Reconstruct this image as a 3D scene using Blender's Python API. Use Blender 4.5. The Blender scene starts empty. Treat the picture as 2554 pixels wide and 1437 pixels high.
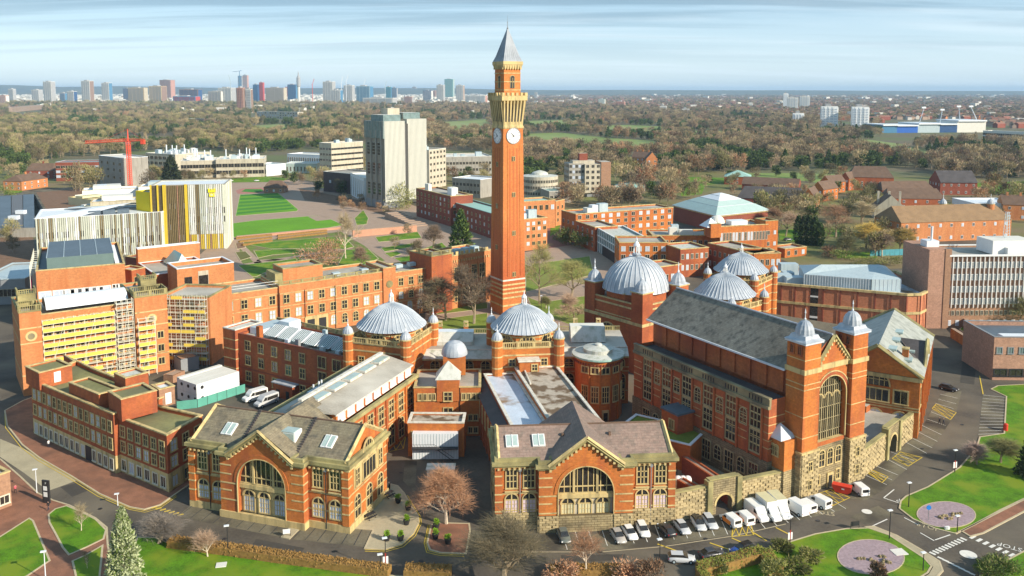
import bpy,math,random
from math import sin,cos,pi,radians,sqrt,atan2,hypot,floor
from mathutils import Vector,Matrix
R=random.Random(7)
scn=bpy.context.scene
COL=scn.collection
# camera, sky, sun
F=2100.0;PT=radians(6.0);H=75.0;CX=1277.0;CY=228+F*math.tan(PT)
cd=bpy.data.cameras.new('camera');cam=bpy.data.objects.new('camera',cd);COL.objects.link(cam)
cam.location=(0,0,H);cam.rotation_euler=(pi/2-PT,0,0)
cd.sensor_width=36;cd.lens=F/2554*36;cd.shift_y=-(718.5-CY)/2554;cd.clip_start=1;cd.clip_end=60000
scn.camera=cam
SUN_EL=radians(27);SAZ=Vector((0.85,-0.53,0)).normalized()
sd=bpy.data.lights.new('sun','SUN');sun=bpy.data.objects.new('sun',sd);COL.objects.link(sun)
sd.energy=4.4;sd.angle=radians(0.5);sd.color=(1.0,0.9,0.74)
sv=Vector((SAZ.x*cos(SUN_EL),SAZ.y*cos(SUN_EL),sin(SUN_EL)))
sun.rotation_euler=sv.to_track_quat('Z','Y').to_euler()
wd=bpy.data.worlds.new("World");scn.world=wd;wd.use_nodes=True
wn=wd.node_tree.nodes;wl=wd.node_tree.links;wn.clear()
out=wn.new('ShaderNodeOutputWorld');bg=wn.new('ShaderNodeBackground');bg.inputs[1].default_value=0.15
sky=wn.new('ShaderNodeTexSky');sky.sky_type='NISHITA';sky.sun_disc=False
sky.sun_elevation=SUN_EL;sky.sun_rotation=atan2(SAZ.x,SAZ.y);sky.air_density=1.0;sky.dust_density=0.6;sky.ozone_density=2.0
tc=wn.new('ShaderNodeTexCoord');sep=wn.new('ShaderNodeSeparateXYZ');wl.new(tc.outputs['Generated'],sep.inputs[0])
def wmath(op,a,b=None):
 n=wn.new('ShaderNodeMath');n.operation=op
 for i,q in enumerate((a,b)):
  if q is None:continue
  if isinstance(q,(int,float)):n.inputs[i].default_value=q
  else:wl.new(q,n.inputs[i])
 return n.outputs[0]
zz=wmath('ADD',wmath('MAXIMUM',sep.outputs[2],0.0),0.07)
cmb=wn.new('ShaderNodeCombineXYZ');wl.new(wmath('DIVIDE',sep.outputs[0],zz),cmb.inputs[0]);wl.new(wmath('DIVIDE',sep.outputs[1],zz),cmb.inputs[1])
def cloud(sx,sy,scale,lo,hi,off,rot=0.0,det=6):
 m=wn.new('ShaderNodeMapping');m.inputs['Scale'].default_value=(sx,sy,1);m.inputs['Location'].default_value=off;m.inputs['Rotation'].default_value=(0,0,rot)
 wl.new(cmb.outputs[0],m.inputs[0])
 n=wn.new('ShaderNodeTexNoise');n.inputs['Scale'].default_value=scale;n.inputs['Detail'].default_value=det;n.inputs['Roughness'].default_value=0.55;n.inputs['Distortion'].default_value=0.4
 wl.new(m.outputs[0],n.inputs['Vector'])
 r=wn.new('ShaderNodeMapRange');r.interpolation_type='SMOOTHSTEP';r.inputs[1].default_value=lo;r.inputs[2].default_value=hi;wl.new(n.outputs[0],r.inputs[0])
 return r.outputs[0]
def wmix(fac,a,b):
 n=wn.new('ShaderNodeMix');n.data_type='RGBA'
 if isinstance(fac,(int,float)):n.inputs[0].default_value=fac
 else:wl.new(fac,n.inputs[0])
 for i,q in((6,a),(7,b)):
  if isinstance(q,tuple):n.inputs[i].default_value=(*q,1)
  else:wl.new(q,n.inputs[i])
 return n.outputs[2]
hz=wn.new('ShaderNodeMapRange');hz.interpolation_type='SMOOTHSTEP';hz.inputs[1].default_value=0.0;hz.inputs[2].default_value=0.16;wl.new(sep.outputs[2],hz.inputs[0])
K=1/0.15
c1=wmix(hz.outputs[0],(0.44*K,0.56*K,0.645*K),(0.17*K,0.31*K,0.44*K))
skyc=wmix(0.78,sky.outputs[0],c1)
white=wmath('MULTIPLY',cloud(0.28,1.1,0.9,0.46,0.72,(3.1,1.7,0),0.10),0.6)
skyc=wmix(white,skyc,(0.56*K,0.65*K,0.70*K))
dark=wmath('MULTIPLY',wmath('MULTIPLY',cloud(0.22,1.3,1.1,0.44,0.62,(7.3,4.2,0),0.06),0.8),hz.outputs[0])
skyc=wmix(dark,skyc,(0.13*K,0.215*K,0.29*K))
wl.new(skyc,bg.inputs[0]);wl.new(bg.outputs[0],out.inputs[0])
scn.view_settings.view_transform='Standard';scn.view_settings.look='None'
scn.view_settings.exposure=0.7;scn.view_settings.gamma=1.0;scn.view_settings.use_curve_mapping=False
scn.render.resolution_x=1024;scn.render.resolution_y=576
scn.render.engine='CYCLES'
# photo geometry: ground points seen at a pixel
def at(x,y,z=0.0):
 u=(x-CX)/F;v=(CY-y)/F
 d=Vector((u,cos(PT)+v*sin(PT),-sin(PT)+v*cos(PT)));t=(z-H)/d.z
 return Vector((d.x*t,d.y*t))
def px(X,Y,Z=0.0):
 Z-=H;dep=Y*cos(PT)-Z*sin(PT);v=Y*sin(PT)+Z*cos(PT)
 return(CX+F*X/dep,CY-F*v/dep)
def zat(p,y):
 v=(CY-y)/F
 return H+p[1]*(-sin(PT)+v*cos(PT))/(cos(PT)+v*sin(PT))
def V2(*a):return Vector(a)
# materials
MAT={}
def mat(name,col,rough=0.85,var=0.12,scale=0.6,metal=0.0,bump=0.0,bscale=8.0,spec=0.3,col2=None,c2amt=(0.45,0.7),brick=None,streak=None,emit=None):
 if name in MAT:return MAT[name]
 m=bpy.data.materials.new(name);m.use_nodes=True;n=m.node_tree.nodes;l=m.node_tree.links
 b=n['Principled BSDF'];b.inputs['Roughness'].default_value=rough;b.inputs['Metallic'].default_value=metal
 b.inputs['Specular IOR Level'].default_value=spec
 g=n.new('ShaderNodeNewGeometry');pos=g.outputs['Position']
 def noise(s,d=4,vec=pos):
  q=n.new('ShaderNodeTexNoise');q.inputs['Scale'].default_value=s;q.inputs['Detail'].default_value=d;l.new(vec,q.inputs['Vector']);return q.outputs[0]
 def ramp(o,a,c):
  r=n.new('ShaderNodeMapRange');r.inputs[1].default_value=a;r.inputs[2].default_value=c;l.new(o,r.inputs[0]);return r.outputs[0]
 def mix(fac,a,c,blend='MIX'):
  q=n.new('ShaderNodeMix');q.data_type='RGBA';q.blend_type=blend
  if isinstance(fac,float):q.inputs[0].default_value=fac
  else:l.new(fac,q.inputs[0])
  for i,w in((6,a),(7,c)):
   if isinstance(w,tuple):q.inputs[i].default_value=(*w[:3],1)
   else:l.new(w,q.inputs[i])
  return q.outputs[2]
 lo=tuple(max(0,c*(1-var))for c in col);hi=tuple(min(1,c*(1+var))for c in col)
 c=mix(ramp(noise(scale),0.3,0.7),lo,hi)
 c=mix(ramp(noise(scale*9,2),0.25,0.75),mix(0.5,c,lo),mix(0.5,c,hi))
 hgt=None
 if col2 is not None:
  c=mix(ramp(noise(scale*0.35,6),*c2amt),c,col2)
 if brick is not None:c=mix(ramp(noise(1.7,3),0.35,0.7),mix(0.22,c,(0.05,0.03,0.02)),c)
 if streak is not None:
  mp=n.new('ShaderNodeMapping');mp.inputs['Scale'].default_value=(1,1,0.12);l.new(pos,mp.inputs[0])
  c=mix(ramp(noise(streak[1],5,mp.outputs[0]),0.48,0.75),c,streak[0])
 if brick is not None:
  sp=n.new('ShaderNodeSeparateXYZ');l.new(pos,sp.inputs[0])
  nr=n.new('ShaderNodeSeparateXYZ');l.new(g.outputs['Normal'],nr.inputs[0])
  def mth(op,a,d=None):
   q=n.new('ShaderNodeMath');q.operation=op
   for i,w in enumerate((a,d)):
    if w is None:continue
    if isinstance(w,float):q.inputs[i].default_value=w
    else:l.new(w,q.inputs[i])
   return q.outputs[0]
  uu=mth('SUBTRACT',mth('MULTIPLY',sp.outputs[1],nr.outputs[0]),mth('MULTIPLY',sp.outputs[0],nr.outputs[1]))
  cb=n.new('ShaderNodeCombineXYZ');l.new(uu,cb.inputs[0]);l.new(sp.outputs[2],cb.inputs[1])
  bt=n.new('ShaderNodeTexBrick');bt.inputs['Scale'].default_value=1.0;bt.inputs['Brick Width'].default_value=brick[0];bt.inputs['Row Height'].default_value=brick[1]
  bt.inputs['Mortar Size'].default_value=brick[1]*0.09;bt.inputs['Color1'].default_value=(1,1,1,1);bt.inputs['Color2'].default_value=(0.72,0.72,0.72,1)
  bt.inputs['Mortar'].default_value=(*brick[2],1);l.new(cb.outputs[0],bt.inputs['Vector'])
  c=mix(brick[3],c,bt.outputs[0],'MULTIPLY');hgt=bt.outputs['Fac']
 if name.startswith('twigs')or name=='evergreen_foliage':
  oi=n.new('ShaderNodeObjectInfo');c=mix(ramp(oi.outputs['Random'],0.0,1.0),mix(0.68,c,(0.03,0.03,0.02)),mix(0.3,c,tuple(min(1,q*1.9)for q in col)))
 if c is not None:l.new(c,b.inputs['Base Color'])
 if bump or hgt is not None:
  bp=n.new('ShaderNodeBump');bp.inputs['Distance'].default_value=0.05 if not hgt else 0.03
  if hgt is not None:bp.invert=True;bp.inputs['Strength'].default_value=0.6;l.new(hgt,bp.inputs['Height'])
  else:bp.inputs['Strength'].default_value=bump;l.new(noise(bscale,3),bp.inputs['Height'])
  l.new(bp.outputs[0],b.inputs['Normal'])
 MAT[name]=m;return m
OR=mat('orange_red_brick',(0.62,0.205,0.045),scale=0.25,var=0.2,streak=((0.40,0.11,0.04),0.5),brick=(0.9,0.3,(0.75,0.7,0.65),0.5),col2=(0.47,0.135,0.04))
RB=mat('red_brick',(0.50,0.145,0.05),scale=0.25,var=0.22,streak=((0.30,0.085,0.045),0.5),brick=(0.9,0.3,(0.75,0.7,0.65),0.5),col2=(0.36,0.085,0.035))
DB=mat('dark_red_brick',(0.30,0.085,0.05),scale=0.2,var=0.2,brick=(0.9,0.3,(0.8,0.7,0.65),0.5))
BB=mat('buff_brick',(0.42,0.24,0.15),scale=0.3,var=0.12,brick=(0.9,0.3,(0.8,0.75,0.7),0.5))
PB=mat('pink_brown_brick',(0.52,0.30,0.21),scale=0.3,var=0.2,brick=(0.6,0.22,(0.8,0.75,0.7),0.7))
ST=mat('cream_stone',(0.56,0.43,0.20),scale=0.5,var=0.14,bump=0.3,streak=((0.22,0.18,0.09),0.9))
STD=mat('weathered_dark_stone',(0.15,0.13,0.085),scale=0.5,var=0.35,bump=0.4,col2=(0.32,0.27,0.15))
STM=mat('mossy_stone',(0.36,0.31,0.14),scale=0.7,var=0.25,bump=0.4,col2=(0.16,0.14,0.07))
RU=mat('rusticated_stone',(0.44,0.35,0.19),scale=0.8,var=0.25,brick=(1.1,0.42,(0.25,0.22,0.18),0.9),col2=(0.20,0.165,0.10))
SB1=mat('stone_block_light',(0.47,0.37,0.20),scale=1.5,var=0.25,bump=0.4)
SB2=mat('stone_block_mid',(0.40,0.315,0.17),scale=1.5,var=0.25,bump=0.4)
SB3=mat('stone_block_dark',(0.31,0.245,0.135),scale=1.5,var=0.25,bump=0.4)
SLG=mat('grey_brown_slate',(0.27,0.225,0.15),scale=0.35,var=0.25,brick=(0.5,0.25,(0.6,0.6,0.6),0.6),col2=(0.30,0.27,0.17),streak=((0.11,0.10,0.08),0.7))
SLP=mat('pinkish_slate',(0.36,0.25,0.20),scale=0.3,var=0.16,brick=(0.5,0.25,(0.65,0.6,0.6),0.5),col2=(0.25,0.19,0.16),streak=((0.20,0.16,0.13),0.9))
SLH=mat('hall_grey_slate',(0.25,0.222,0.175),scale=0.25,var=0.25,brick=(0.5,0.25,(0.6,0.6,0.6),0.6),streak=((0.09,0.085,0.075),0.8),col2=(0.34,0.33,0.28),c2amt=(0.45,0.85))
SLD=mat('dark_slate',(0.085,0.075,0.075),scale=0.3,var=0.3,bump=0.3)
TIL=mat('brown_roof_tile',(0.15,0.095,0.065),scale=0.4,var=0.3,bump=0.3)
LEAD=mat('lead_sheet',(0.44,0.465,0.50),rough=0.5,scale=0.5,var=0.16,spec=0.5,col2=(0.30,0.335,0.385),streak=((0.27,0.31,0.36),0.8))
LEADS=mat('lead_seam',(0.52,0.57,0.62),rough=0.5,var=0.08,spec=0.6)
LEADL=mat('pale_lead',(0.55,0.55,0.50),rough=0.6,scale=0.5,var=0.15,streak=((0.32,0.34,0.26),0.9))
COP=mat('green_copper',(0.30,0.48,0.42),rough=0.6,scale=0.5,var=0.15)
STW=mat('white_weathered_coping',(0.66,0.62,0.54),scale=0.7,var=0.12,streak=((0.40,0.38,0.28),1.0))
FLT=mat('grey_flat_roof',(0.34,0.31,0.26),scale=0.25,var=0.25,col2=(0.50,0.47,0.41),bump=0.2)
FLM=mat('mossy_flat_roof',(0.23,0.22,0.09),scale=0.15,var=0.3,col2=(0.13,0.125,0.075),bump=0.2)
FLD=mat('dark_membrane_roof',(0.10,0.13,0.16),scale=0.1,var=0.25,rough=0.5)
FLP=mat('patchy_lichen_roof',(0.42,0.36,0.29),scale=0.9,var=0.3,col2=(0.15,0.10,0.06),c2amt=(0.47,0.56))
FLW=mat('wet_blue_roof',(0.52,0.60,0.70),scale=0.4,var=0.2,rough=0.3,col2=(0.25,0.18,0.12),c2amt=(0.5,0.58))
GRF=mat('sedum_green_roof',(0.16,0.20,0.03),scale=0.8,var=0.3,bump=0.5)
GL=mat('dark_window_glass',(0.03,0.028,0.025),rough=0.12,var=0.8,scale=1.4,spec=0.8)
GB=mat('pale_blinds_glass',(0.50,0.56,0.66),rough=0.25,var=0.15,scale=0.8,spec=0.6)
GG=mat('grey_green_glass',(0.16,0.23,0.23),rough=0.15,var=0.4,scale=0.5,spec=0.8)
GY=mat('greenhouse_glass',(0.38,0.47,0.44),rough=0.25,var=0.2,scale=0.5,spec=0.7)
WH=mat('white_paint',(0.76,0.76,0.74),rough=0.6,var=0.06)
WHM=mat('white_metal_sheet',(0.70,0.73,0.76),rough=0.4,var=0.07,scale=0.4)
GRM=mat('pale_grey_metal',(0.42,0.50,0.53),rough=0.45,var=0.08,scale=0.4,streak=((0.33,0.42,0.46),1.2))
BLK=mat('black_metal',(0.03,0.03,0.032),rough=0.5,var=0.2)
GRY=mat('grey_metal',(0.24,0.25,0.26),rough=0.5,var=0.15)
CON=mat('pale_concrete',(0.50,0.45,0.35),scale=0.4,var=0.12,bump=0.2,streak=((0.34,0.30,0.23),0.8))
CONG=mat('grey_concrete',(0.33,0.31,0.27),scale=0.3,var=0.15,bump=0.2,streak=((0.22,0.2,0.17),0.8))
CONW=mat('white_concrete',(0.66,0.64,0.58),scale=0.3,var=0.08)
ASP=mat('asphalt',(0.092,0.078,0.062),scale=0.2,var=0.35,col2=(0.165,0.138,0.10),c2amt=(0.4,0.7),bump=0.2)
ASPD=mat('fresh_asphalt',(0.04,0.042,0.05),scale=0.12,var=0.3,bump=0.2)
ASPY=mat('worn_parking_asphalt',(0.16,0.14,0.095),scale=0.3,var=0.35,col2=(0.07,0.06,0.045),c2amt=(0.45,0.6),bump=0.3)
PAV=mat('red_paving',(0.27,0.125,0.075),scale=0.6,var=0.3,brick=None,bump=0.2,col2=(0.17,0.085,0.055))
PAVP=mat('pale_pink_paving',(0.35,0.25,0.185),scale=0.3,var=0.15,bump=0.2)
PBF=mat('buff_paving',(0.42,0.36,0.24),scale=0.3,var=0.15,bump=0.2,col2=(0.30,0.26,0.17))
KRB=mat('kerb_stone',(0.48,0.40,0.26),scale=1.0,var=0.2)
GRS=mat('lawn_grass',(0.08,0.19,0.004),scale=0.45,var=0.55,bump=0.6,bscale=5,col2=(0.17,0.235,0.012),c2amt=(0.45,0.62))
GRB=mat('bright_turf',(0.12,0.29,0.008),scale=0.06,var=0.2,bump=0.5,bscale=4)
GRD=mat('dark_mown_turf',(0.05,0.20,0.015),scale=0.06,var=0.15,bump=0.5,bscale=4)
GRF2=mat('park_grass',(0.17,0.235,0.05),scale=0.01,var=0.3,col2=(0.26,0.29,0.11),c2amt=(0.4,0.7))
EARTH=mat('winter_ground',(0.14,0.115,0.065),scale=0.02,var=0.35,col2=(0.11,0.14,0.04),c2amt=(0.45,0.65),bump=0.3)
SOIL=mat('bare_soil',(0.19,0.11,0.065),scale=0.4,var=0.35,bump=0.5)
CHIP=mat('purple_stone_chippings',(0.33,0.25,0.27),scale=2.5,var=0.35,bump=0.8,bscale=3)
YEL=mat('yellow_line_paint',(0.62,0.44,0.06),var=0.15,scale=2)
WLN=mat('white_line_paint',(0.68,0.66,0.60),var=0.15,scale=2)
YB=mat('yellow_scaffold_board',(0.80,0.62,0.10),var=0.12,scale=0.7)
SCF=mat('galvanised_tube',(0.62,0.60,0.50),var=0.1,rough=0.5)
REDP=mat('red_paint',(0.62,0.05,0.025),rough=0.5,var=0.1)
PALE=mat('pale_yellow_paint',(0.60,0.55,0.34),rough=0.6,var=0.1)
BRK=mat('bark_grey_brown',(0.30,0.235,0.155),var=0.3,scale=2)
BRW=mat('pale_birch_bark',(0.62,0.52,0.40),var=0.25,scale=3)
TWO=mat('twigs_rust',(0.40,0.21,0.115),var=0.3,scale=0.8)
TWB=mat('twigs_tan',(0.36,0.28,0.155),var=0.3,scale=0.8)
TWG=mat('twigs_olive',(0.26,0.245,0.085),var=0.3,scale=0.8)
TWP=mat('twigs_purple_brown',(0.31,0.21,0.14),var=0.3,scale=0.8)
TWY=mat('twigs_willow_yellow',(0.50,0.34,0.07),var=0.25,scale=0.8)
EVG=mat('evergreen_foliage',(0.048,0.085,0.022),var=0.5,scale=0.6)
EVL=mat('light_conifer_foliage',(0.12,0.17,0.035),var=0.45,scale=0.8)
EVS=mat('silvery_conifer_foliage',(0.42,0.46,0.26),var=0.4,scale=1.5)
HDG=mat('beech_hedge_leaves',(0.27,0.155,0.045),var=0.45,scale=2.0)
HDL=mat('hedge_green_gold',(0.17,0.19,0.03),var=0.4,scale=1.2)
# mesh helpers
class MB:
 def __init__(s):s.v=[];s.f=[];s.m=[];s.mats=[]
 def mi(s,m):
  if m not in s.mats:s.mats.append(m)
  return s.mats.index(m)
 def face(s,pts,m):
  k=len(s.v);s.v+=[tuple(p)for p in pts];s.f.append(tuple(range(k,k+len(pts))));s.m.append(s.mi(m))
 def box(s,a,b,m,top=None):
  x0,y0,z0=(min(a[i],b[i])for i in range(3));x1,y1,z1=(max(a[i],b[i])for i in range(3))
  s.prism([(x0,y0),(x1,y0),(x1,y1),(x0,y1)],z0,z1,m,top)
 def prism(s,poly,z0,z1,m,top=None,cap=True,bottom=True):
  k=len(s.v);n=len(poly);j=s.mi(m)
  s.v+=[(p[0],p[1],z0)for p in poly]+[(p[0],p[1],z1)for p in poly]
  for i in range(n):
   q=(i+1)%n;s.f.append((k+i,k+q,k+n+q,k+n+i));s.m.append(j)
  if cap:s.f.append(tuple(range(k+n,k+2*n)));s.m.append(s.mi(top or m))
  if bottom:s.f.append(tuple(range(k+n-1,k-1,-1)));s.m.append(j)
 def ring(s,poly,z0,z1,out_,inn,m):
  a=offs(poly,out_);b=offs(poly,-inn);n=len(poly);k=len(s.v);j=s.mi(m)
  s.v+=[(*p,z0)for p in a]+[(*p,z1)for p in a]+[(*p,z1)for p in b]+[(*p,z0)for p in b]
  for i in range(n):
   q=(i+1)%n
   for r in range(4):
    t=(r+1)%4;s.f.append((k+r*n+i,k+r*n+q,k+t*n+q,k+t*n+i));s.m.append(j)
 def bar(s,a,b,r,m,sides=4,r2=None):
  a=Vector(a);b=Vector(b);d=b-a
  if d.length<1e-6:return
  d.normalize();x=d.orthogonal().normalized();y=d.cross(x);k=len(s.v);j=s.mi(m);r2=r if r2 is None else r2
  for(c,rr)in((a,r),(b,r2)):
   for i in range(sides):
    t=2*pi*(i+0.5)/sides;s.v.append(tuple(c+x*cos(t)*rr+y*sin(t)*rr))
  for i in range(sides):
   q=(i+1)%sides;s.f.append((k+i,k+q,k+sides+q,k+sides+i));s.m.append(j)
  if sides>3:
   s.f.append(tuple(range(k+sides,k+2*sides)));s.m.append(j);s.f.append(tuple(range(k+sides-1,k-1,-1)));s.m.append(j)
 def lathe(s,prof,n,m,c=(0,0,0),rot=0.0,flute=None):
  k=len(s.v);j=s.mi(m);N=len(prof)
  for(r,z)in prof:
   for i in range(n):
    t=rot+2*pi*i/n;rr=r*(flute(i)if flute else 1);s.v.append((c[0]+rr*cos(t),c[1]+rr*sin(t),c[2]+z))
  for a in range(N-1):
   for i in range(n):
    q=(i+1)%n;s.f.append((k+a*n+i,k+a*n+q,k+(a+1)*n+q,k+(a+1)*n+i));s.m.append(j)
  s.f.append(tuple(range(k+(N-1)*n,k+N*n)));s.m.append(j)
 def mesh(s,name,smooth=False):
  me=bpy.data.meshes.new(name);me.from_pydata(s.v,[],s.f)
  for m in s.mats:me.materials.append(m)
  if len(s.mats)>1:me.polygons.foreach_set('material_index',s.m)
  if smooth:me.polygons.foreach_set('use_smooth',[True]*len(s.f))
  me.update();return me
 def build(s,name,parent=None,smooth=False,loc=None,rz=0.0):
  return link(name,s.mesh(name,smooth),parent,loc,rz)
def offs(poly,d):
 n=len(poly);res=[]
 ar=sum(poly[i][0]*poly[(i+1)%n][1]-poly[(i+1)%n][0]*poly[i][1]for i in range(n));sg=1 if ar>0 else-1
 for i in range(n):
  p0=Vector(poly[i-1][:2]);p=Vector(poly[i][:2]);p1=Vector(poly[(i+1)%n][:2])
  a=(p-p0).normalized();b=(p1-p).normalized()
  na=Vector((a.y,-a.x))*sg;nb=Vector((b.y,-b.x))*sg;mm=na+nb
  if mm.length<1e-4:mm=na
  mm.normalize();res.append(tuple(p+mm*(d/max(0.35,mm.dot(na)))))
 return res
def link(name,data,parent=None,loc=None,rz=0.0):
 o=bpy.data.objects.new(name,data);COL.objects.link(o)
 if parent is not None:o.parent=parent
 if loc is not None:o.location=loc
 if rz:o.rotation_euler[2]=rz
 return o
def tag(o,label,cat,group=None,kind=None):
 if label:o['label']=label
 if cat:o['category']=cat
 if group:o['group']=group
 if kind:o['kind']=kind
 return o
def thing(name,label,cat,loc=(0,0,0),rz=0.0,group=None):
 return tag(link(name,None,None,(loc[0],loc[1],loc[2]if len(loc)>2 else 0),rz),label,cat,group)
def copy_thing(src,loc,rz,label=None,group=None):
 r=src.copy();COL.objects.link(r);r.location=loc;r.rotation_euler=(0,0,rz)
 if label:r['label']=label
 if group:r['group']=group
 for ch in list(src.children):
  c=ch.copy();COL.objects.link(c);c.parent=r
  for g in list(ch.children):
   d=g.copy();COL.objects.link(d);d.parent=c
 return r
# windows: a frame mesh and a pane mesh, shared
WC={}
def win_mesh(style,w,h,fm,gm):
 key=(style,round(w,2),round(h,2),fm.name,gm.name)
 if key in WC:return WC[key]
 fr=MB();pn=MB();t=0.13 if w<2.5 else 0.2;D=0.14
 arch=style in('arch','archblind','lunette');hs=h-w/2 if arch else h
 if style=='lunette':hs=0.0
 N=10
 def outline(e):
  if not arch:return[(-w/2-e,-e),(w/2+e,-e),(w/2+e,h+e),(-w/2-e,h+e)]
  pts=[(-w/2-e,-e if hs>0 else 0),(w/2+e,-e if hs>0 else 0)];r=w/2+e
  rr=(h-hs)/(w/2)
  pts+=[(r*cos(pi*i/N),hs+r*rr*sin(pi*i/N))for i in range(N+1)][(0 if hs>0 else 1):]
  if hs<=0:pts=pts[:-1]
  return pts
 o1=outline(t*1.6);o0=outline(0)
 n=len(o0);k=len(fr.v);j=fr.mi(fm)
 for(o,y)in((o1,0.03),(o1,-D),(o0,-D),(o0,0.0)):fr.v+=[(p[0],y,p[1])for p in o]
 for i in range(n):
  q=(i+1)%n
  for r in range(3):fr.f.append((k+r*n+i,k+r*n+q,k+(r+1)*n+q,k+(r+1)*n+i));fr.m.append(j)
 pn.face([(p[0],-0.02,p[1])for p in o0],gm)
 b=0.05 if w<1.6 else 0.07
 def vb(x,z0,z1,s=b):fr.box((x-s,-0.09,z0),(x+s,-0.03,z1),fm)
 def hb(z,x0=-w/2,x1=w/2,s=b):fr.box((x0,-0.09,z-s),(x1,-0.03,z+s),fm)
 if style=='sash':vb(0,0,h);hb(h*0.55)
 elif style=='plain':vb(0,0,h)
 elif style=='tall3':
  for q in(-w/6,w/6):vb(q,0,h,0.08)
  hb(h*0.36);hb(h*0.68)
 elif style=='tall2':vb(0,0,h,0.09);hb(h*0.33);hb(h*0.66)
 elif style=='wide':
  nn=max(2,int(w/1.1))
  for q in range(1,nn):vb(-w/2+w*q/nn,0,h)
 elif style in('arch',):vb(0,0,h);hb(hs);hb(hs*0.5)
 elif style=='archblind':
  vb(0,0,h,0.1);hb(hs,s=0.1);vb(-w/4,0,hs,0.03);vb(w/4,0,hs,0.03);hb(hs*0.33,s=0.03);hb(hs*0.66,s=0.03)
  pn=MB();pn.face([(-w/2,-0.025,0),(w/2,-0.025,0),(w/2,-0.025,hs),(-w/2,-0.025,hs)],gm);pn.face([(p[0],-0.02,p[1])for p in o0 if p[1]>=hs-1e-4],GL)
 elif style=='lunette':
  for q in(-w/3.2,-w/9,w/9,w/3.2):vb(q,0,h*sqrt(max(0,1-(q/(w/2))**2)))
  hb(h*0.45,-w*0.42,w*0.42)
 if not arch:fr.box((-w/2-t*2,-0.24,-0.22),(w/2+t*2,0.02,-0.06),fm)
 WC[key]=(fr.mesh('window'),pn.mesh('pane'));return WC[key]
def window(par,x,y,z,rz,style,w,h,fm,gm=None,split=True):
 gm=gm or GL
 a,b=win_mesh(style,w,h,fm,gm)
 o=link('window',a,par,(x,y,z),rz);link('pane',b,o);return o
def wmesh1(style,w,h,fm,gm):
 key=('one',style,round(w,2),round(h,2),fm.name,gm.name)
 if key not in WC:
  m=MB();t=0.12
  m.box((-w/2-t,-0.1,-t),(w/2+t,0.02,h+t),fm);m.face([(-w/2,-0.115,0),(w/2,-0.115,0),(w/2,-0.115,h),(-w/2,-0.115,h)],gm)
  if style=='plain':m.box((-0.05,-0.15,0),(0.05,-0.116,h),fm)
  WC[key]=m.mesh('window')
 return WC[key]
def row(par,p0,p1,n,z,w,h,style='sash',fm=None,gm=None,m0=None,m1=None,far=False,skip=(),alt=None):
 """n windows along the wall p0->p1 (outside on the right-hand side)"""
 fm=fm or ST;gm=gm or GL
 p0=Vector(p0[:2]);p1=Vector(p1[:2]);d=p1-p0;L=d.length;d=d/L;rz=atan2(d.y,d.x);nn=Vector((d.y,-d.x))
 m0=L/n/2 if m0 is None else m0;m1=m0 if m1 is None else m1
 for i in range(n):
  if i in skip:continue
  s=m0+(L-m0-m1)*(i/(n-1)if n>1 else 0.5)
  p=p0+d*s+nn*0.01
  g=alt if alt and R.random()<0.35 else gm
  if far:link('window',wmesh1(style,w,h,fm,g),par,(p.x,p.y,z),rz)
  else:window(par,p.x,p.y,z,rz,style,w,h,fm,g)
# buildings
class Bld:
 """an Empty at A whose local x runs from A to B and y away from the camera; parts are built in local metres"""
 def __init__(s,name,label,A,B=None,ang=None,cat='building',group=None):
  A=Vector(A[:2]);s.A=A
  s.ang=ang if ang is not None else atan2(B[1]-A.y,B[0]-A.x)
  s.w=(Vector(B[:2])-A).length if B is not None else 0
  s.e=thing(name,label,cat,(A.x,A.y,0),s.ang,group)
 def lo(s,p):
  q=Vector(p[:2])-s.A;return(q.x*cos(s.ang)+q.y*sin(s.ang),-q.x*sin(s.ang)+q.y*cos(s.ang))
 def P(s,x,y,z=0):return s.lo(at(x,y,z))
 def wo(s,u,v):return(s.A.x+u*cos(s.ang)-v*sin(s.ang),s.A.y+u*sin(s.ang)+v*cos(s.ang))
 def z(s,u,v,y):return zat(s.wo(u,v),y)
def ccw(poly):
 n=len(poly);a=sum(poly[i][0]*poly[(i+1)%n][1]-poly[(i+1)%n][0]*poly[i][1]for i in range(n))
 return list(poly)if a>0 else list(poly)[::-1]
def rect(u0,v0,u1,v1):return[(u0,v0),(u1,v0),(u1,v1),(u0,v1)]
def block(par,poly,z0,z1,wall,roof=None,par_h=0.7,cop=None,cop_h=0.2,out_=0.1,names=('wall','roof','coping')):
 poly=ccw(poly);roof=roof or FLT;cop=cop or ST
 w=MB();w.prism(poly,z0,z1-0.02,wall,cap=False,bottom=False)
 inn=offs(poly,-0.4)
 if par_h>0.05:w.prism(inn[::-1],z1-par_h,z1-0.02,wall,cap=False,bottom=False)
 w.build(names[0],par)
 r=MB();r.face([(*p,z1-par_h)for p in inn],roof);r.build(names[1],par)
 if cop_h:c=MB();c.ring(poly,z1-0.02,z1+cop_h,out_,0.5,cop);c.build(names[2],par)
 return poly
def bands(par,poly,zs,h=0.28,out_=0.05,m=None,name='stone_band'):
 poly=ccw(poly)
 for z in zs:
  b=MB();b.ring(poly,z,z+h,out_,0.05,m or ST);b.build(name,par)
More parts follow.
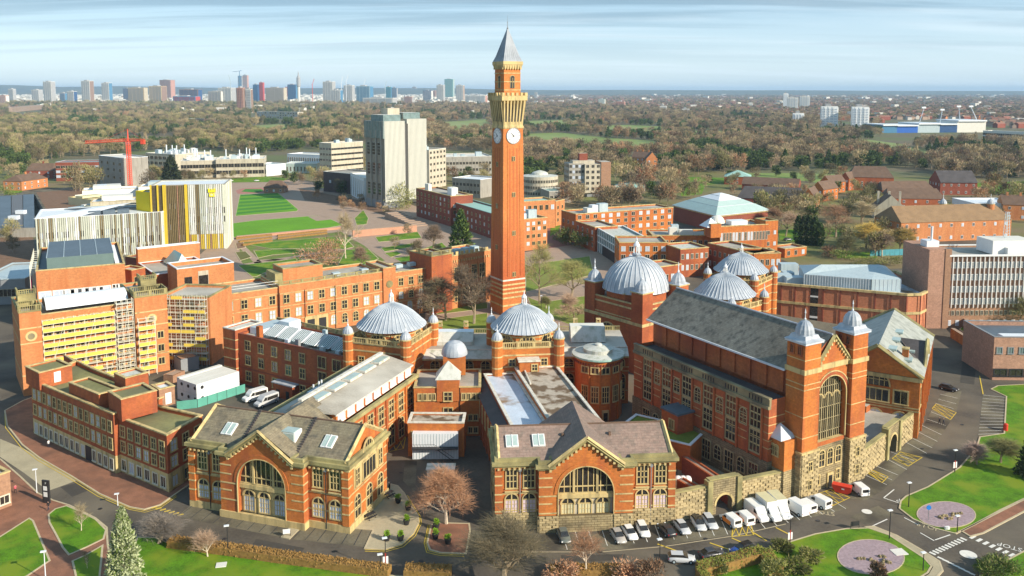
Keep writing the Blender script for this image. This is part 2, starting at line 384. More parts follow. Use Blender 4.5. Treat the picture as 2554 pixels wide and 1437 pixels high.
def gable_roof(par,u0,v0,u1,v1,ze,zr,m,axis='u',over=0.3,hip=0.0,name='roof',wall=None,coping=None,hip2=None):
 """ridge along axis; hip = inset of the ridge ends"""
 r=MB();h1=hip;h2=hip if hip2 is None else hip2;th=0.25
 if axis=='u':
  vm=(v0+v1)/2;a,b,c,d=(u0,v0-over,ze),(u1,v0-over,ze),(u1,v1+over,ze),(u0,v1+over,ze);e,f=(u0+h1,vm,zr),(u1-h2,vm,zr)
  r.face([a,b,f,e],m);r.face([c,d,e,f],m);s1=[d,a,e];s2=[b,c,f]
 else:
  um=(u0+u1)/2;a,b,c,d=(u0-over,v0,ze),(u1+over,v0,ze),(u1+over,v1,ze),(u0-over,v1,ze);e,f=(um,v0+h1,zr),(um,v1-h2,zr)
  r.face([d,a,e,f],m);r.face([b,c,f,e],m);s1=[a,b,e];s2=[c,d,f]
 r.face(s1,m if h1 else(wall or m));r.face(s2,m if h2 else(wall or m))
 r.face([(p[0],p[1],p[2]-0.01)for p in(a,b,c,d)][::-1],m)
 o=r.build(name,par)
 if coping:
  for(tri,hh)in((s1,h1),(s2,h2)):
   if hh:continue
   k=MB();A,B_,C=[Vector(t)for t in tri]
   for(p,q)in((A,C),(C,B_)):
    k.bar(p+Vector((0,0,0.1)),q+Vector((0,0,0.1)),0.38,coping)
   k.build('gable_coping',par)
 return o
def house(name,label,A,B,depth,ze,zr,wall,roof,axis='u',group=None,hip=0.0,wins=None,cat='building',wf=None,n=4,rows=((1.0,1.3),(3.8,1.3)),far=True,chim=0):
 b=Bld(name,label,A,B,group=group,cat=cat);w=b.w
 m=MB();m.prism(rect(0,0,w,depth),0,ze,wall,cap=False,bottom=False);m.build('wall',b.e)
 gable_roof(b.e,-0.3,0,w+0.3,depth,ze,zr,roof,axis,hip=hip,wall=wall)
 for(z,h)in rows:
  row(b.e,(0,0),(w,0),n,z,1.1,h,'plain',wf or WH,far=far,alt=GB)
  nd=max(1,int(depth/4.5));row(b.e,(w,0),(w,depth),nd,z,1.1,h,'plain',wf or WH,far=far);row(b.e,(0,depth),(0,0),nd,z,1.1,h,'plain',wf or WH,far=far)
 for i in range(chim):
  c=MB();x=w*(i+0.5)/chim;c.box((x-0.6,depth/2-0.5,ze),(x+0.6,depth/2+0.5,zr+1.6),wall);c.build('chimney',b.e)
 return b
def arch_wall(mb,u0,u1,v,z0,topf,c,r,zb,zs,m,reveal=0.7,N=14,axis=None,rm=None):
 """wall in the plane y=v with an arched opening (half width r, sill zb, springing zs) and its reveal"""
 X=lambda u,z,d=0.0:(u,v+d,z)
 mb.face([X(u0,z0),X(c-r,z0),X(c-r,topf(c-r)),X(u0,topf(u0))],m)
 mb.face([X(c+r,z0),X(u1,z0),X(u1,topf(u1)),X(c+r,topf(c+r))],m)
 if zb>z0:mb.face([X(c-r,z0),X(c+r,z0),X(c+r,zb),X(c-r,zb)],m)
 pts=[(c-r*cos(pi*i/N),zs+r*sin(pi*i/N))for i in range(N+1)]
 for i in range(N):
  (a,za),(b,zc)=pts[i],pts[i+1]
  mb.face([X(a,za),X(b,zc),X(b,topf(b)),X(a,topf(a))],m)
 ol=[(c-r,zb)]+pts+[(c+r,zb)]
 for i in range(len(ol)):
  (a,za),(b,zc)=ol[i],ol[(i+1)%len(ol)]
  mb.face([X(a,za),X(a,za,reveal),X(b,zc,reveal),X(b,zc)],rm or m)
def arch_ring(mb,c,v,zs,r0,r1,m,y0=-0.12,y1=0.02,N=18,legs=0.0):
 pts=[(cos(pi*i/N),sin(pi*i/N))for i in range(N+1)]
 for i in range(N):
  (a,sa),(b,sb)=pts[i],pts[i+1]
  q=[(c-a*r0,zs+sa*r0),(c-b*r0,zs+sb*r0),(c-b*r1,zs+sb*r1),(c-a*r1,zs+sa*r1)]
  mb.face([(p[0],v+y0,p[1])for p in q],m)
  mb.face([(q[3][0],v+y0,q[3][1]),(q[2][0],v+y0,q[2][1]),(q[2][0],v+y1,q[2][1]),(q[3][0],v+y1,q[3][1])],m)
  mb.face([(q[0][0],v+y0,q[0][1]),(q[1][0],v+y0,q[1][1]),(q[1][0],v+y1,q[1][1]),(q[0][0],v+y1,q[0][1])][::-1],m)
 if legs:
  for s in(-1,1):mb.box((c+s*r0,v+y0,zs-legs),(c+s*r1,v+y1,zs),m)
DM={}
def dome(par,c,z,r,h,nrib=32,lantern=2.6,prof=None,name='dome',mt=None,seg=32,key=None):
 prof=prof or[(1.03,-0.02),(1.0,0.02),(0.93,0.10),(0.82,0.28),(0.67,0.50),(0.50,0.69),(0.33,0.83),(0.17,0.93),(0.07,1.0)]
 m=MB();m.lathe([(a*r,b*h)for a,b in prof],seg,mt or LEAD,flute=None);o=m.build(name,par,True,(c[0],c[1],z))
 rk=(r,h,nrib,key)
 if rk not in DM:
  q=MB();w=max(0.04,r*0.007);pp=[(a*r,b*h)for a,b in prof]
  for i in range(len(pp)-1):
   (a,za),(b,zb)=pp[i],pp[i+1];w0=w*(0.4+0.6*a/r);w1=w*(0.4+0.6*b/r);e=w*1.7
   q.face([(a,-w0,za+0.0),(b,-w1,zb),(b+e,-w1,zb+e),(a+e,-w0,za+e)],LEADS)
   q.face([(a+e,-w0,za+e),(b+e,-w1,zb+e),(b+e,w1,zb+e),(a+e,w0,za+e)],LEADS)
   q.face([(a+e,w0,za+e),(b+e,w1,zb+e),(b,w1,zb),(a,w0,za)],LEADS)
  DM[rk]=q.mesh('seam')
 for i in range(nrib):link('seam',DM[rk],o,(0,0,0),2*pi*i/nrib+0.03)
 if lantern:
  L=lantern;q=MB();q.lathe([(0.30*L,0),(0.30*L,0.08*L),(0.2*L,0.14*L)],8,mt or LEAD)
  for i in range(8):t=2*pi*i/8;q.bar((0.2*L*cos(t),0.2*L*sin(t),0.12*L),(0.17*L*cos(t),0.17*L*sin(t),0.6*L),0.035*L,WH)
  q.lathe([(0.23*L,0.6*L),(0.21*L,0.68*L),(0.13*L,0.82*L),(0.04*L,0.92*L),(0.05*L,1.0*L),(0.01*L,1.2*L)],8,WHM)
  q.build('lantern',par,False,(c[0],c[1],z+h*prof[-1][1]-0.05*L))
 return o
TUR={}
def turret(par,c,zb,z1,r,brick,dz=None,square=False):
 """corner turret with little ribbed dome; round shaft unless square"""
 key=(round(zb,1),round(z1,1),r,brick.name,square)
 if key not in TUR:
  m=MB()
  if square:m.box((-r,-r,zb),(r,r,z1),brick)
  else:m.lathe([(r,zb),(r,z1)],12,brick)
  t=MB()
  if square:t.box((-r-0.25,-r-0.25,z1),(r+0.25,r+0.25,z1+0.35),ST)
  else:t.lathe([(r+0.15,z1),(r+0.15,z1+0.25)],12,ST)
  d=MB()
  rr=r*1.0
  if square:
   d.face([(-rr-.3,-rr-.3,z1+.35),(rr+.3,-rr-.3,z1+.35),(rr*.75,-rr*.75,z1+.8),(-rr*.75,-rr*.75,z1+.8)],LEAD)
   d.face([(rr+.3,-rr-.3,z1+.35),(rr+.3,rr+.3,z1+.35),(rr*.75,rr*.75,z1+.8),(rr*.75,-rr*.75,z1+.8)],LEAD)
   d.face([(rr+.3,rr+.3,z1+.35),(-rr-.3,rr+.3,z1+.35),(-rr*.75,rr*.75,z1+.8),(rr*.75,rr*.75,z1+.8)],LEAD)
   d.face([(-rr-.3,rr+.3,z1+.35),(-rr-.3,-rr-.3,z1+.35),(-rr*.75,-rr*.75,z1+.8),(-rr*.75,rr*.75,z1+.8)],LEAD)
  zb2=z1+(0.6 if square else 0.2)
  pf=[(1.02,0),(0.98,0.35),(0.82,0.78),(0.55,1.12),(0.25,1.34),(0.07,1.42)]
  d.lathe([(a*rr,zb2+b*rr)for a,b in pf],24,LEAD,flute=lambda i:1.0 if i%2 else 0.93)
  zt=zb2+1.4*rr
  f=MB();f.lathe([(0.12*r,zt),(0.2*r,zt+0.15*r),(0.09*r,zt+0.3*r),(0.05*r,zt+0.8*r),(0.1*r,zt+0.9*r),(0.015*r,zt+1.5*r)],6,WHM)
  TUR[key]=[x.mesh(n)for x,n in((m,'turret'),(t,'turret_cornice'),(d,'turret_dome'),(f,'finial'))]
 ms=TUR[key];o=link('turret',ms[0],par,(c[0],c[1],0));
 for n,me in zip(('turret_cornice','turret_dome','finial'),ms[1:]):link(n,me,o)
 return o
def balustrade(par,p0,p1,z,h=1.1,m=None,step=0.45,t=0.35,name='balustrade'):
 m=m or ST;p0=Vector(p0);p1=Vector(p1);d=p1-p0;L=d.length;d/=L;n=Vector((-d.y,d.x))
 b=MB()
 def slab(a0,a1,z0,z1,tt):
  q=[p0+d*a0-n*tt/2,p0+d*a1-n*tt/2,p0+d*a1+n*tt/2,p0+d*a0+n*tt/2];b.prism([tuple(x)for x in q],z0,z1,m)
 slab(0,L,z,z+0.18,t);slab(0,L,z+h-0.18,z+h,t)
 k=max(1,int(L/step));pier=8
 for i in range(k+1):
  s=L*i/k;slab(max(0,s-(0.25 if i%pier==0 else 0.08)),min(L,s+(0.25 if i%pier==0 else 0.08)),z+0.18,z+h-0.18,t*(1.1 if i%pier==0 else 0.5))
 b.build(name,par)
def stonework(par,p0,p1,z0,z1,sw=1.15,sh=0.42,lim=300,cnt=None,flip=False,holes=()):
 """blocks laid in courses on a wall plane p0->p1 (outside right-hand), each proud by its own amount"""
 p0=Vector(p0[:2]);p1=Vector(p1[:2]);d=p1-p0;L=d.length;d/=L;nn=Vector((d.y,-d.x));rz=atan2(d.y,d.x)
 nr=max(1,round((z1-z0)/sh));hh=(z1-z0)/nr;spare=MB();cnt=cnt if cnt is not None else[0]
 for r in range(nr):
  s=-sw*0.5*(r%2)
  while s<L-0.05:
   a=max(0,s);b=min(L,s+sw*R.choice((0.8,1.0,1.0,1.25)));s=s+sw
   b=min(b,s)
   if b-a<0.15:continue
   c=p0+d*(a+b)/2;zc=z0+r*hh
   if any(h0<(a+b)/2<h1 and hz0<zc+hh/2<hz1 for(h0,h1,hz0,hz1)in holes):continue
   w=round((b-a-0.06)*4)/4+0.19-0.06 if False else b-a-0.06
   pr=R.choice((0.10,0.15,0.20));mt=R.choice((SB1,SB1,SB2,SB2,SB3))
   if cnt[0]<lim:
    key=('stone',round(w,1),round(hh,2),pr,mt.name)
    if key not in WC:
     q=MB();x=round(w,1)/2-0.0;g=0.04
     q.v=[(-x,0,0.03),(x,0,0.03),(x,0,hh-0.03),(-x,0,hh-0.03),(-x+g,-pr,0.03+g),(x-g,-pr,0.03+g),(x-g,-pr,hh-0.03-g),(-x+g,-pr,hh-0.03-g)]
     q.f=[(4,5,6,7),(0,1,5,4),(1,2,6,5),(2,3,7,6),(3,0,4,7)];q.m=[0]*5;q.mats=[mt];WC[key]=q.mesh('stone')
    link('stone',WC[key],par,(c.x,c.y,zc),rz);cnt[0]+=1
   else:
    e=p0+d*(a+0.03);f=p0+d*(b-0.03)
    spare.prism([tuple(e),tuple(e+nn*pr),tuple(f+nn*pr),tuple(f)][::-1],zc+0.03,zc+hh-0.03,mt)
 if spare.v:o=spare.build('stonework',par);o['kind']='stuff'
 return cnt
# trees
def bare_tree_mesh(seed,h,spread,bark,twig,trunk=0.28,lv=4,twn=7,twl=0.9,tww=0.02,split=0.22,up=0.35,kids=(4,4,4,3)):
 r=random.Random(seed);T=MB();C=MB()
 def grow(p,d,L,rad,lev,lead=2):
  q=p+d*L;q=q+Vector((r.gauss(0,.04),r.gauss(0,.04),0))*L;T.bar(p,q,rad,bark,5 if lev<2 else 3,rad*0.62)
  if lev>=lv-1:
   for i in range(twn):
    s=p+d*L*r.uniform(0.2,1.0);dd=(d+Vector((r.gauss(0,.6),r.gauss(0,.6),r.gauss(0.05,.5)))).normalized();t=twl*r.uniform(.6,1.4)
    o=dd.orthogonal().normalized()*tww;e=s+dd*t
    C.face([s-o,s+o,e],twig)
    for k in range(2):
     s2=s+dd*t*r.uniform(.3,.8);d2=(dd+Vector((r.gauss(0,.6),r.gauss(0,.6),r.gauss(0,.5)))).normalized();o2=d2.orthogonal().normalized()*tww*.7
     C.face([s2-o2,s2+o2,s2+d2*t*.6],twig)
   return
  n=kids[min(lev,len(kids)-1)]
  for i in range(n):
   a=2*pi*(i+r.random()*.8)/n+lev;tilt=r.uniform(.4,.85)*spread if lev else r.uniform(.3,1.0)*spread
   x=d.orthogonal().normalized();y=d.cross(x);dd=(d*cos(tilt)+(x*cos(a)+y*sin(a))*sin(tilt)*0.95);dd.z+=up*(0.9 if lev else 0.5)*0.6;dd.normalize()
   s=p+d*L*(r.uniform(.45,1.0)if lev else r.uniform(.5,1.0))
   grow(s,dd,L*r.uniform(.55,.8),rad*r.uniform(.42,.58),lev+1)
  if lev==0 and lead:grow(q,(d+Vector((r.gauss(0,.1),r.gauss(0,.1),.1))).normalized(),L*.72,rad*.74,0,lead-1)
  elif lev==0 or r.random()<.7:grow(q,(d+Vector((r.gauss(0,.12),r.gauss(0,.12),.1))).normalized(),L*.85,rad*.6,lev+1)
 grow(Vector((0,0,0)),Vector((r.gauss(0,.03),r.gauss(0,.03),1)).normalized(),h*0.30,trunk,0)
 return T.mesh('trunk'),C.mesh('crown')
def puff_mesh(seed,h,w,bark,twig,n=520,card=0.75,base=0.25,shape='round',trunk=0.25,dens=1.0,thin=0.28,two=None):
 """distant tree: trunk, a few limbs and a loose crown of twig-spray cards"""
 r=random.Random(seed);M=MB();M.bar((0,0,0),(0,0,h*0.6),trunk,bark,4,trunk*.4)
 lobes=[(Vector((0,0,h*(base+1)/2)),1.0)]
 if shape=='round':
  for i in range(9):
   a=r.random()*2*pi;q=r.uniform(.3,.75);lobes.append((Vector((cos(a)*w/2*q*.8,sin(a)*w/2*q*.8,h*r.uniform(base+.12,.9))),r.uniform(.35,.6)))
  for(c,s)in lobes[1:7]:M.bar((0,0,h*base*.8),c,trunk*.45,bark,3,trunk*.1)
 for i in range(n):
  if shape=='round':
   c,s=r.choice(lobes[1:])if r.random()<.8 else lobes[0]
   v=Vector((r.gauss(0,1),r.gauss(0,1),r.gauss(0,1))).normalized()*(r.random()**.4);hz_=(h*(1-base)/2)*(1.0 if s==1 else s*.9)
   p=c+Vector((v.x*w/2*s*.95,v.y*w/2*s*.95,v.z*hz_));p.z=min(max(p.z,h*base*.7),h*1.03)
  elif shape=='cone':
   t=r.random()**1.4;a=r.random()*2*pi;rad=(w/2)*(1-t)**.62*(.5+.5*r.random())*(0.85+.15*sin(a*5+t*30));p=Vector((cos(a)*rad,sin(a)*rad,h*(base+(1-base)*t)))
  else:
   t=r.random();a=r.random()*2*pi;rad=(w/2)*(sin(pi*min(1,t*.9+.1))**.5)*(.4+.6*r.random());p=Vector((cos(a)*rad,sin(a)*rad,h*(base+(1-base)*t)))
  d=(p-Vector((0,0,h*.35))).normalized()+Vector((r.gauss(0,.5),r.gauss(0,.5),r.gauss(.2,.5)));d.normalize()
  o=d.orthogonal().normalized();o=o*cos(i)+d.cross(o)*sin(i);s=card*r.uniform(.6,1.4);tm=two if two and r.random()<.35 else twig
  M.face([p-o*s*thin,p+d*s*.5-o*s*thin*.2,p+d*s,p+o*s*thin],tm)
 return M.mesh('tree')
PU={}
def tree_proto(kind):
 if kind not in PU:
  s=hash_(kind)
  if kind.startswith('bare'):
   tw={'b':TWB,'o':TWO,'g':TWG,'p':TWP}[kind[4]];PU[kind]=puff_mesh(s,14,13,BRK,tw,1000,1.35,.2,thin=.15,two=TWB)
  elif kind=='poplar':PU[kind]=puff_mesh(s,19,5,BRK,TWB,420,1.5,.1,'column',thin=.12)
  elif kind=='ever':PU[kind]=puff_mesh(s,12,10,BRK,EVG,800,1.1,.12,thin=.42,two=EVL)
  elif kind=='cone':PU[kind]=puff_mesh(s,14,10,BRK,EVG,900,1.2,.06,'cone',thin=.4,two=EVL)
  elif kind=='cyp':PU[kind]=puff_mesh(s,10,3.4,BRK,EVG,650,.8,.03,'column',thin=.4)
  elif kind=='willow':PU[kind]=puff_mesh(s,10,10,BRK,TWY,900,1.1,.15,thin=.14,two=TWB)
  elif kind=='bush':PU[kind]=puff_mesh(s,3,4,BRK,TWB,260,.6,.02,thin=.22,trunk=.08,two=TWG)
  elif kind=='gbush':PU[kind]=puff_mesh(s,3,4,BRK,EVL,260,.6,.02,thin=.4,trunk=.08,two=EVG)
 return PU[kind]
def hash_(k):return sum(ord(c)*(i+3)for i,c in enumerate(k))
# ground, roads, lawns
def structure(o,label=None):o['kind']='structure';return o
def smooth_poly(pts,n=4):
 res=[];N=len(pts)
 for i in range(N):
  p0,p1,p2,p3=(Vector(pts[(i+k)%N])for k in(-1,0,1,2))
  for j in range(n):
   t=j/n;res.append(0.5*((2*p1)+(p2-p0)*t+(2*p0-5*p1+4*p2-p3)*t*t+(3*p1-p0-3*p2+p3)*t**3))
 return[tuple(p)for p in res]
def gpoly(pts,sm=False):
 w=[tuple(at(x,y))for x,y in pts]
 return ccw(smooth_poly(w)if sm else w)
def fill(name,pts,m,z,h=0.0,sm=False,kerb=None,world=False,parent=None,kw=0.3):
 w=ccw(pts)if world else gpoly(pts,sm)
 b=MB()
 if h:b.prism(w,z-0.3,z+h,m,bottom=False)
 else:b.face([(*p,z)for p in w],m)
 bm_tri(b)
 o=b.build(name,parent)
 if parent is None:structure(o)
 if kerb:
  k=MB();k.ring(w,z-0.3,z+h+0.02,kw,0.0,kerb);k.build('kerb',o)
 return o
def bm_tri(b):
 from mathutils.geometry import tessellate_polygon
 f2=[];m2=[]
 for f,m in zip(b.f,b.m):
  if len(f)>4:
   for t in tessellate_polygon([[Vector(b.v[i])for i in f]]):f2.append(tuple(f[i]for i in t));m2.append(m)
  else:f2.append(f);m2.append(m)
 f3=[]
 for f in f2:
  a,c,d=(Vector(b.v[f[i]])for i in(0,1,2));n=(c-a).cross(d-a)
  f3.append(f[::-1]if abs(n.z)>0.9*n.length and n.z<0 else f)
 b.f=f3;b.m=m2
g=MB();S=1500
xs=[-30000,-12000,-6000,-3000,-1500,-600,0,600,1500,3000,6000,12000,30000];ys=[-400,0,200,400,700,1200,2000,3500,6000,10000,16000,30000]
for i in range(len(xs)-1):
 for j in range(len(ys)-1):g.face([(xs[i],ys[j],0),(xs[i+1],ys[j],0),(xs[i+1],ys[j+1],0),(xs[i],ys[j+1],0)],EARTH)
ground=structure(g.build('ground'))
def ridge(name,Y,prof,m,dep=3000):
 b=MB();P=[]
 for x,y in prof:
  X=(x-CX)/F*Y;P.append((X,max(2,H+(228-y)/F*Y)))
 for i in range(len(P)-1):
  (a,za),(c,zc)=P[i],P[i+1]
  b.face([(a,Y-dep,-1),(c,Y-dep,-1),(c,Y,zc),(a,Y,za)],m);b.face([(a,Y,za),(c,Y,zc),(c,Y+dep,-1),(a,Y+dep,-1)],m)
 return structure(b.build(name))
FARM=mat('far_hill_woods',(0.075,0.085,0.055),var=0.4,scale=0.002,col2=(0.12,0.12,0.07))
rr=random.Random(3)
ridge('hills',13500,[(x,y+rr.uniform(-1,1))for x,y in((-900,214),(-300,212),(-60,211),(60,213),(160,217),(300,216),(430,218),(560,219),(700,221),(850,220),(1000,219),(1120,220),(1250,223),(1400,225),(1550,224),(1750,226),(2000,225),(2200,226),(2450,227),(2900,228),(3500,229))],FARM)
campus=fill('road',[(-500,1650),(-400,900),(-60,700),(-80,600),(300,590),(560,600),(1000,560),(1500,560),(2100,560),(2700,600),(3000,900),(3200,1650)],ASP,0.03)
fill('road',[(-200,545),(-200,500),(0,476),(150,468),(330,462),(420,456),(560,452),(900,470),(1100,500),(1200,520),(1180,540),(1080,520),(880,490),(560,468),(330,478),(160,500),(80,560)],ASPY,0.02)
fill('pavement',[(60,1000),(14,1025),(20,1062),(58,1110),(100,1142),(180,1188),(250,1232),(325,1265),(360,1271),(398,1260),(452,1222),(560,1150),(400,1000),(200,950)],PAV,0.03,0.12,kerb=KRB)
fill('pavement',[(-300,1075),(-60,1120),(0,1148),(50,1192),(92,1232),(130,1250),(170,1262),(235,1294),(264,1318),(266,1360),(274,1400),(280,1437),(300,1560),(-300,1560)],PAV,0.03,0.10,kerb=KRB)
PZ=[.036]
def lawn(pts,m=None,z=0.13,h=0.06,sm=False,kerb=KRB):return fill('lawn',pts,m or GRS,z,h,sm,kerb)
lawn([(124,1285),(140,1272),(165,1265),(200,1280),(237,1299),(262,1325),(256,1346),(215,1366),(174,1384),(160,1368),(140,1330),(126,1305)])
lawn([(-200,1400),(0,1343),(72,1297),(80,1302),(100,1350),(121,1401),(68,1437),(-100,1520)])
lawn([(184,1402),(215,1388),(253,1366),(250,1400),(246,1437),(240,1500),(200,1500),(192,1437)])
lawn([(345,1343),(384,1344),(430,1362),(600,1392),(830,1422),(960,1438),(1140,1450),(1160,1560),(300,1560),(284,1437),(288,1390),(330,1378)],z=0.03,h=0.12)
lawn([(1745,1432),(1830,1408),(1900,1380),(1960,1358),(2035,1335),(2110,1322),(2165,1320),(2215,1337),(2262,1368),(2305,1396),(2322,1415),(2312,1432),(2280,1452),(2230,1560),(1740,1560)],z=0.03,h=0.12,sm=False)
fill('pavement',[(2165,1317),(2180,1316),(2235,1338),(2300,1376),(2340,1402),(2348,1424),(2325,1450),(2290,1560),(2235,1560),(2283,1452),(2316,1432),(2326,1415),(2307,1394),(2264,1366),(2217,1335)],PBF,0.03,0.14,kerb=KRB)
lawn([(2438,1119),(2396,1168),(2316,1217),(2262,1240),(2249,1252),(2246,1270),(2280,1296),(2334,1319),(2382,1331),(2427,1309),(2493,1273),(2750,1150),(2750,950),(2490,964),(2474,972),(2512,990),(2507,1083),(2446,1092)],z=0.03,h=0.12)
fill('path',[(2402,1327),(2560,1247),(2750,1157),(2750,1180),(2560,1272),(2450,1330),(2420,1338)],PAV,0.03,0.12,kerb=KRB)
lawn([(2448,1437),(2500,1408),(2560,1376),(2750,1280),(2750,1560),(2420,1560)],z=0.03,h=0.12)
lawn([(2420,800),(2440,805),(2478,860),(2475,892),(2455,885),(2430,850),(2395,822)],z=0.03,h=0.12)
lawn([(2385,800),(2600,720),(2750,760),(2750,850),(2480,850)],z=0.02,h=0.12)
fill('patio',[(965,1208),(990,1214),(1006,1232),(1022,1262),(1040,1288),(1042,1305),(1028,1332),(1000,1358),(960,1370),(913,1368),(934,1322),(860,1316)],PBF,0.03,0.12,kerb=KRB)
fill('patio',[(1078,1312),(1090,1307),(1168,1309),(1170,1326),(1160,1381),(1100,1379),(1075,1372),(1068,1356)],PAV,0.03,0.12,kerb=KRB)
def parking(name,pts,lines,m=ASPY,z=0.05,lm=None,lw=0.12):
 o=fill(name,pts,m,z);
 for(a,b)in lines:paint(o,a,b,lw,lm or WLN)
 return o
def paint(par,a,b,w,m,z=0.075,name='painted_line'):
 A=at(*a)if len(a)==2 else Vector(a[:2]);B=at(*b)if len(b)==2 else Vector(b[:2]);d=(B-A).normalized();n=Vector((-d.y,d.x))*w/2
 q=MB();q.face([(*(A-n),z),(*(B-n),z),(*(B+n),z),(*(A+n),z)],m);return q.build(name,par)
def lerp(a,b,t):return(a[0]+(b[0]-a[0])*t,a[1]+(b[1]-a[1])*t)
def baylines(a0,a1,b0,b1,n):return[(lerp(a0,a1,i/n),lerp(b0,b1,i/n))for i in range(n+1)]
parking('parking_bay',[(487,1253),(742,1297),(703,1341),(440,1290)],baylines((489,1256),(740,1299),(445,1289),(703,1339),9),lm=ASPD)
parking('parking_bay',[(766,1303),(932,1323),(915,1366),(726,1346)],baylines((768,1306),(930,1325),(730,1345),(913,1364),6),lm=ASPD)
fill('steps',[(742,1294),(768,1300),(722,1347),(700,1342)],PBF,0.05,0.16)
parking('parking_bay',[(1178,1322),(1240,1334),(1500,1333),(1700,1318),(1800,1296),(1818,1336),(1650,1362),(1500,1374),(1165,1372)],baylines((1400,1325),(1800,1300),(1415,1372),(1815,1334),12))
parking('parking_bay',[(1800,1296),(1960,1262),(2075,1246),(2120,1268),(2020,1292),(1880,1326),(1822,1336)],baylines((1850,1288),(2075,1248),(1880,1326),(2110,1270),8))
parking('parking_bay',[(2110,1245),(2160,1190),(2290,1085),(2345,985),(2400,970),(2385,1030),(2335,1105),(2262,1170),(2200,1225),(2160,1248)],[((2150,1182),(2212,1210)),((2165,1172),(2225,1198)),((2178,1160),(2240,1186)),((2205,1142),(2262,1172)),((2222,1128),(2280,1150)),((2260,1104),(2312,1132)),((2272,1092),(2325,1118)),((2290,1078),(2338,1102)),((2300,1062),(2348,1085)),((2312,1046),(2358,1062)),((2322,1028),(2368,1046)),((2332,1006),(2378,1020)),((2340,996),(2385,1008)),((2345,984),(2388,994))])
parking('parking_bay',[(2452,984),(2510,990),(2508,1083),(2440,1088),(2446,1030)],baylines((2452,986),(2440,1084),(2510,992),(2506,1082),12))
def hatch(pts,n=6):
 c=campus
 for i in range(4):paint(c,pts[i],pts[(i+1)%4],0.16,YEL,0.085)
 for i in range(n):
  paint(c,lerp(pts[0],pts[1],i/n),lerp(pts[3],pts[2],(i+1)/n),0.14,YEL,0.09);paint(c,lerp(pts[0],pts[1],(i+1)/n),lerp(pts[3],pts[2],i/n),0.14,YEL,0.094)
hatch([(1830,1305),(1870,1298),(1880,1335),(1825,1340)],3)
hatch([(2015,1240),(2072,1222),(2120,1242),(2065,1268)],4)
hatch([(2155,1174),(2165,1168),(2215,1190),(2200,1205)],3);hatch([(2225,1145),(2246,1128),(2300,1142),(2265,1164)],3)
hatch([(2325,1020),(2335,1008),(2385,1030),(2370,1048)],3)
hatch([(975,1095),(1012,1088),(1006,1120),(968,1128)],2)
def line_path(pts,w,m,z=0.085,off=0.0):
 for i in range(len(pts)-1):paint(campus,pts[i],pts[i+1],w,m,z)
for d in(0,4):
 line_path([(16-d,1028+d),(18-d,1064+d),(56-d,1112+d),(98-d,1145+d),(178-d,1191+d),(248-d,1235+d),(323,1268+d),(362,1275+d),(400,1264+d),(440,1236+d)],0.14,YEL)
 line_path([(1012+d,1236),(1028+d,1264),(1045+d,1290),(1047+d,1306),(1032+d,1334+d),(1002+d,1361+d),(960,1374+d),(910,1372+d)],0.14,YEL)
 line_path([(1072-d,1310),(1062-d,1356),(1068-d,1375+d),(1098,1383+d),(1158,1385+d)],0.14,YEL)
line_path([(1190,1378),(1500,1378),(1660,1364),(1830,1338),(1960,1308)],0.18,KRB)
line_path([(2443,938),(2452,984)],0.25,YEL)
for a,b in(((1640,1358),(1690,1376)),((1770,1355),(1825,1374)),((1825,1343),(1880,1367)),((1935,1317),(1970,1335)),((1880,1330),(1912,1350))):paint(campus,a,b,0.28,YEL,0.085)
for i in range(7):paint(campus,(385+i*11-8,1268+i*3.2),(400+i*11-8,1264+i*3.2),0.5,YEL,0.088)
for a,b in(((2204,1243),(2230,1222)),((2204,1243),(2243,1256)),((2172,1315),(2213,1296)),((2332,1348),(2370,1335)),((2330,1350),(2295,1330)),((2290,1310),(2255,1292))):paint(campus,a,b,0.22,WLN,0.085)
def disc(name,c,r,m,z,par=None,n=20,squash=1.0):
 p=at(*c);q=MB();q.face([(p.x+r*cos(2*pi*i/n),p.y+r*squash*sin(2*pi*i/n),z)for i in range(n)],m);return q.build(name,par)
ASR=mat('asphalt_repair',(.068,.06,.05),var=.2)
for pts,m_ in(([(0,1095),(60,1120),(130,1160),(190,1200),(120,1225),(60,1180),(0,1140)],PBF),([(150,1215),(200,1203),(225,1222),(180,1240)],ASR),([(1010,1150),(1040,1150),(1035,1230),(1005,1200)],ASPY),([(2120,1290),(2190,1262),(2230,1285),(2160,1310)],ASPY),([(1400,1385),(1560,1383),(1560,1398),(1400,1402)],ASR),([(2400,900),(2435,905),(2430,960),(2395,955)],ASR),([(640,1345),(760,1368),(750,1380),(630,1358)],ASR)):
 PZ[0]+=.003;fill('road_patch',pts,m_,PZ[0],parent=campus)
for c_ in((250,1270),(560,1345),(800,1385),(1050,1400),(1330,1390),(1760,1345),(2040,1300),(2120,1330),(2300,1120),(2400,1060),(700,1035),(1000,1180)):disc('manhole_cover',c_,.38,BLK,.09,campus,10)
for i in range(11):
 a=lerp((2318,1378),(2395,1342),i/10);paint(campus,a,(a[0]+16,a[1]+7),0.5,WLN,0.085)
for i in range(8):
 a=lerp((2420,1344),(2510,1385),i/5.5);paint(campus,a,(a[0]+12,a[1]-6),0.55,WLN,0.085)
for i in range(7):
 a=lerp((2338,1390),(2418,1430),i/6);paint(campus,a,(a[0]+14,a[1]+6),0.45,WLN,0.085)
disc('painted_disc',(2162,1277),0.9,WLN,0.085,campus);disc('painted_disc',(2415,1384),1.3,WLN,0.085,campus);disc('painted_disc',(2360,1025),1.1,ASPY,0.085,campus)
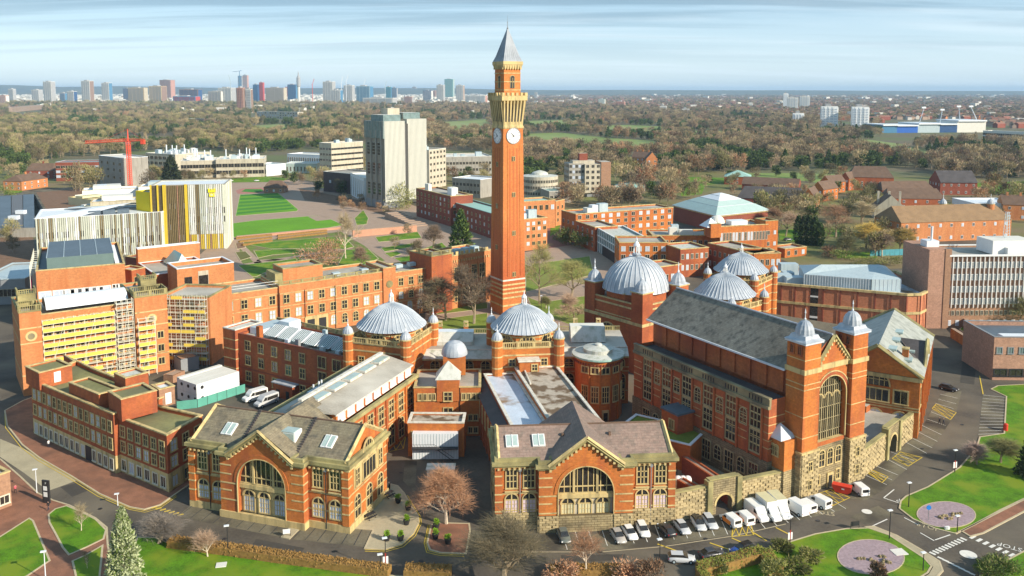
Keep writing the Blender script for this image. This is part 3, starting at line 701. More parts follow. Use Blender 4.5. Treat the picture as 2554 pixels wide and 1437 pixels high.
def text(par,s,c,size,m,z,rz,sx=1.0,tilt=0.0,name='lettering',ext=0.0):
 cu=bpy.data.curves.new(name,'FONT');cu.body=s;cu.size=size;cu.align_x='CENTER';cu.align_y='CENTER';cu.extrude=ext;cu.resolution_u=2
 o=bpy.data.objects.new(name,cu);COL.objects.link(o);dg=bpy.context.evaluated_depsgraph_get();me=bpy.data.meshes.new_from_object(o.evaluated_get(dg));bpy.data.objects.remove(o);bpy.data.curves.remove(cu)
 me.materials.clear();me.materials.append(m);o=link(name,me,par,(c[0],c[1],z));o.rotation_euler=(tilt,0,rz);o.scale=(sx,1,1);return o
for(p,rz,s)in(((2262,1252),2.75,1.0),((2518,1365),2.5,1.0),((2055,1280),2.85,0.9),((2315,1316),-0.6,0.9)):
 q=at(*p);text(campus,'STOP',q,1.9,WLN if s==1.0 else KRB,0.09,rz,0.8)
def bed(c,rx,ry,label):
 pts=[(c[0]+rx*cos(2*pi*i/28)+0.12*ry*sin(2*pi*i/28),c[1]+ry*sin(2*pi*i/28))for i in range(28)]
 o=fill('chippings_bed',pts,CHIP,0.12,0.08,kerb=KRB,kw=0.15)
 tag(o,label,'flower bed');del o['kind'];rk=random.Random(int(c[0]))
 for i in range(5):
  x=c[0]+rk.uniform(-.45,.45)*rx;y=c[1]+rk.uniform(-.45,.45)*ry;p=at(x,y);m=MB()
  for k in range(3):
   m.lathe([(0.3,-.1),(0.36,.15),(.24,.32),(.06,.42)],6,RU,(p.x+rk.uniform(-.8,.8),p.y+rk.uniform(-.5,.5),.18),rk.random(),flute=lambda i:rk.uniform(.75,1.1))
  tag(m.build('boulder_cluster'),'clump of rough boulders on the %s, %s'%('nearer oval bed' if c[0]<2300 else 'farther oval bed',('near its left edge','left of its middle','around its middle','right of its middle','toward its far edge')[i]),'rocks')
bed((2172,1392),82,43,'oval bed of purple chippings in the lawn corner nearest the camera')
bed((2360,1286),72,32,'oval bed of purple chippings in the lawn beside the zebra crossing')
CG=mat('court_grass',(0.17,0.22,0.03),scale=0.12,var=0.35,bump=0.5,col2=(0.20,0.19,0.05),c2amt=(0.5,0.7))
fill('pavement',[(1060,700),(1240,640),(1500,600),(1560,640),(1500,830),(1240,860),(1060,850)],PAVP,0.04,0.05)
for pts in([(1316,742),(1350,756),(1470,738),(1480,800),(1440,818),(1330,775)],[(1312,690),(1330,660),(1470,640),(1480,685),(1340,722),(1312,728)],[(1085,800),(1215,782),(1215,850),(1120,850)],[(1100,740),(1215,730),(1215,770),(1090,785)]):
 fill('lawn',pts,CG,0.10,0.05,kerb=KRB)
fill('paving',[(540,452),(760,448),(1000,500),(1150,560),(1230,590),(1230,690),(560,740),(400,720),(540,600)],PAVP,0.045)
fill('lawn',[(599,486),(693,482),(716,500),(743,523),(740,527),(588,539)],GRB,0.05,0.05,kerb=KRB)
for i in range(6):
 a=i/6;l0=lerp((599,486),(588,539),a);l1=lerp((599,486),(588,539),a+1/12);r0=lerp((693,482),(741,525),a);r1=lerp((693,482),(741,525),a+1/12)
 o=fill('mown_stripe',[(l0[0]+2,l0[1]),(r0[0]-2,r0[1]),(r1[0]-2,r1[1]),(l1[0]+2,l1[1])],GRD,0.115,parent=ground)
fill('lawn',[(563,560),(640,550),(797,538),(826,548),(855,562),(770,576),(585,592),(563,583)],GRB,0.05,0.05,kerb=KRB)
fill('lawn',[(596,606),(700,596),(850,578),(880,592),(920,622),(960,650),(900,672),(640,704),(600,650)],mat('rough_garden_grass',(.13,.175,.03),var=.35,scale=.3,col2=(.2,.14,.08),c2amt=(.5,.62)),.052)
for a,d in(((588,600),(700,712)),((610,660),(880,618)),((880,592),(1000,660)),((640,650),(940,640))):paint(ground,a,d,3.2,PAVP,.056,'path')
fill('terrace',[(768,541),(800,538),(826,548),(790,552)],PAVP,0.12)
fill('track',[(593,484),(588,476),(605,470),(660,468),(668,476),(650,482)],mat('pink_track',(0.38,0.17,0.13)),0.05)
fill('lawn',[(602,478),(612,472),(652,472),(658,477),(640,481)],GRD,0.09)
for pts in([(622,611),(690,603),(817,592),(858,592),(882,616),(860,622),(800,619),(677,621)],[(634,626),(754,621),(740,632),(680,636),(644,644)],[(595,663),(693,652),(743,645),(760,650),(700,662),(640,690),(630,691)],[(937,592),(1041,579),(1051,594),(945,604)],[(841,668),(863,624),(918,622),(943,646),(896,665)],[(951,619),(1041,606),(1030,616),(960,628)],[(1040,626),(1102,606),(1114,618),(1052,641)],[(984,645),(1055,634),(1060,650),(1000,654)],[(960,632),(990,628),(1000,634),(975,642)],[(885,545),(906,525),(918,545),(914,560),(890,562)]):
 fill('lawn',pts,GRS,0.06,0.08,kerb=KRB)
fill('flower_bed',[(588,608),(606,605),(612,618),(592,622)],SOIL,0.06,0.1,kerb=KRB)
fill('flower_bed',[(588,630),(612,628),(626,642),(600,650)],mat('bed_olive',(0.12,0.12,0.03)),0.06,0.1,kerb=KRB)
fill('embankment',[(745,470),(900,500),(1040,545),(1030,556),(900,520),(820,508),(760,500)],SOIL,0.05)
PKG=mat('rough_campus_grass',(.15,.155,.045),scale=.06,var=.35,col2=(.20,.15,.075),c2amt=(.42,.6),bump=.4)
for pts in([(1930,640),(1945,560),(1830,530),(1830,440),(2400,440),(2620,480),(2620,600),(2290,600),(2270,670),(2100,672),(1980,660)],[(1290,500),(1290,400),(1830,430),(1830,520),(1690,510),(1400,530)],[(-200,480),(60,430),(700,425),(900,420),(1230,400),(1230,480),(1040,480),(900,480),(740,446),(560,450),(420,456),(120,470)]):fill('grassland',pts,PKG,.055)
FZ=[0.07]
for pts in([(1318,334),(1400,331),(1500,342),(1630,352),(1645,364),(1500,363),(1318,352)],[(1318,302),(1400,300),(1480,303),(1420,309),(1318,310)],[(1480,314),(1560,312),(1662,316),(1650,328),(1540,322),(1480,322)],[(1690,327),(1800,326),(1810,334),(1720,336)],[(1560,362),(1640,356),(1650,368),(1600,372)],[(1100,305),(1210,298),(1225,306),(1190,318),(1150,330),(1120,326)],[(610,315),(700,310),(740,314),(700,322),(620,324)],[(1690,460),(1740,448),(1760,458),(1750,485),(1700,490)],[(1640,440),(1800,444),(1850,452),(1760,462),(1680,456)],[(1860,432),(2000,432),(2095,436),(2110,470),(2010,452),(1880,444)],[(2140,345),(2250,360),(2330,385),(2360,400),(2320,398),(2220,372),(2130,360)],[(2410,458),(2700,448),(2700,490),(2440,482)],[(560,447),(660,440),(720,446),(700,454),(560,456)],[(20,462),(60,458),(55,480),(10,486)],[(2030,560),(2110,575),(2090,592),(2010,588)],[(2080,625),(2180,630),(2190,645),(2090,645)],[(1940,575),(2010,570),(1995,605),(1945,600)],[(2140,500),(2230,495),(2200,512),(2140,512)]):
 FZ[0]+=.004;fill('field',pts,GRF2 if pts[0][1]<440 and pts[0][0]>50 else GRS,FZ[0])
fill('pavement',[(2040,540),(2200,560),(2270,600),(2230,640),(2150,620),(2030,600),(1950,605),(1950,560)],ASPY,0.04)
fill('yard',[(-200,560),(80,575),(90,640),(60,700),(-200,700)],SOIL,0.05)
fill('yard',[(90,480),(220,470),(330,470),(330,500),(150,560),(120,530)],SOIL,0.05)
fill('pavement',[(1365,560),(1405,555),(1410,600),(1480,640),(1560,660),(1520,690),(1380,650),(1360,620)],mat('dark_red_paving',(0.24,0.115,0.09),var=.2),0.06)
fill('lawn',[(1375,545),(1400,545),(1395,575),(1372,590)],GRS,0.08,0.05)
# the two front pavilions
def skylight(b,u,v,ze,zr,v0,vm,w=2.2,h=2.6,name='skylight',double=True):
 sl=atan2(zr-ze,vm-v0);z=ze+(v-v0)*math.tan(sl)
 m=MB();m.box((-w/2,-h/2,0.02),(w/2,h/2,0.38),WH);g_=MB();g_.box((-w/2+.18,-h/2+.18,.35),(w/2-.18,h/2-.18,.42),GY)
 if double:m.box((-.06,-h/2,.38),(.06,h/2,.5),WH)
 o=m.build(name,b.e,loc=(u,v,z));o.rotation_euler=(sl,0,0);g_.build('pane',o)
def great_window(par,c,v,zb,zs,r,fm=None,gm=None,cols=(-.78,-.56,-.3,-.1,.1,.3,.56,.78),thick=(-.43,.43),rows_=(0.0,),name='great_window'):
 fm=fm or ST;N=16;p=MB();pts=[(c-r,zb),(c+r,zb)]+[(c+r*cos(pi*i/N),zs+r*sin(pi*i/N))for i in range(N+1)]
 p.face([(x,v,z)for x,z in pts],gm or GL);f=MB()
 for k in cols:f.box((c+k*r-.07,v-.1,zb),(c+k*r+.07,v-.02,zs+r*sqrt(1-k*k)),fm)
 for k in thick:f.box((c+k*r-.2,v-.3,zb),(c+k*r+.2,v-.02,zs+r*sqrt(1-k*k)),fm)
 for z in rows_:
  zz_=zs+z;x=r if zz_<=zs else sqrt(max(.1,r*r-(zz_-zs)**2));f.box((c-x,v-.14,zz_-.1),(c+x,v-.02,zz_+.1),fm)
 f.box((c-r,v-.3,zb-.15),(c+r,v-.02,zb+.15),fm)
 o=f.build(name,par);p.build('pane',o);return o
def pavilion(A,B,depth,label,roofm,brick,base_h,rust,zr=18.2,blind=GB,side='R',hatchroof=False,name='brick_pavilion'):
 b=Bld(name,label,A,B);w=b.w;e=b.e;ze=11.6;q0,q1=.235*w,.755*w;pw=2.6;vb=-1.5;c=(q0+q1)/2
 outl=ccw([(0,0),(q0,0),(q0,vb),(q1,vb),(q1,0),(w,0),(w,depth),(0,depth)])
 m=MB()
 for(a,d)in(((0,depth),(0,0)),((0,0),(q0,0)),((q0,0),(q0,vb)),((q1,vb),(q1,0)),((q1,0),(w,0)),((w,0),(w,depth)),((w,depth),(0,depth))):
  m.face([(*a,base_h),(*d,base_h),(*d,ze),(*a,ze)],brick)
 zpk=16.4;zk=11.7
 topf=lambda u:zk+(zpk-zk)*max(0,1-abs(u-c)/((q1-q0)/2-pw*.75))if q0+pw*.75<u<q1-pw*.75 else zk
 r=4.75
 us=[q0,q0+pw*.75,c-r];us2=[c+r,q1-pw*.75,q1]
 for(a,d)in zip(us[:-1],us[1:]):m.face([(a,vb,base_h),(d,vb,base_h),(d,vb,topf(d)),(a,vb,topf(a))],brick)
 for(a,d)in zip(us2[:-1],us2[1:]):m.face([(a,vb,base_h),(d,vb,base_h),(d,vb,topf(d)),(a,vb,topf(a))],brick)
 N=16;zs=6.8
 for i in range(N):
  a=c-r*cos(pi*i/N);d=c-r*cos(pi*(i+1)/N);m.face([(a,vb,zs+r*sin(pi*i/N)),(d,vb,zs+r*sin(pi*(i+1)/N)),(d,vb,topf(d)),(a,vb,topf(a))],brick)
  m.face([(a,vb,zs+r*sin(pi*i/N)),(a,vb+.9,zs+r*sin(pi*i/N)),(d,vb+.9,zs+r*sin(pi*(i+1)/N)),(d,vb,zs+r*sin(pi*(i+1)/N))],brick)
 for s in(c-r,c+r):m.face([(s,vb,base_h),(s,vb+.9,base_h),(s,vb+.9,zs),(s,vb,zs)],brick)
 m.build('wall',e)
 bs=MB();bs.ring(outl,0,base_h,.22,.3,RU if rust else ST)
 bs.build('plinth',e)
 st=MB();st.face([(c-r,vb+.9,0),(c+r,vb+.9,0),(c+r,vb+.9,6.6),(c-r,vb+.9,6.6)],ST if not rust else CON);st.box((c-r,vb+.45,5.7),(c+r,vb+.9,6.4),ST);st.build('stone_screen',e)
 great_window(e,c,vb+.88,6.5,zs+.01,r-.05,rows_=(0.9,)).name='great_window'
 rg=MB();arch_ring(rg,c,vb,zs,r,r+.75,brick,-.1);rg.build('brick_arch',e)
 rg=MB();arch_ring(rg,c,vb,zs,r-.02,r+.14,ST,-.16,legs=zs-base_h);rg.build('stone_arch',e)
 for d in(-3.05,0,3.05):
  window(e,c+d,vb+.88,1.5 if not rust else 1.9,0,'archblind',2.0,3.7,ST,blind if not rust else PALE)
  rg=MB();arch_ring(rg,c+d,vb+.85,1.5+(.4 if rust else 0)+2.7,1.12,1.34,ST,-.25);rg.build('stone_arch',e)
 if rust:
  cnt=[0];tw=[((0,0),(q0,0)),((q0,vb),(c-r,vb)),((c+r,vb),(q1,vb)),((q1,0),(w,0)),((w,0),(w,6))]
  for a,d in tw:
   L=(Vector(d)-Vector(a)).length
   dd=(Vector(d)-Vector(a)).normalized();n_=Vector((dd.y,-dd.x))*.22
   stonework(e,Vector(a)+n_,Vector(d)+n_,.05,base_h,cnt=cnt,lim=300)
 for(a,d)in((0.9,q0),(q1,w-.9)):
  for t in(.29,.76):
   u=a+(d-a)*t
   window(e,u,0,7.5,0,'tall3',1.75,3.2,ST);window(e,u,0,max(2.2,base_h+.1),0,'archblind',2.1,3.3,ST,blind)
   k=MB();k.box((u-1.2,-.3,6.75),(u+1.2,.02,6.95),ST);k.build('sill',e)
  u=(a+d)/2+.1;k=MB();k.bar((u,-.22,.3),(u,-.22,10.6),.09,BLK if not rust else GRY,5);k.box((u-.25,-.4,10.5),(u+.25,0,11),GRY);k.build('drainpipe',e)
 for i,z in enumerate((3.3,5.0,6.35,8.0,9.6)):
  k=MB()
  segs=[((q0,vb),(q0+2.3,vb)),((q1-2.3,vb),(q1,vb)),((q1,vb),(q1,0)),((q0,0),(q0,vb)),((0,0),(1.1,0)),((w-1.1,0),(w,0)),((w,0),(w,1.2)),((w,depth-1.2),(w,depth)),((0,depth),(0,0))]
  if i in(0,2):segs=[((0,0),(q0,0)),((q0,0),(q0,vb)),((q0,vb),(c-r-.3,vb)),((c+r+.3,vb),(q1,vb)),((q1,vb),(q1,0)),((q1,0),(w,0)),((w,0),(w,depth)),((0,depth),(0,0))]
  for(a,d)in segs:
   a=Vector(a);d=Vector(d);n=Vector(((d-a).y,-(d-a).x)).normalized()*.06;L=(d-a).length
   k.prism([tuple(a),tuple(a+n),tuple(d+n),tuple(d)][::-1],z,z+.24,ST)
  k.build('stone_band',e)
 for(x,y)in((0,0),(w-1.15,0)):
  k=MB();k.box((x-.1 if x==0 else x,-.28,base_h-.02),(x+1.15 if x==0 else w+.1,.4,11.2),brick);k.build('pilaster',e)
  for z in(3.3,5.0,6.35,8.0,9.6):k=MB();k.box(((x-.15)if x==0 else x-.05,-.34,z),(x+1.2 if x==0 else w+.15,.3,z+.24),ST);k.build('stone_band',e)
 k=MB();lo=ccw([(0,0),(q0,0),(q0,vb),(q0+2.2,vb),(q0+2.2,.2),(q1-2.2,.2),(q1-2.2,vb),(q1,vb),(q1,0),(w,0),(w,depth),(0,depth)])
 k.ring(lo,11.15,11.55,.25,.3,STM);k.ring(lo,11.55,12.15,.6,.4,STM);k.ring(lo,12.15,12.75,.15,.3,STM);k.build('cornice',e)
 dt=MB()
 for i in range(int(w/.9)):
  u=.5+i*.9
  if not(q0-.3<u<q1+.3):dt.box((u-.16,-.5,10.8),(u+.16,.05,11.15),ST)
 dt.build('dentils',e)
 for s in(-1,1):
  k=MB();a=Vector((c+s*((q1-q0)/2-pw*.6),vb-.25,zk-.2));d=Vector((c,vb-.25,zpk));k.bar(a,d,.45,STM);k.bar(a+Vector((0,-.2,.45)),d+Vector((0,-.2,.45)),.3,ST)
  for i in range(9):t=(i+.5)/9;x=a.lerp(d,t);k.box((x.x-.2,vb-.5,x.z-.85),(x.x+.2,vb,x.z-.45),ST)
  k.build('gable_cornice',e)
 gable_roof(e,.5,.2,w-.5,depth-.2,12.2,zr,roofm,'u',wall=brick,coping=ST);vf_=depth+1.5
 cr=MB();hw=(q1-q0)/2-1.4;zc=12.1;zp=zpk+.35;vm=depth/2;vi=.2+(zp-12.2)/(zr-12.2)*(vm-.2);vi=vi if zp<zr else vf_-.6
 ve=.3 if zp<zr else vf_;cr.face([(c,vb,zp),(c,vi+.6,zp),(c-hw,ve,zc),(c-hw,vb,zc)],roofm);cr.face([(c+hw,vb,zc),(c+hw,ve,zc),(c,vi+.6,zp),(c,vb,zp)],roofm);cr.face([(c-hw,ve,zc),(c+hw,ve,zc),(c,vi+.6,zp)],brick);cr.build('cross_roof',e)
 k=MB();k.bar((.5,vm,zr+.05),(w-.5,vm,zr+.05),.16,TIL,5);k.build('ridge_tiles',e)
 return b,dict(c=c,vm=vm,ze=12.2,zr=zr,q0=q0,q1=q1,depth=depth)
b1,d1=pavilion(at(478,1262),at(872,1331),14.5,'orange brick arched pavilion with mossy brown slate roof, beside the patio with planters',SLG,OR,1.3,False,zr=16.3)
w=b1.w
for(u,v)in((w*.2,3.2),(w*.83,3.4)):skylight(b1,u,v,12.2,16.3,.2,7.25)
k=MB();c=d1['c'];k.box((c+1.2,2.2,12.6),(c+4.6,4.6,15.4),WH);k.build('rooflight',b1.e);k=MB();k.box((c+1.4,2.15,15.38),(c+4.4,4.4,15.5),GY);k.box((c+1.4,2.1,13.6),(c+4.4,2.19,15.2),GY);k.build('pane',b1.e)
for u in(w*.32,w*.68):
 k=MB()
 for i in range(16):t=i/15;k.box((u-.25,.4+6.6*t,12.35+3.9*t),(u+.25,.62+6.6*t,12.75+3.9*t),SLD)
 k.build('roof_steps',b1.e)
def gable_end(b,depth,ze=11.5,zr=18.0,u=None,brick=OR):
 u=b.w if u is None else u;e=b.e
 st=MB();st.box((u-.02,depth*.12,6.9),(u+.14,depth*.88,10.9),ST);st.build('stone_screen',e)
 for t,ww in((.2,1.3),(.5,4.6),(.8,1.3)):window(e,u+.15,depth*t,7.4,pi/2,'wide' if ww>2 else 'tall2',ww,2.9,ST)
 window(e,u+.02,depth*.5,11.6,pi/2,'lunette',3.8,2.2,ST)
 k=MB();k.ring(rect(u-.3,0.0,u,depth),11.0,11.5,.3,.1,ST);k.build('stone_band',e)
 for t in(.2,.5,.8):window(e,u+.02,depth*t,1.6,pi/2,'arch',2.0,4.0,ST)
gable_end(b1,14.5)
b2,d2=pavilion(at(1236,1322),at(1680,1305),14.0,'orange brick arched pavilion with pinkish slate roof on a rough stone base',SLP,OR,3.0,True,zr=15.6,blind=mat('pink_white_blinds',(0.62,0.50,0.56),rough=.3))
for t in(.1,.25):skylight(b2,b2.w*t,3.8,12.2,15.6,.2,7)
for t in(.39,.66):k=MB();k.box((b2.w*t-.2,4.4,13.8),(b2.w*t+.2,4.9,15.0),TIL);k.build('roof_vent',b2.e)
for t in(.25,.6,.85):window(b2.e,0,15*t,7.4,-pi/2,'tall2',2,3,ST);window(b2.e,0,15*t,3.2,-pi/2,'arch',2,3,ST)
# wings running back from the pavilions
b=Bld('brick_wing','long brick wing with glazed ridge roof running back to the left dome',b1.wo(22.8,14.3),ang=b1.ang+radians(-3))
L=31;e=b.e;m=MB();m.prism(rect(-17,0,0,L),0,12,OR,cap=False,bottom=False);m.build('wall',e)
k=MB();k.ring(rect(-17,0,0,L),11.6,12.3,.5,.3,STM);k.build('cornice',e)
k=MB();k.box((-11.5,.3,12),(-1.2,L,14.4),OR);k.build('clerestory',e)
row(e,(-1.2,.3),(-1.2,L),9,12.5,2.2,1.6,'wide',WH,GB)
k=MB();k.face([(-8.6,-.5,16.2),(-.7,-.5,14.5),(-.7,L,14.5),(-8.6,L,16.2)],FLT);k.face([(-12,-.5,13.9),(-8.6,-.5,16.2),(-8.6,L,16.2),(-12,L,13.9)],FLT);k.face([(-12,-.5,13.9),(-.7,-.5,14.5),(-8.6,-.5,16.2)],STW);k.box((-.9,-.5,14.2),(-.6,L,14.5),STW);k.build('roof',e)
k=MB();k.box((-9.1,-.5,16.1),(-8.2,L,16.5),STW);k.build('ridge_capping',e)
for i in range(5):
 k=MB();y=1+i*5.9;k.box((-7.6,y,15.85),(-5.6,y+4.6,16.25),STW);o=k.build('skylight',e);o.rotation_euler=(0,0,0);k=MB();k.box((-7.4,y+.2,16.2),(-5.8,y+4.4,16.32),GY);k.build('pane',o)
k=MB();k.face([(-17.4,0,11.9),(-12,0,12.9),(-12,L,12.9),(-17.4,L,11.9)],FLW if False else FLT);k.box((-17.4,-.1,11.5),(-12,0,12.1),STW);k.build('lean_to_roof',e)
for y in(12,14,15):k=MB();k.bar((-14,y,12),(-14,y,14.6),.18,WHM,6);k.build('flue',e)
k=MB();k.box((-15,11,12.2),(-12.5,14.5,13.2),GRM);k.build('roof_plant',e)
for i in range(7):
 y=2.2+i*4.3;window(e,0,y,6.6,pi/2,'tall2',1.9,3.9,ST);window(e,0,y,.9,pi/2,'arch',2.2,4.3,ST)
 k=MB();k.box((0,y+1.85,0),(.3,y+2.45,11.5),OR);k.build('pilaster',e)
bands(e,rect(-17,0,0,L),(5.6,7.6,9.4),.2,.06)
for i in range(3):
 k=MB()
 for j in range(5):x=-13+.8*j;k.bar((x,19+i*4.5,12.7),(x,19+i*4.5,13.7),.05,WH)
 k.bar((-13,19+i*4.5,13.7),(-9.8,19+i*4.5,13.7),.05,WH);k.build('guard_rail',e)
pB=at(1491,1051,12.8);pC=at(1391,913,12.8);pA=at(1262,1045,10.5)
b=Bld('brick_wing','long flat roofed wing with patchy wet roof between pink-roofed pavilion and middle dome',at(1276,1062,11.6),at(1491,1051,11.6))
e=b.e;v1=b.lo(pC)[1]+1;far=b.lo(pC)[0];W=b.w;sk=(far-W)/v1
def skew(poly):return[(u+sk*v,v)for u,v in poly]
block(e,skew(rect(0,-4,W*.42,v1)),0,11.2,RB,FLW,.25,STW,.25)
block(e,skew(rect(W*.42,-4,W,v1)),0,12.4,OR,FLP,.2,STW,.3)
m=MB();m.prism(skew(rect(-2.2,-4,-.02,v1)),0,9.4,RB,cap=False);m.build('wall',e)
m=MB();m.face([(*p,z)for p,z in zip(skew(rect(-2.6,-4,-.1,v1)),(9.3,10.4,10.4,9.3))],SLD);m.build('lean_to_roof',e)
for i in range(9):
 t=(i+.5)/9;y=-3+t*(v1+1);x=-2.2+sk*y;window(e,x,y,4.5,-pi/2,'arch',1.5,3.5,ST)
 m=MB();m.box((x-.35,y+1.1,0),(x,y+1.7,9.3),RB);m.build('pilaster',e)
m=MB();m.box((W*.42+sk*20+1,20,12.3),(W*.42+sk*20+1.3,v1-1,12.7),STW);m.build('roof_joint',e)
# domed pavilions of the arc
def domed(label,FL,FR,side,zt=19.0,zw=16.9,ze=20.1,dh=5.2,r=None,brick=OR,extra=None,lan=2.8):
 b=Bld('domed_pavilion',label,FL,FR);W=b.w;e=b.e;D=side
 block(e,rect(0,0,W,D),0,zw,brick,FLT,.3,ST,.25)
 for p in((0,0),(W,0),(W,D),(0,D)):turret(e,p,0,zt,1.25,brick)
 for z in(15.2,12.6,10.2,7.5):
  bands(e,rect(0,0,W,D),(z,),.35 if z>15 else.22,.06)
 for z in(17.4,15.2,12.6,10.2,7.5):
  k=MB();k.lathe([(1.3,z),(1.31,z),(1.31,z+.28),(1.3,z+.28)],12,ST);km=k.mesh('stone_band')
  for p in((0,0),(W,0),(W,D),(0,D)):link('stone_band',km,e,(p[0],p[1],0))
 for a,c_ in(((1.2,0),(W-1.2,0)),((W,1.2),(W,D-1.2)),((0,D-1.2),(0,1.2)),((W-1.2,D),(1.2,D))):balustrade(e,a,c_,zw+.2,1.3)
 r=r or W*.53;cx,cy=W/2,D/2;rd=r*.93
 k=MB();k.lathe([(rd,zw-.3),(rd,ze-.1)],8,brick,(cx,cy,0),pi/8);k.build('drum',e)
 for z in(zw+1.2,zw+2.1):k=MB();k.lathe([(rd+.0,z),(rd+.07,z),(rd+.07,z+.25),(rd,z+.25)],8,ST,(cx,cy,0),pi/8);k.build('stone_band',e)
 k=MB();k.lathe([(rd,ze-.5),(rd+.45,ze-.3),(rd+.5,ze)],8,ST,(cx,cy,0),pi/8);k.build('cornice',e)
 ap=rd*cos(pi/8)
 for i in range(8):
  a=2*pi*i/8;window(e,cx+cos(a)*(ap+.02),cy+sin(a)*(ap+.02),zw+.3,a+pi/2,'lunette',rd*.52,2.3,ST)
 dome(e,(cx,cy),ze,r*1.02,dh,46,lan,seg=46)
 return b
FL=at(868,833,19);FR=at(1012,848,19)
dA=domed('domed brick pavilion with four little turrets, leftmost of the silver domes',FL,FR,15.2)
FL2=at(1240,849,19);FR2=at(1394,844,19)
dB=domed('domed brick pavilion with four turrets standing right in front of the clock tower',FL2,FR2,15.0)
for b in(dA,dB):
 for u in(3.4,b.w-3.4):window(b.e,u,0,12.9 if b is dB else 12.4,0,'sash',1.3,1.5,ST);window(b.e,u,0,9.9,0,'wide',2.4,1.6,ST)
k=MB();k.box((4.8,-2.6,8),(9.2,0,14.6),OR);k.build('stair_turret',dB.e);k=MB();k.box((4.5,-2.9,14.6),(9.5,0.05,14.95),STW);k.build('stair_roof',dB.e);window(dB.e,8.2,-2.6,12.6,0,'sash',1.1,1.3,ST)
def link_block(label,P0,P1,D,z1,nwin,lant=None,brick=OR,balus=True):
 b=Bld('link_building',label,P0,P1);e=b.e;W=b.w
 m=MB();m.prism(rect(0,0,W,D),0,z1-1.6,brick,cap=False,bottom=False);m.build('wall',e)
 m=MB();m.face([(0,-.5,z1-1.5),(W,-.5,z1-1.5),(W,2.0,z1),(0,2.0,z1)],LEADL);m.face([(0,2.0,z1),(W,2.0,z1),(W,D,z1+.5),(0,D,z1+.5)],FLT);m.box((0,-.5,z1-1.9),(W,0,z1-1.5),ST);m.build('roof',e)
 k=MB();k.box((0,1.8,z1-.05),(W,2.1,z1+.15),STW);k.build('coping',e)
 if balus:balustrade(e,(0,D),(W,D),z1+.4,1.2,STM)
 for i in range(nwin):
  u=W*(i+.5)/nwin;window(e,u,0,z1-4.0,0,'arch',2.0,1.9,ST);window(e,u,0,z1-9.6,0,'arch',2.3,3.8,ST);window(e,u,0,1.2,0,'arch',2.1,2.6,ST)
 bands(e,rect(0,0,W,D),(z1-4.4,z1-5.4,z1-10.2),.22)
 return b
lA=link_block('curved-front brick link with pale lead roof between left dome and middle dome',at(1022,893,12),at(1232,893,12),14.5,13.4,5)
m=MB();W=lA.w
for s,(u0,u1)in enumerate(((5.2,W-5.2),)):
 m.prism(rect(u0,5,u1,11.5),13.4,14.4,LEADL,cap=False);m.face([(u0,5,14.4),(u1,5,14.4),(u1,7.4,16.2),(u0,7.4,16.2)],LEADL);m.face([(u0,7.4,16.2),(u1,7.4,16.2),(u1,10,16.2),(u0,10,16.2)],WHM);m.face([(u0,10,16.2),(u1,10,16.2),(u1,11.5,13.4),(u0,11.5,13.4)],LEADL)
 m.face([(u0,5,14.4),(u0,7.4,16.2),(u0,10,16.2),(u0,11.5,13.4)][::-1],LEADL);m.face([(u1,5,14.4),(u1,7.4,16.2),(u1,10,16.2),(u1,11.5,13.4)],LEADL)
m.build('lead_roof_lantern',lA.e)
def chimney_pot(e,u,v,z,h=3.2):
 k=MB();k.box((u-.55,v-.55,z),(u+.55,v+.55,z+h*.6),OR);k.build('chimney',e);k=MB();k.box((u-.65,v-.65,z+h*.6),(u+.65,v+.65,z+h*.7),ST)
 for a in(-.45,.45):
  for c_ in(-.45,.45):k.box((u+a-.12,v+c_-.12,z+h*.7),(u+a+.12,v+c_+.12,z+h*.92),ST)
 k.box((u-.6,v-.6,z+h*.92),(u+.6,v+.6,z+h),ST);k.build('chimney_cap',e)
for t in(.3,.63):chimney_pot(lA.e,lA.w*t,14.2,13.8)
lB=link_block('brick link with pale curved roof between middle dome and the great hall',at(1398,887,12),at(1568,886,12),15,13.4,4)
for t in(.3,.66):chimney_pot(lB.e,lB.w*t,14.8,13.8)
m=MB();u0,u1=3.0,11.5
m.face([(u0,5,13.7),(u1,5,13.7),(u1,7.6,17),(u0,7.6,17)],LEADL);m.face([(u0,7.6,17),(u1,7.6,17),(u1,10.6,17),(u0,10.6,17)],CONW);m.face([(u0,10.6,17),(u1,10.6,17),(u1,12,13.7),(u0,12,13.7)],LEADL)
m.face([(u0,5,13.7),(u0,7.6,17),(u0,10.6,17),(u0,12,13.7)][::-1],LEADL);m.face([(u1,5,13.7),(u1,7.6,17),(u1,10.6,17),(u1,12,13.7)],LEADL);m.build('lead_roof_lantern',lB.e)
c=at(1492,880,14.6);b=Bld('round_pavilion','round brick pavilion with two-tier pale lead disc roof beside the great hall',c,ang=0.1)
m=MB();m.lathe([(5.4,0),(5.4,14.2)],24,OR,rot=pi/24);m.build('wall',b.e)
m=MB();m.lathe([(5.4,14.0),(6.1,14.3),(6.1,14.7)],32,COP);m.lathe([(6.1,14.7),(3.4,15.1)],32,LEADL);m.lathe([(3.4,15.1),(3.5,15.9),(1.4,16.4),(.8,16.4),(.8,16.8),(.3,16.9)],32,LEADL);m.build('disc_roof',b.e)
for i in range(24):a=-pi+pi*i/23;k=MB();k.box((-.15,-.2,0),(.15,.1,.5),DB);k.build('corbel',b.e,loc=(5.45*cos(a),5.45*sin(a),13.0),rz=a+pi/2)
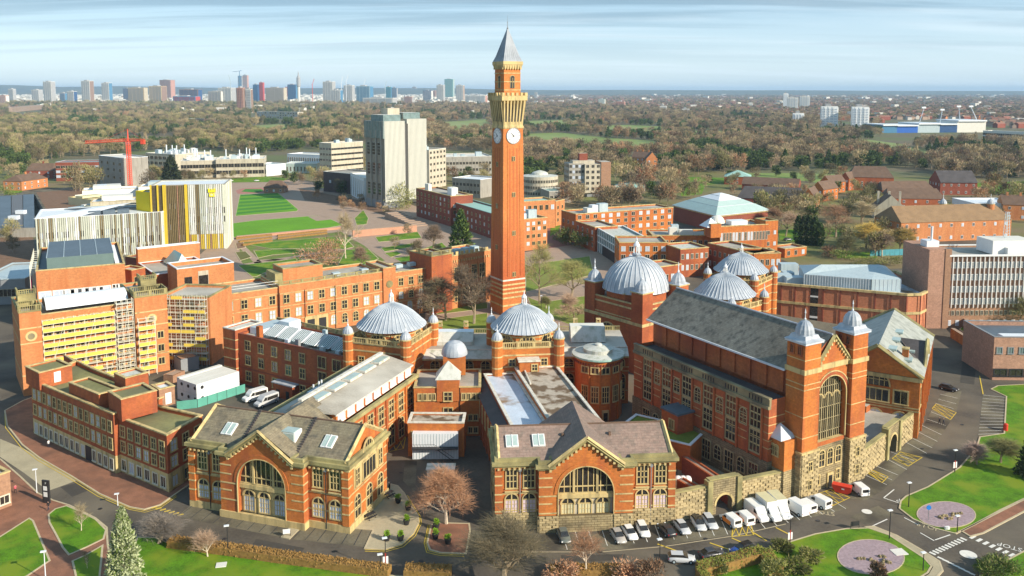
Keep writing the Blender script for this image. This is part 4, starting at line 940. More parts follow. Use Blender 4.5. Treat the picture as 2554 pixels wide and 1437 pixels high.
for a in(-2.35,-1.9,-1.45,-.95,-.4):
 x,y=5.42*cos(a),5.42*sin(a);k=MB();k.box((-.18,-.18,.2),(.18,.1,12.4),OR);k.build('pilaster',b.e,loc=(5.4*cos(a+.2),5.4*sin(a+.2),0),rz=a+.2+pi/2)
 window(b.e,x,y,11.4,a+pi/2,'wide',1.6,1.3,ST);window(b.e,x,y,4.6,a+pi/2,'tall3',1.5,3.6,ST)
k=MB();k.box((-.8,-.3,0),(.8,.1,2.8),ST);k.box((-.5,-.34,0),(.5,-.3,2.3),GL);k.build('door',b.e,loc=(5.4*cos(-1.45),5.4*sin(-1.45),0),rz=.12)
# tall block between the wings, low block, white cabins
P0=at(1032,968,11);P1=at(1199,966,11)
b=Bld('brick_block','plain orange brick block with little pyramid roof between two long wings',P0,P1);e=b.e;W=b.w
block(e,rect(0,0,W,12),0,11,OR,FLT,.5,ST,.15)
k=MB();k.box((5.0,-.3,8),(9.8,5,12.8),OR);k.build('stair_tower',e)
k=MB();k.lathe([(3.9,12.8),(.1,16.2)],4,LEADL,(7.4,2.4,0),pi/4);k.build('pyramid_roof',e)
k=MB();k.box((6,8,11),(11,13,15.2),OR);k.build('stair_tower',e)
k=MB();k.lathe([(2.9*sqrt(max(0,1-(i/8)**2))+.1,15.2+3.2*i/8)for i in range(9)],20,LEAD,(8.5,10.5,0));k.build('barrel_roof',e)
for u in(1.6,2.7,3.8,4.6):window(e,u-.3,0,8.3,0,'plain',.6,1.3,ST)
for u in(10.8,11.9,13.0,14.1):window(e,u,0,8.3,0,'plain',.6,1.3,ST)
window(e,7.4,-.3,8.2,0,'sash',1.6,1.8,ST);window(e,7.4,0,3.0,0,'tall2',1.8,3.4,ST)
for u in(12.2,13.4):window(e,u,0,3.6,0,'plain',.7,1.2,ST);window(e,u,0,.8,0,'plain',.7,1.2,ST)
k=MB();k.bar((9.95,-.12,0),(9.95,-.12,11),.09,BLK,5);k.build('drainpipe',e)
Q0=at(1017,1055,7.2);Q1=at(1157,1056,7.2)
b=Bld('brick_block','low orange brick block with wet flat roof behind the stacked white cabins',Q0,Q1);block(b.e,rect(0,0,b.w,5.4),0,7.2,OR,FLP,.3,STW,.2)
for i in range(4):window(b.e,b.w*(i+.6)/4.4,0,4.4,0,'plain',1.5,.9,ST)
Q0=at(1029,1147);Q1=at(1143,1146)
b=Bld('stacked_cabins','two stacked white metal site cabins with outside stair in front of low brick block',Q0,Q1,cat='site cabin');W=b.w
for i in range(2):
 k=MB();k.box((0,0,.1+i*2.75),(W,3.0,2.8+i*2.75),WHM);o=k.build('cabin',b.e)
 k=MB()
 for j in range(16):k.box((W*(j+.5)/16-.04,-.05,.2+i*2.75),(W*(j+.5)/16+.04,0,2.7+i*2.75),GRM)
 k.build('ribs',o)
k=MB();k.box((0,-1.2,2.6),(W,-.05,2.75),BLK);k.bar((W*.5,-.7,2.7),(W*.9,-.9,0),.08,BLK);k.bar((W*.5,-1.2,3.6),(W*.9,-1.2,.9),.05,BLK);k.bar((0,-1.2,3.7),(W*.5,-1.2,3.7),.04,BLK)
for j in range(9):k.bar((W*j/16,-1.2,2.7),(W*j/16,-1.2,3.7),.03,BLK)
k.build('stair',b.e)
c=at(1100,1195);b=Bld('stone_kiosk','small white-speckled stone box behind the copper birch',c,ang=0,cat='kiosk');k=MB();k.box((-2.6,-1.2,0),(2.6,1.2,2.4),CONW);k.build('body',b.e);k=MB();k.box((-2.8,-1.4,2.4),(2.8,1.4,2.6),STW);k.build('lid',b.e)
# great hall
A=at(1995,1246);Bp=at(2147,1196)
ang=radians(30);gh=Bld('great_hall','great hall with tall arched front window, two silver-capped towers and long slate roof',A,ang=ang)
e=gh.e;W=17.4;TW=4.2;zS=8.6
Lh=44
m=MB()
m.prism(rect(1.2,2,W-1.2,Lh),14,23.4,RB,cap=False,bottom=False);m.build('nave_wall',e)
gable_roof(e,.7,1.2,W-.7,Lh+1,23.4,29.6,SLH,'v',over=.6,wall=RB)
k=MB();k.bar((W/2,1.2,29.7),(W/2,Lh+1,29.7),.2,LEAD,5)
for s in(0.0,W):k.box((s-.1 if s else s-.15,4.6,23.1),(s+.15,Lh+1,23.45),LEADS)
k.build('gutter',e)
for s,xx in((-1,1.2),(1,W-1.2)):
 for i in range(9):
  y=6+i*4.2;k=MB();k.box((xx+s*.01,y-.35,18.6),(xx+s*.35,y+.35,23.1),RB);k.build('buttress',e)
vf=.9;apex=lambda u:24.2+(29.3-24.2)*max(0,1-abs(u-W/2)/(W/2-TW+1.2))
m=MB();c=W/2;r=3.95;zs_=17.9
m.face([(TW-.2,vf,zS),(c-r,vf,zS),(c-r,vf,apex(c-r)),(TW-.2,vf,apex(TW-.2))],OR);m.face([(c+r,vf,zS),(W-TW+.2,vf,zS),(W-TW+.2,vf,apex(W-TW+.2)),(c+r,vf,apex(c+r))],OR)
N=16
for i in range(N):
 a=c-r*cos(pi*i/N);d=c-r*cos(pi*(i+1)/N);za=zs_+r*sin(pi*i/N);zd=zs_+r*sin(pi*(i+1)/N)
 m.face([(a,vf,za),(d,vf,zd),(d,vf,apex(d)),(a,vf,apex(a))],OR);m.face([(a,vf,za),(a,vf+1,za),(d,vf+1,zd),(d,vf,zd)],OR)
for s in(c-r,c+r):m.face([(s,vf,zS+.8),(s,vf+1,zS+.8),(s,vf+1,zs_),(s,vf,zs_)],OR)
m.face([(c-r,vf,zS),(c+r,vf,zS),(c+r,vf,zS+.8),(c-r,vf,zS+.8)],OR);m.face([(c-r,vf,zS+.8),(c+r,vf,zS+.8),(c+r,vf+1,zS+.8),(c-r,vf+1,zS+.8)],ST)
m.build('front_wall',e)
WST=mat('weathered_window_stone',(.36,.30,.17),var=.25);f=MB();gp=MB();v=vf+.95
gp.face([(x,v,z)for x,z in[(c-r,zS+.8),(c+r,zS+.8)]+[(c+r*cos(pi*i/N),zs_+r*sin(pi*i/N))for i in range(N+1)]],GL)
for kx in(-.85,-.71,-.57,-.43,-.29,-.145,0,.145,.29,.43,.57,.71,.85):
 t=.1 if abs(abs(kx)-.43)<.01 or kx==0 else.045;f.box((c+kx*r-t,v-.2,zS+.8),(c+kx*r+t,v-.02,zs_+r*sqrt(1-kx*kx)),WST)
for z in(10.8,13.2,15.6,18.0,19.6):x=r if z<=zs_ else sqrt(r*r-(z-zs_)**2);f.box((c-x,v-.12,z-.06),(c+x,v-.02,z+.06),WST)
for(a,d)in((.25,2.9),):
 for s in(-.57,0,.57):arch_ring(f,c+s*r,v,17.4,.9,1.05,ST,-.22,-.02,10)
o=f.build('great_window',e);gp.build('pane',o)
k=MB();arch_ring(k,c,vf,zs_,r,r+.8,RB,-.14);k.build('brick_arch',e);k=MB();arch_ring(k,c,vf,zs_,r+.8,r+1.0,ST,-.2);k.build('stone_arch',e);k=MB();arch_ring(k,c,vf,zs_,r-.02,r+.16,ST,-.2,legs=zs_-zS-.8);k.build('stone_arch',e)
for u0 in(0,W-TW):
 k=MB();k.box((u0,0,zS),(u0+TW,TW,29.2),OR);k.build('tower',e)
 bands(e,rect(u0,0,u0+TW,TW),(11.5,15.5,20.6,21.6,26.2),.16,.04)
 k=MB();k.ring(rect(u0,0,u0+TW,TW),23.6,24.5,.22,.3,ST);k.build('stone_band',e)
 k=MB();k.box((u0-.35,-.35,29.2),(u0+TW+.35,TW+.35,29.6),LEADS);k.build('tower_cornice',e)
 cx=u0+TW/2;cy=TW/2
 k=MB();hw=TW/2+.5
 k.lathe([(hw*1.414,29.6),(hw*1.05,30.0),(hw*.9,30.6)],4,LEAD,(cx,cy,0),pi/4);rr_=TW*.42
 k.lathe([(rr_,30.2),(rr_*1.0,30.9),(rr_*.93,31.6),(rr_*.76,32.3),(rr_*.45,32.9),(.1,33.2)],28,LEAD,(cx,cy,0),flute=lambda i:1 if i%2 else.94);k.build('tower_dome',e)
 k=MB();k.lathe([(.16,33.1),(.2,33.4),(.07,33.6),(.06,34.3),(.14,34.5),(.02,35.3)],6,WHM,(cx,cy,0));k.build('finial',e)
 for(a,bb,rz)in((u0,cy-.9,-pi/2),(u0,cy+.9,-pi/2)):window(e,a,bb,27.2,rz,'plain',.7,1.5,RB)
 k=MB();k.box((u0-.25,-.25,0),(u0+TW+.25,TW,zS),RU);k.build('tower_base',e)
 k=MB();k.box((u0-.35,-.35,zS-.05),(u0+TW+.35,TW,zS+.35),ST);k.build('stone_band',e)
for s in(-1,1):
 k=MB();a=Vector((c+s*(W/2-TW-.1),vf-.2,24.6));d=Vector((c,vf-.2,29.6));k.bar(a,d,.4,STM)
 for i in range(8):x=a.lerp(d,(i+.5)/8);k.box((x.x-.18,vf-.4,x.z-.85),(x.x+.18,vf,x.z-.45),ST)
 k.build('gable_cornice',e)
k=MB();k.box((TW,vf-.3,23.5),(W-TW,vf,24.5),ST);k.build('frieze',e)
for z in(11.5,15.5,20.6,21.6):k=MB();k.box((TW,vf-.05,z),(c-r-.1,vf,z+.16),ST);k.build('stone_band',e);k=MB();k.box((c+r+.1,vf-.05,z),(W-TW,vf,z+.16),ST);k.build('stone_band',e)
k=MB();k.box((TW,vf-.1,0),(W-TW,vf+.4,zS),RU);k.build('stone_base',e)
for d in(-2.3,0,2.3):window(e,c+d,vf-.12,4.6,0,'arch',1.4,3.1,ST)
for d in(-3.2,2.4):window(e,c+d,vf-.12,1.2,0,'sash',.9,1.8,ST)
k=MB();k.box((c-.6,vf-.35,0),(c+1.0,vf-.1,2.9),ST);k.box((c-.3,vf-.4,0),(c+.7,vf-.35,2.4),GL);k.build('door',e)
for u in(TW/2,W-TW/2):window(e,u,-.26,5.2,0,'sash',.9,1.6,ST);window(e,u,-.26,1.6,0,'sash',.9,1.6,ST)
cnt=[0];stonework(e,(-.25,-.25),(TW+.25,-.25),.05,zS,cnt=cnt,sw=1.2,sh=.48,lim=300,holes=((1.6,3.6,1.2,3.7),(1.6,3.6,4.8,7.3)));stonework(e,(W-TW-.25,-.25),(W+.25,-.25),.05,zS,cnt=cnt,sw=1.2,sh=.48,holes=((1.6,3.6,1.2,3.7),(1.6,3.6,4.8,7.3)))
stonework(e,(-.25,TW),(-.25,-.25),.05,zS,cnt=cnt,sw=1.2,sh=.48)
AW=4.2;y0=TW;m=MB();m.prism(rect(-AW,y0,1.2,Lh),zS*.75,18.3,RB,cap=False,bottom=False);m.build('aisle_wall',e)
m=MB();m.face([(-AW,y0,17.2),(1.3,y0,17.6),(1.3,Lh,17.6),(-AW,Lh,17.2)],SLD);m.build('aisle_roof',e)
m=MB();m.ring(rect(-AW-.1,y0,1.0,Lh),0,6.5,.15,.3,mat('weathered_base_shade_tint',(0.26,0.215,0.135),var=.35,scale=.6,bump=.3,brick=(1.1,.42,(.4,.36,.3),.8)));m.build('stone_base',e)  # darker weathered stone: this side's shade is put into its colour
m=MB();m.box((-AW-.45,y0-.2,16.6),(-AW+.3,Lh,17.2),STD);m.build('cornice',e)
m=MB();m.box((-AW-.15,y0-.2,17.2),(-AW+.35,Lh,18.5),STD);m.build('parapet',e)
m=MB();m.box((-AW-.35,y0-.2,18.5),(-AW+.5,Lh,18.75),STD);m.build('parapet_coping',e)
nb=6
for i in range(nb):
 y=y0+3.2+i*(Lh-y0-5)/(nb-.5);yy=y+(Lh-y0)/nb*.47
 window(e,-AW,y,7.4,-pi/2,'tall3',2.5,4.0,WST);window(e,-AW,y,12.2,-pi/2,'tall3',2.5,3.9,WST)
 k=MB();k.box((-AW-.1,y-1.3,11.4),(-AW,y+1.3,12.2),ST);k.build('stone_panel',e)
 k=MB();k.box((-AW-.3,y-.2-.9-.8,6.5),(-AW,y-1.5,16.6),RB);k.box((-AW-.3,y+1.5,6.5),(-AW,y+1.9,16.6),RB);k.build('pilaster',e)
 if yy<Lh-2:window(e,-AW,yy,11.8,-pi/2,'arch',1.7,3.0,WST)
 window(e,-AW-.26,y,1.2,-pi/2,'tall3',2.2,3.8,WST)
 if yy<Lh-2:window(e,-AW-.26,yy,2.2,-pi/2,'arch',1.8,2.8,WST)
 k=MB()
 for j in range(5):k.box((-AW-.2,y-1.6+.75*j,17.35),(-AW-.14,y-1.3+.75*j,18.3),BLK)
 k.build('parapet_opening',e)
bands(e,rect(-AW,y0,1.2,Lh),(8.9,10.4,11.9,13.4,14.9),.14,.03)
k=MB();k.box((-AW-4.5,24,0),(-AW-.2,29,5.2),RU);k.build('porch_base',e);k=MB();k.box((-AW-4.5,24,5.2),(-AW-.2,29,9.4),RB);k.build('porch',e);k=MB();k.box((-AW-4.7,23.8,9.4),(-AW,29.2,9.8),FLD);k.build('porch_roof',e)
for y in(25.4,26.2):window(e,-AW-4.5,y,6.2,-pi/2,'plain',.5,1.8,ST)
window(e,-AW-2.4,24,1.0,0,'wide',2.4,2.2,ST,GG)
k=MB();k.box((-3.2,-.2+1.4,0),(.2,TW+1.6,5.6),RU);k.build('porch_base',e);k=MB();k.box((-3.2,1.2,5.6),(.1,TW+1.6,11.2),OR);k.build('porch',e);k=MB();k.lathe([(2.9,11.2),(2.8,11.5),(.1,13.6)],4,LEADS,(-1.5,3.8,0),pi/4);k.build('pyramid_roof',e)
for y in(3.0,3.9,4.8):window(e,-3.2,y,8.0,-pi/2,'arch',.6,2.0,ST)
RB_=radians(0)
C1=at(1603,735,22.0);C0=at(1462,700,22.0)
rb=Bld('domed_hall','large square domed hall with four square turrets behind the great hall',C0,C1);e=rb.e;W3=rb.w
print('domed hall',W3,math.degrees(rb.ang))
D3=18
block(e,rect(0,0,W3,D3),0,18.6,RB,FLT,.5,ST,.25)
for p in((1.7,1.7),(W3-1.7,1.7),(W3-1.7,D3-1.7),(1.7,D3-1.7)):turret(e,p,0,22.0,2.0,RB,square=True)
for z in(19.4,17.2,14.4):bands(e,rect(-.3,-.3,W3+.3,D3+.3)if z>19 else rect(0,0,W3,D3),(z,)if z<19 else(),.45 if z==17.2 else.25,.1)
k=MB();k.ring(rect(-.05,-.05,W3+.05,D3+.05),13.2,14.0,.35,.1,ST);k.build('cornice',e)
window(e,W3*.42,-.02,8.2,0,'lunette',7,3.6,ST)
r3=8.9;k=MB();k.lathe([(r3*.98,18),(r3*.98,20.6)],8,RB,(W3/2,D3/2,0),pi/8);k.build('drum',e);k=MB();k.lathe([(r3*.98,20.3),(r3*1.06,20.6),(r3*1.06,20.9)],8,ST,(W3/2,D3/2,0),pi/8);k.build('cornice',e)
dome(e,(W3/2,D3/2),20.8,r3*1.03,8.6,36,4.2,[(1.02,-.02),(1.0,.03),(.97,.18),(.9,.38),(.78,.58),(.62,.75),(.43,.88),(.24,.96),(.12,1.0),(.06,1.08)],key='big')
# clock tower
ct=at(1254,788);tw=Bld('clock_tower','very tall tapering orange brick clock tower with white clock faces and grey spire',ct,ang=radians(30),cat='clock tower');e=tw.e
S0=8.9;cx=cy=S0/2
def sq(mb,prof,m,rot=0):mb.lathe([(r*sqrt(2),z)for r,z in prof],4,m,(cx,cy,0),pi/4+rot)
TWB_=mat('tower_brick',(0.64,0.225,0.065),scale=0.12,var=0.12,brick=(0.9,0.35,(0.8,0.75,0.7),0.35),col2=(0.52,0.13,0.04))
GRV=mat('groove_shade_brick',(0.47,0.135,0.045),var=0.1)  # darker brick for flat groove strips: recess shade put into the colour
hw=lambda z:4.45-(4.45-3.75)*z/63
k=MB();sq(k,[(4.45,0),(3.75,63)],TWB_);k.build('shaft',e)
for z in(3.0,5.6,7.2,8.6,10.0,11.6):k=MB();sq(k,[(hw(z)+.0,z),(hw(z)+.06,z),(hw(z)+.06,z+.55),(hw(z),z+.55)],ST if z<11 else STW);k.build('stone_band',e)
def on_face(f,d,z,out_=0.0):
 a=f*pi/2;h=hw(z)+out_ if z<63 else out_
 return(cx+cos(a)*d+sin(a)*h,cy+sin(a)*d-cos(a)*h,z)
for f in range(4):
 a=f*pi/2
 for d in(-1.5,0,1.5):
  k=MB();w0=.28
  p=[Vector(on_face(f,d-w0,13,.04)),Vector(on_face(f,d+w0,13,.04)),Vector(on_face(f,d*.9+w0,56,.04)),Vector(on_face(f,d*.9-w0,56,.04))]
  k.face(p,GRV);q=[Vector(on_face(f,d*.9+w0*cos(pi*i/6),56+w0*sin(pi*i/6),.04))for i in range(7)];k.face(q,GRV);k.build('groove_shade_strip',e)
 for d in(-2.5,2.5):
  k=MB();k.bar(on_face(f,d,13,.0),on_face(f,d*.9,57.5,.0),.14,TWB_);k.build('pilaster_strip',e)
 for z in((13,27,40,52)if f%2==0 else(22,36,50)):
  x,y,z_=on_face(f,0,z,.06)
  for d in(-.35,.35):
   x,y,z_=on_face(f,d,z,.08);link('window',wmesh1('q',.35,1.4,ST,GL),e,(x,y,z_),a)
 c0=Vector(on_face(f,0,60.3,0.16));X=Vector((cos(a),sin(a),0));Nn=Vector((sin(a),-cos(a),0));Z=Vector((0,0,1))
 def disc_(m,r0,r1,off,mt,n=32):
  pts=[(c0+Nn*off+X*cos(2*pi*i/n)*r1+Z*sin(2*pi*i/n)*r1)for i in range(n)]
  if r0==0:m.face(pts,mt)
  else:
   p2=[(c0+Nn*off+X*cos(2*pi*i/n)*r0+Z*sin(2*pi*i/n)*r0)for i in range(n)]
   for i in range(n):m.face([pts[i],pts[(i+1)%n],p2[(i+1)%n],p2[i]],mt)
 k=MB();k.bar(c0-Nn*.4,c0-Nn*.02+Nn*.02,2.65,WH,28);disc_(k,0,2.6,.03,mat('clock_opal_glass',(0.78,0.78,0.76),rough=.4));o=k.build('clock_face',e)
 k=MB();disc_(k,2.5,2.72,.1,GRY);disc_(k,1.75,1.82,.06,GRY)
 for i in range(12):
  t=2*pi*i/12;u=X*sin(t)+Z*cos(t);v=X*cos(t)-Z*sin(t);k.face([c0+Nn*.06+u*1.9-v*.07,c0+Nn*.06+u*1.9+v*.07,c0+Nn*.06+u*2.4+v*.07,c0+Nn*.06+u*2.4-v*.07],BLK)
 k.build('numerals',o)
 for(t,L,w_)in((radians(315),1.45,.16),(radians(232),2.2,.1)):
  u=X*sin(t)+Z*cos(t);v=X*cos(t)-Z*sin(t);k=MB();b0=c0+Nn*.12;k.face([b0-u*.4-v*w_,b0-u*.4+v*w_,b0+u*L+v*w_*.4,b0+u*L-v*w_*.4],BLK);k.build('clock_hand',o)
 for i in range(7):
  d=-3.4+i*6.8/6;k=MB();A_=Vector((cx,cy,0))+X*d*.97+Nn*3.7;B_=Vector((cx,cy,0))+X*d*1.13+Nn*4.75
  w_=.26
  k.face([A_-X*w_+Z*63.6,A_+X*w_+Z*63.6,B_+X*w_+Z*72,B_-X*w_+Z*72],ST);k.face([A_-X*w_+Z*63.6,B_-X*w_+Z*72,A_-X*w_+Z*72],ST);k.face([A_+X*w_+Z*63.6,A_+X*w_+Z*72,B_+X*w_+Z*72],ST);k.build('corbel_rib',e)
 for i in range(6):
  d=-3.4+(i+.5)*6.8/6
  k=MB();k.face([Vector((cx,cy,0))+X*(d*.99-.22)+Nn*3.86+Z*65,Vector((cx,cy,0))+X*(d*.99+.22)+Nn*3.86+Z*65,Vector((cx,cy,0))+X*(d*1.08+.22)+Nn*4.02+Z*71,Vector((cx,cy,0))+X*(d*1.08-.22)+Nn*4.02+Z*71],BLK);k.build('recess_shade',e)  # flat black faces paint the shade between the corbel ribs
 for i in range(6):
  d=-4.3+i*8.6/5;k=MB();p=Vector((cx,cy,0))+X*d+Nn*4.7;q=[p-X*.45-Nn*.3,p+X*.45-Nn*.3,p+X*.45+Nn*.25,p-X*.45+Nn*.25];k.prism([tuple(x[:2])for x in q],73.5,74.6,ST);k.build('merlon',e)
 k=MB();p=Vector((cx,cy,0))+Nn*3.17
 pts=[p-X*.75+Z*76,p+X*.75+Z*76]+[p+X*.75*cos(pi*i/8)+Z*(79.3+.75*sin(pi*i/8))for i in range(9)];k.face(pts,BLK);o=k.build('belfry_opening',e)
 k=MB();k.bar(p+Nn*.1+Z*76,p+Nn*.1+Z*79.4,.12,ST,6);
 for s in(-1,1):k.bar(p+X*s*.85+Z*76,p+X*s*.85+Z*79.3,.14,ST)
 for i in range(8):k.bar(p+Nn*.05+X*.9*cos(pi*i/8)+Z*(79.3+.9*sin(pi*i/8)),p+Nn*.05+X*.9*cos(pi*(i+1)/8)+Z*(79.3+.9*sin(pi*(i+1)/8)),.13,ST)
 k.build('tracery',o)
 for i in range(7):d=-2.9+i*5.8/6;p=Vector((cx,cy,0))+X*d+Nn*3.3;q=[p-X*.2-Nn*.2,p+X*.2-Nn*.2,p+X*.2+Nn*.35,p-X*.2+Nn*.35];k=MB();k.prism([tuple(x[:2])for x in q],82.2,83.7,ST);k.build('corbel',e)
k=MB();sq(k,[(3.7,62.6),(3.95,62.8),(3.95,63.4),(3.8,63.6),(3.75,64),(4.0,71.5),(4.85,72),(4.85,73.6),(3.0,73.7)],ST);k.build('corbelled_gallery',e)
k=MB();sq(k,[(3.15,73.4),(3.1,82.4)],TWB_);k.build('belfry',e)
for z in(75.3,78,80.8):k=MB();sq(k,[(3.14,z),(3.22,z),(3.22,z+.3),(3.14,z+.3)],ST);k.build('stone_band',e)
k=MB();sq(k,[(3.15,82.3),(3.3,82.5),(3.6,83.6),(3.75,83.8),(3.75,84.8),(3.3,84.9)],ST);k.build('cornice',e)
k=MB();sq(k,[(3.65,84.8),(2.9,86.6),(.18,95.6)],mat('spire_lead',(.29,.32,.36),rough=.55,streak=((.2,.22,.25),.6)));k.build('spire',e)
for f in range(4):
 a=f*pi/2+pi/4
 for t in(-.75,-.5,-.25,0,.25,.5,.75):
  A_=Vector((cx+cos(a-pi/4)*3.5*t*1.0+sin(a-pi/4)*3.5,cy+sin(a-pi/4)*3.5*t-cos(a-pi/4)*3.5,85.2));k=MB();k.bar(A_,(cx,cy,95.5),.07,LEAD,3,.02);k.build('seam',e)
k=MB();k.lathe([(.2,95.3),(.35,95.8),(.12,96.2),(.07,97.5),(.2,97.7),(.05,98),(.03,100)],8,GRY,(cx,cy,0));k.build('finial',e)
# generic block given by the photo pixels of its roof's front edge
def qb(name,label,pA,pB,z,depth,wall,roof=None,rows=(),side=(),cop=None,par=.6,base=None,group=None,far=True,fm=None,gm=None,alt=None,cop_h=.2,skw=0,left=None):
 b=Bld(name,label,at(*pA,z),at(*pB,z),group=group);W=b.w
 block(b.e,rect(0,0,W,depth),0,z,wall,roof,par,cop,cop_h)
 for(zz_,h,w_,n,st)in rows:row(b.e,(0,0),(W,0),n,zz_,w_,h,st,fm,gm,far=far,alt=alt)
 for(zz_,h,w_,n,st)in side:row(b.e,(W,0),(W,depth),n,zz_,w_,h,st,fm,gm,far=far,alt=alt)
 for(zz_,h,w_,n,st)in(left if left is not None else side):row(b.e,(0,depth),(0,0),n,zz_,w_,h,st,fm,gm,far=far,alt=alt)
 return b
def rbox(b,u0,v0,u1,v1,z0,z1,m,top=None,name='roof_plant'):
 k=MB();k.box((u0,v0,z0),(u1,v1,z1),m,top);return k.build(name,b.e)
WHF=mat('cream_window_frame',(0.60,0.56,0.44),var=.08)
fr=[(85,1081),(290,1181)]
b=Bld('brick_offices','long red brick offices with mossy flat roof and stone ground floor along the red pavement',at(85,1083),at(290,1183));W=b.w;e=b.e
rp=[b.P(*p,12.2)for p in((84,959),(251,1042),(290,1030),(412,989),(236,921),(158,886),(62,906))]
rp=[(0,0),(W,0),(W+.3,7),rp[3],rp[4],rp[5],(-5,12)]
block(e,rp,0,12.2,RB,FLM,.8,ST,.25,.15)
k=MB();k.ring(ccw(rp),0,3.7,.02,.1,ST);k.build('stone_ground_floor',e)
for z,st in((.7,'plain'),(4.9,'sash'),(8.4,'sash')):row(e,(0,0),(W,0),15,z,1.15,2.1,st,ST if z>1 else WHF,GL,1.4,1.4,skip=(10,)if z<1 else(),alt=GB)
for z in(.7,4.9,8.4):row(e,rp[6],(0,0),7,z,1.1,2.1,'plain',ST)
k=MB();u=1.4+(W-2.8)*10/14;k.box((u-1.1,-.12,0),(u+1.1,-.05,3.2),BLK);k.build('doorway',e)
c=b.lo(at(140,930,13));q0=b.P(93,962,12.2);q1=b.P(181,942,12.2)
a=Bld('penthouse','x',at(99,963,12),at(180,943,12))if False else None
def sub(bld,pA,pB,z0,z1,depth,wall,roof,nm='penthouse',cop=None):
 A_=Vector(bld.P(*pA,z0));B_=Vector(bld.P(*pB,z0));d=(B_-A_).normalized();n=Vector((-d.y,d.x))*depth
 p=[tuple(A_),tuple(B_),tuple(B_+n),tuple(A_+n)];block(bld.e,p,z0-.8,z1,wall,roof,.3,cop or ST,.15,names=(nm,nm+'_roof','coping'));return A_,B_,d
A_,B_,d_=sub(b,(99,965),(181,944),12,15,7,RB,FLM)
k=MB();k.box((0,-.05,0),(1.4,0,2.3),WH);o=k.build('door',e,loc=(*(A_+d_*3),12.1),rz=atan2(d_.y,d_.x))
A_,B_,d_=sub(b,(304,1042),(393,1018),12,15.6,6.5,RB,FLM)
k=MB();k.box((0,-.05,0),(1.2,0,2.3),WH);o=k.build('door',e,loc=(*(A_+d_*8.6),12.3),rz=atan2(d_.y,d_.x))
sub(b,(248,1016),(300,1000),12,14.6,12,RB,FLM);sub(b,(315,996),(372,980),12,16.4,5,RB,LEADL)
sub(b,(398,1008),(437,998),11,14,4,BB,WHM,'vent_house')
k=MB();uu=W*.47;vv=3.5
cl=[tuple(Vector(b.P(84,959,12.2))+Vector((2,1.0))),(W-1,1.2),(W-1,6)]
k.build('gutter',e)if k.v else None
b=Bld('brick_offices','lower end block of the red brick offices, nearest the arched pavilion',at(300,1177),at(422,1230));W=b.w;e=b.e
bk=b.P(504,1037,11.2);bk2=b.P(396,1013,11.2);rp=[(0,0),(W,0),bk,bk2,(-.3,8)]
block(e,rp,0,11.2,RB,FLM,.7,ST,.25,.15);k=MB();k.ring(ccw(rp),0,3.7,.02,.1,ST);k.build('stone_ground_floor',e)
for z,st in((.8,'plain'),(4.6,'sash'),(7.7,'sash')):
 row(e,(0,0),(W,0),6,z,1.35,2.0,st,ST if z>1 else WHF,GL,1.6,1.6,alt=GB);row(e,(W,0),bk,3,z,1.5,2.0,st,ST,GL,alt=GB)
link_=MB();b0=b.lo(at(292,1176));link_.prism(ccw([(-2.2,1.8),(0,1.8),(0,9),(-2.2,9)]),0,10.4,RB);link_.build('link_bay',e);row(e,(-2.2,1.8),(0,1.8),1,1,1.4,8.2,'tall3',WHF,GG)
b=Bld('corner_block','pale buff corner block cut by the left edge of the photo',at(-120,1320),at(30,1262));block(b.e,rect(0,0,b.w,9),0,6.5,BB,FLT,.4,ST,.2);row(b.e,(0,0),(b.w,0),4,1,1.5,1.4,'plain',WHF);row(b.e,(b.w,0),(b.w,9),2,3,2,1.4,'plain',WHF)
# tall block wrapped in scaffolding
A=at(47,787,20.5);Bq=at(416,738,20.5);sb=Bld('scaffolded_block','tall orange brick block wrapped in yellow boarded scaffolding',A,Bq);W=sb.w;e=sb.e
u1=sb.P(102,780,20.5)[0];u2=sb.P(335,748,20.5)[0]
OR2=mat('pale_orange_brick',(0.64,0.26,0.10),scale=0.25,var=0.16,streak=((.5,.17,.06),.5),brick=(0.9,0.3,(0.75,0.7,0.65),0.4))
block(e,rect(u1,1.2,u2,19),0,19.6,OR2,FLT,.6,ST,.2)
for(a,d)in((0,u1),(u2,W)):
 block(e,rect(a,0,d,19),0,21.0,OR2,FLT,.6,STM,.3)
 balustrade(e,(a,0),(d,0),21.2,1.5,STM);balustrade(e,(a,0),(a,6),21.2,1.5,STM);balustrade(e,(d,0),(d,6),21.2,1.5,STM);balustrade(e,(a,6),(d,6),21.2,1.5,STM)
 bands(e,rect(a,0,d,19),(16.8,13.0,5),.3)
 k=MB();k.bar(((a+d)/2,-.15,14.9),((a+d)/2,-.02,14.9),1.3,ST,16);k.bar(((a+d)/2,-.2,14.9),((a+d)/2,-.14,14.9),.8,STD,12);k.build('roundel',e)
for z in(2.2,5.8,9.4,13,16.4):row(e,(u1,1.2),(u2,1.2),8,z,1.7,1.7,'sash',ST)
for z in(2.2,5.8,9.4):row(e,(u2,0),(W,0),2,z,1.4,1.7,'plain',ST)
k=MB();u0_,u1_=u1+1.5,u2-1;n=10
pr=[(1.2+4,20.2)]+[(3+9*i/n,20.2+2.4*sin(pi*i/n)**.6)for i in range(n+1)]
for i in range(1,len(pr)-1):(a,za),(d,zd)=pr[i],pr[i+1];k.face([(u0_,a,za),(u1_,a,za),(u1_,d,zd),(u0_,d,zd)],WHM)
k.face([(u0_,a,z)for a,z in pr[1:]],FLD);k.face([(u1_,a,z)for a,z in pr[1:]],FLD);k.build('curved_metal_roof',e)
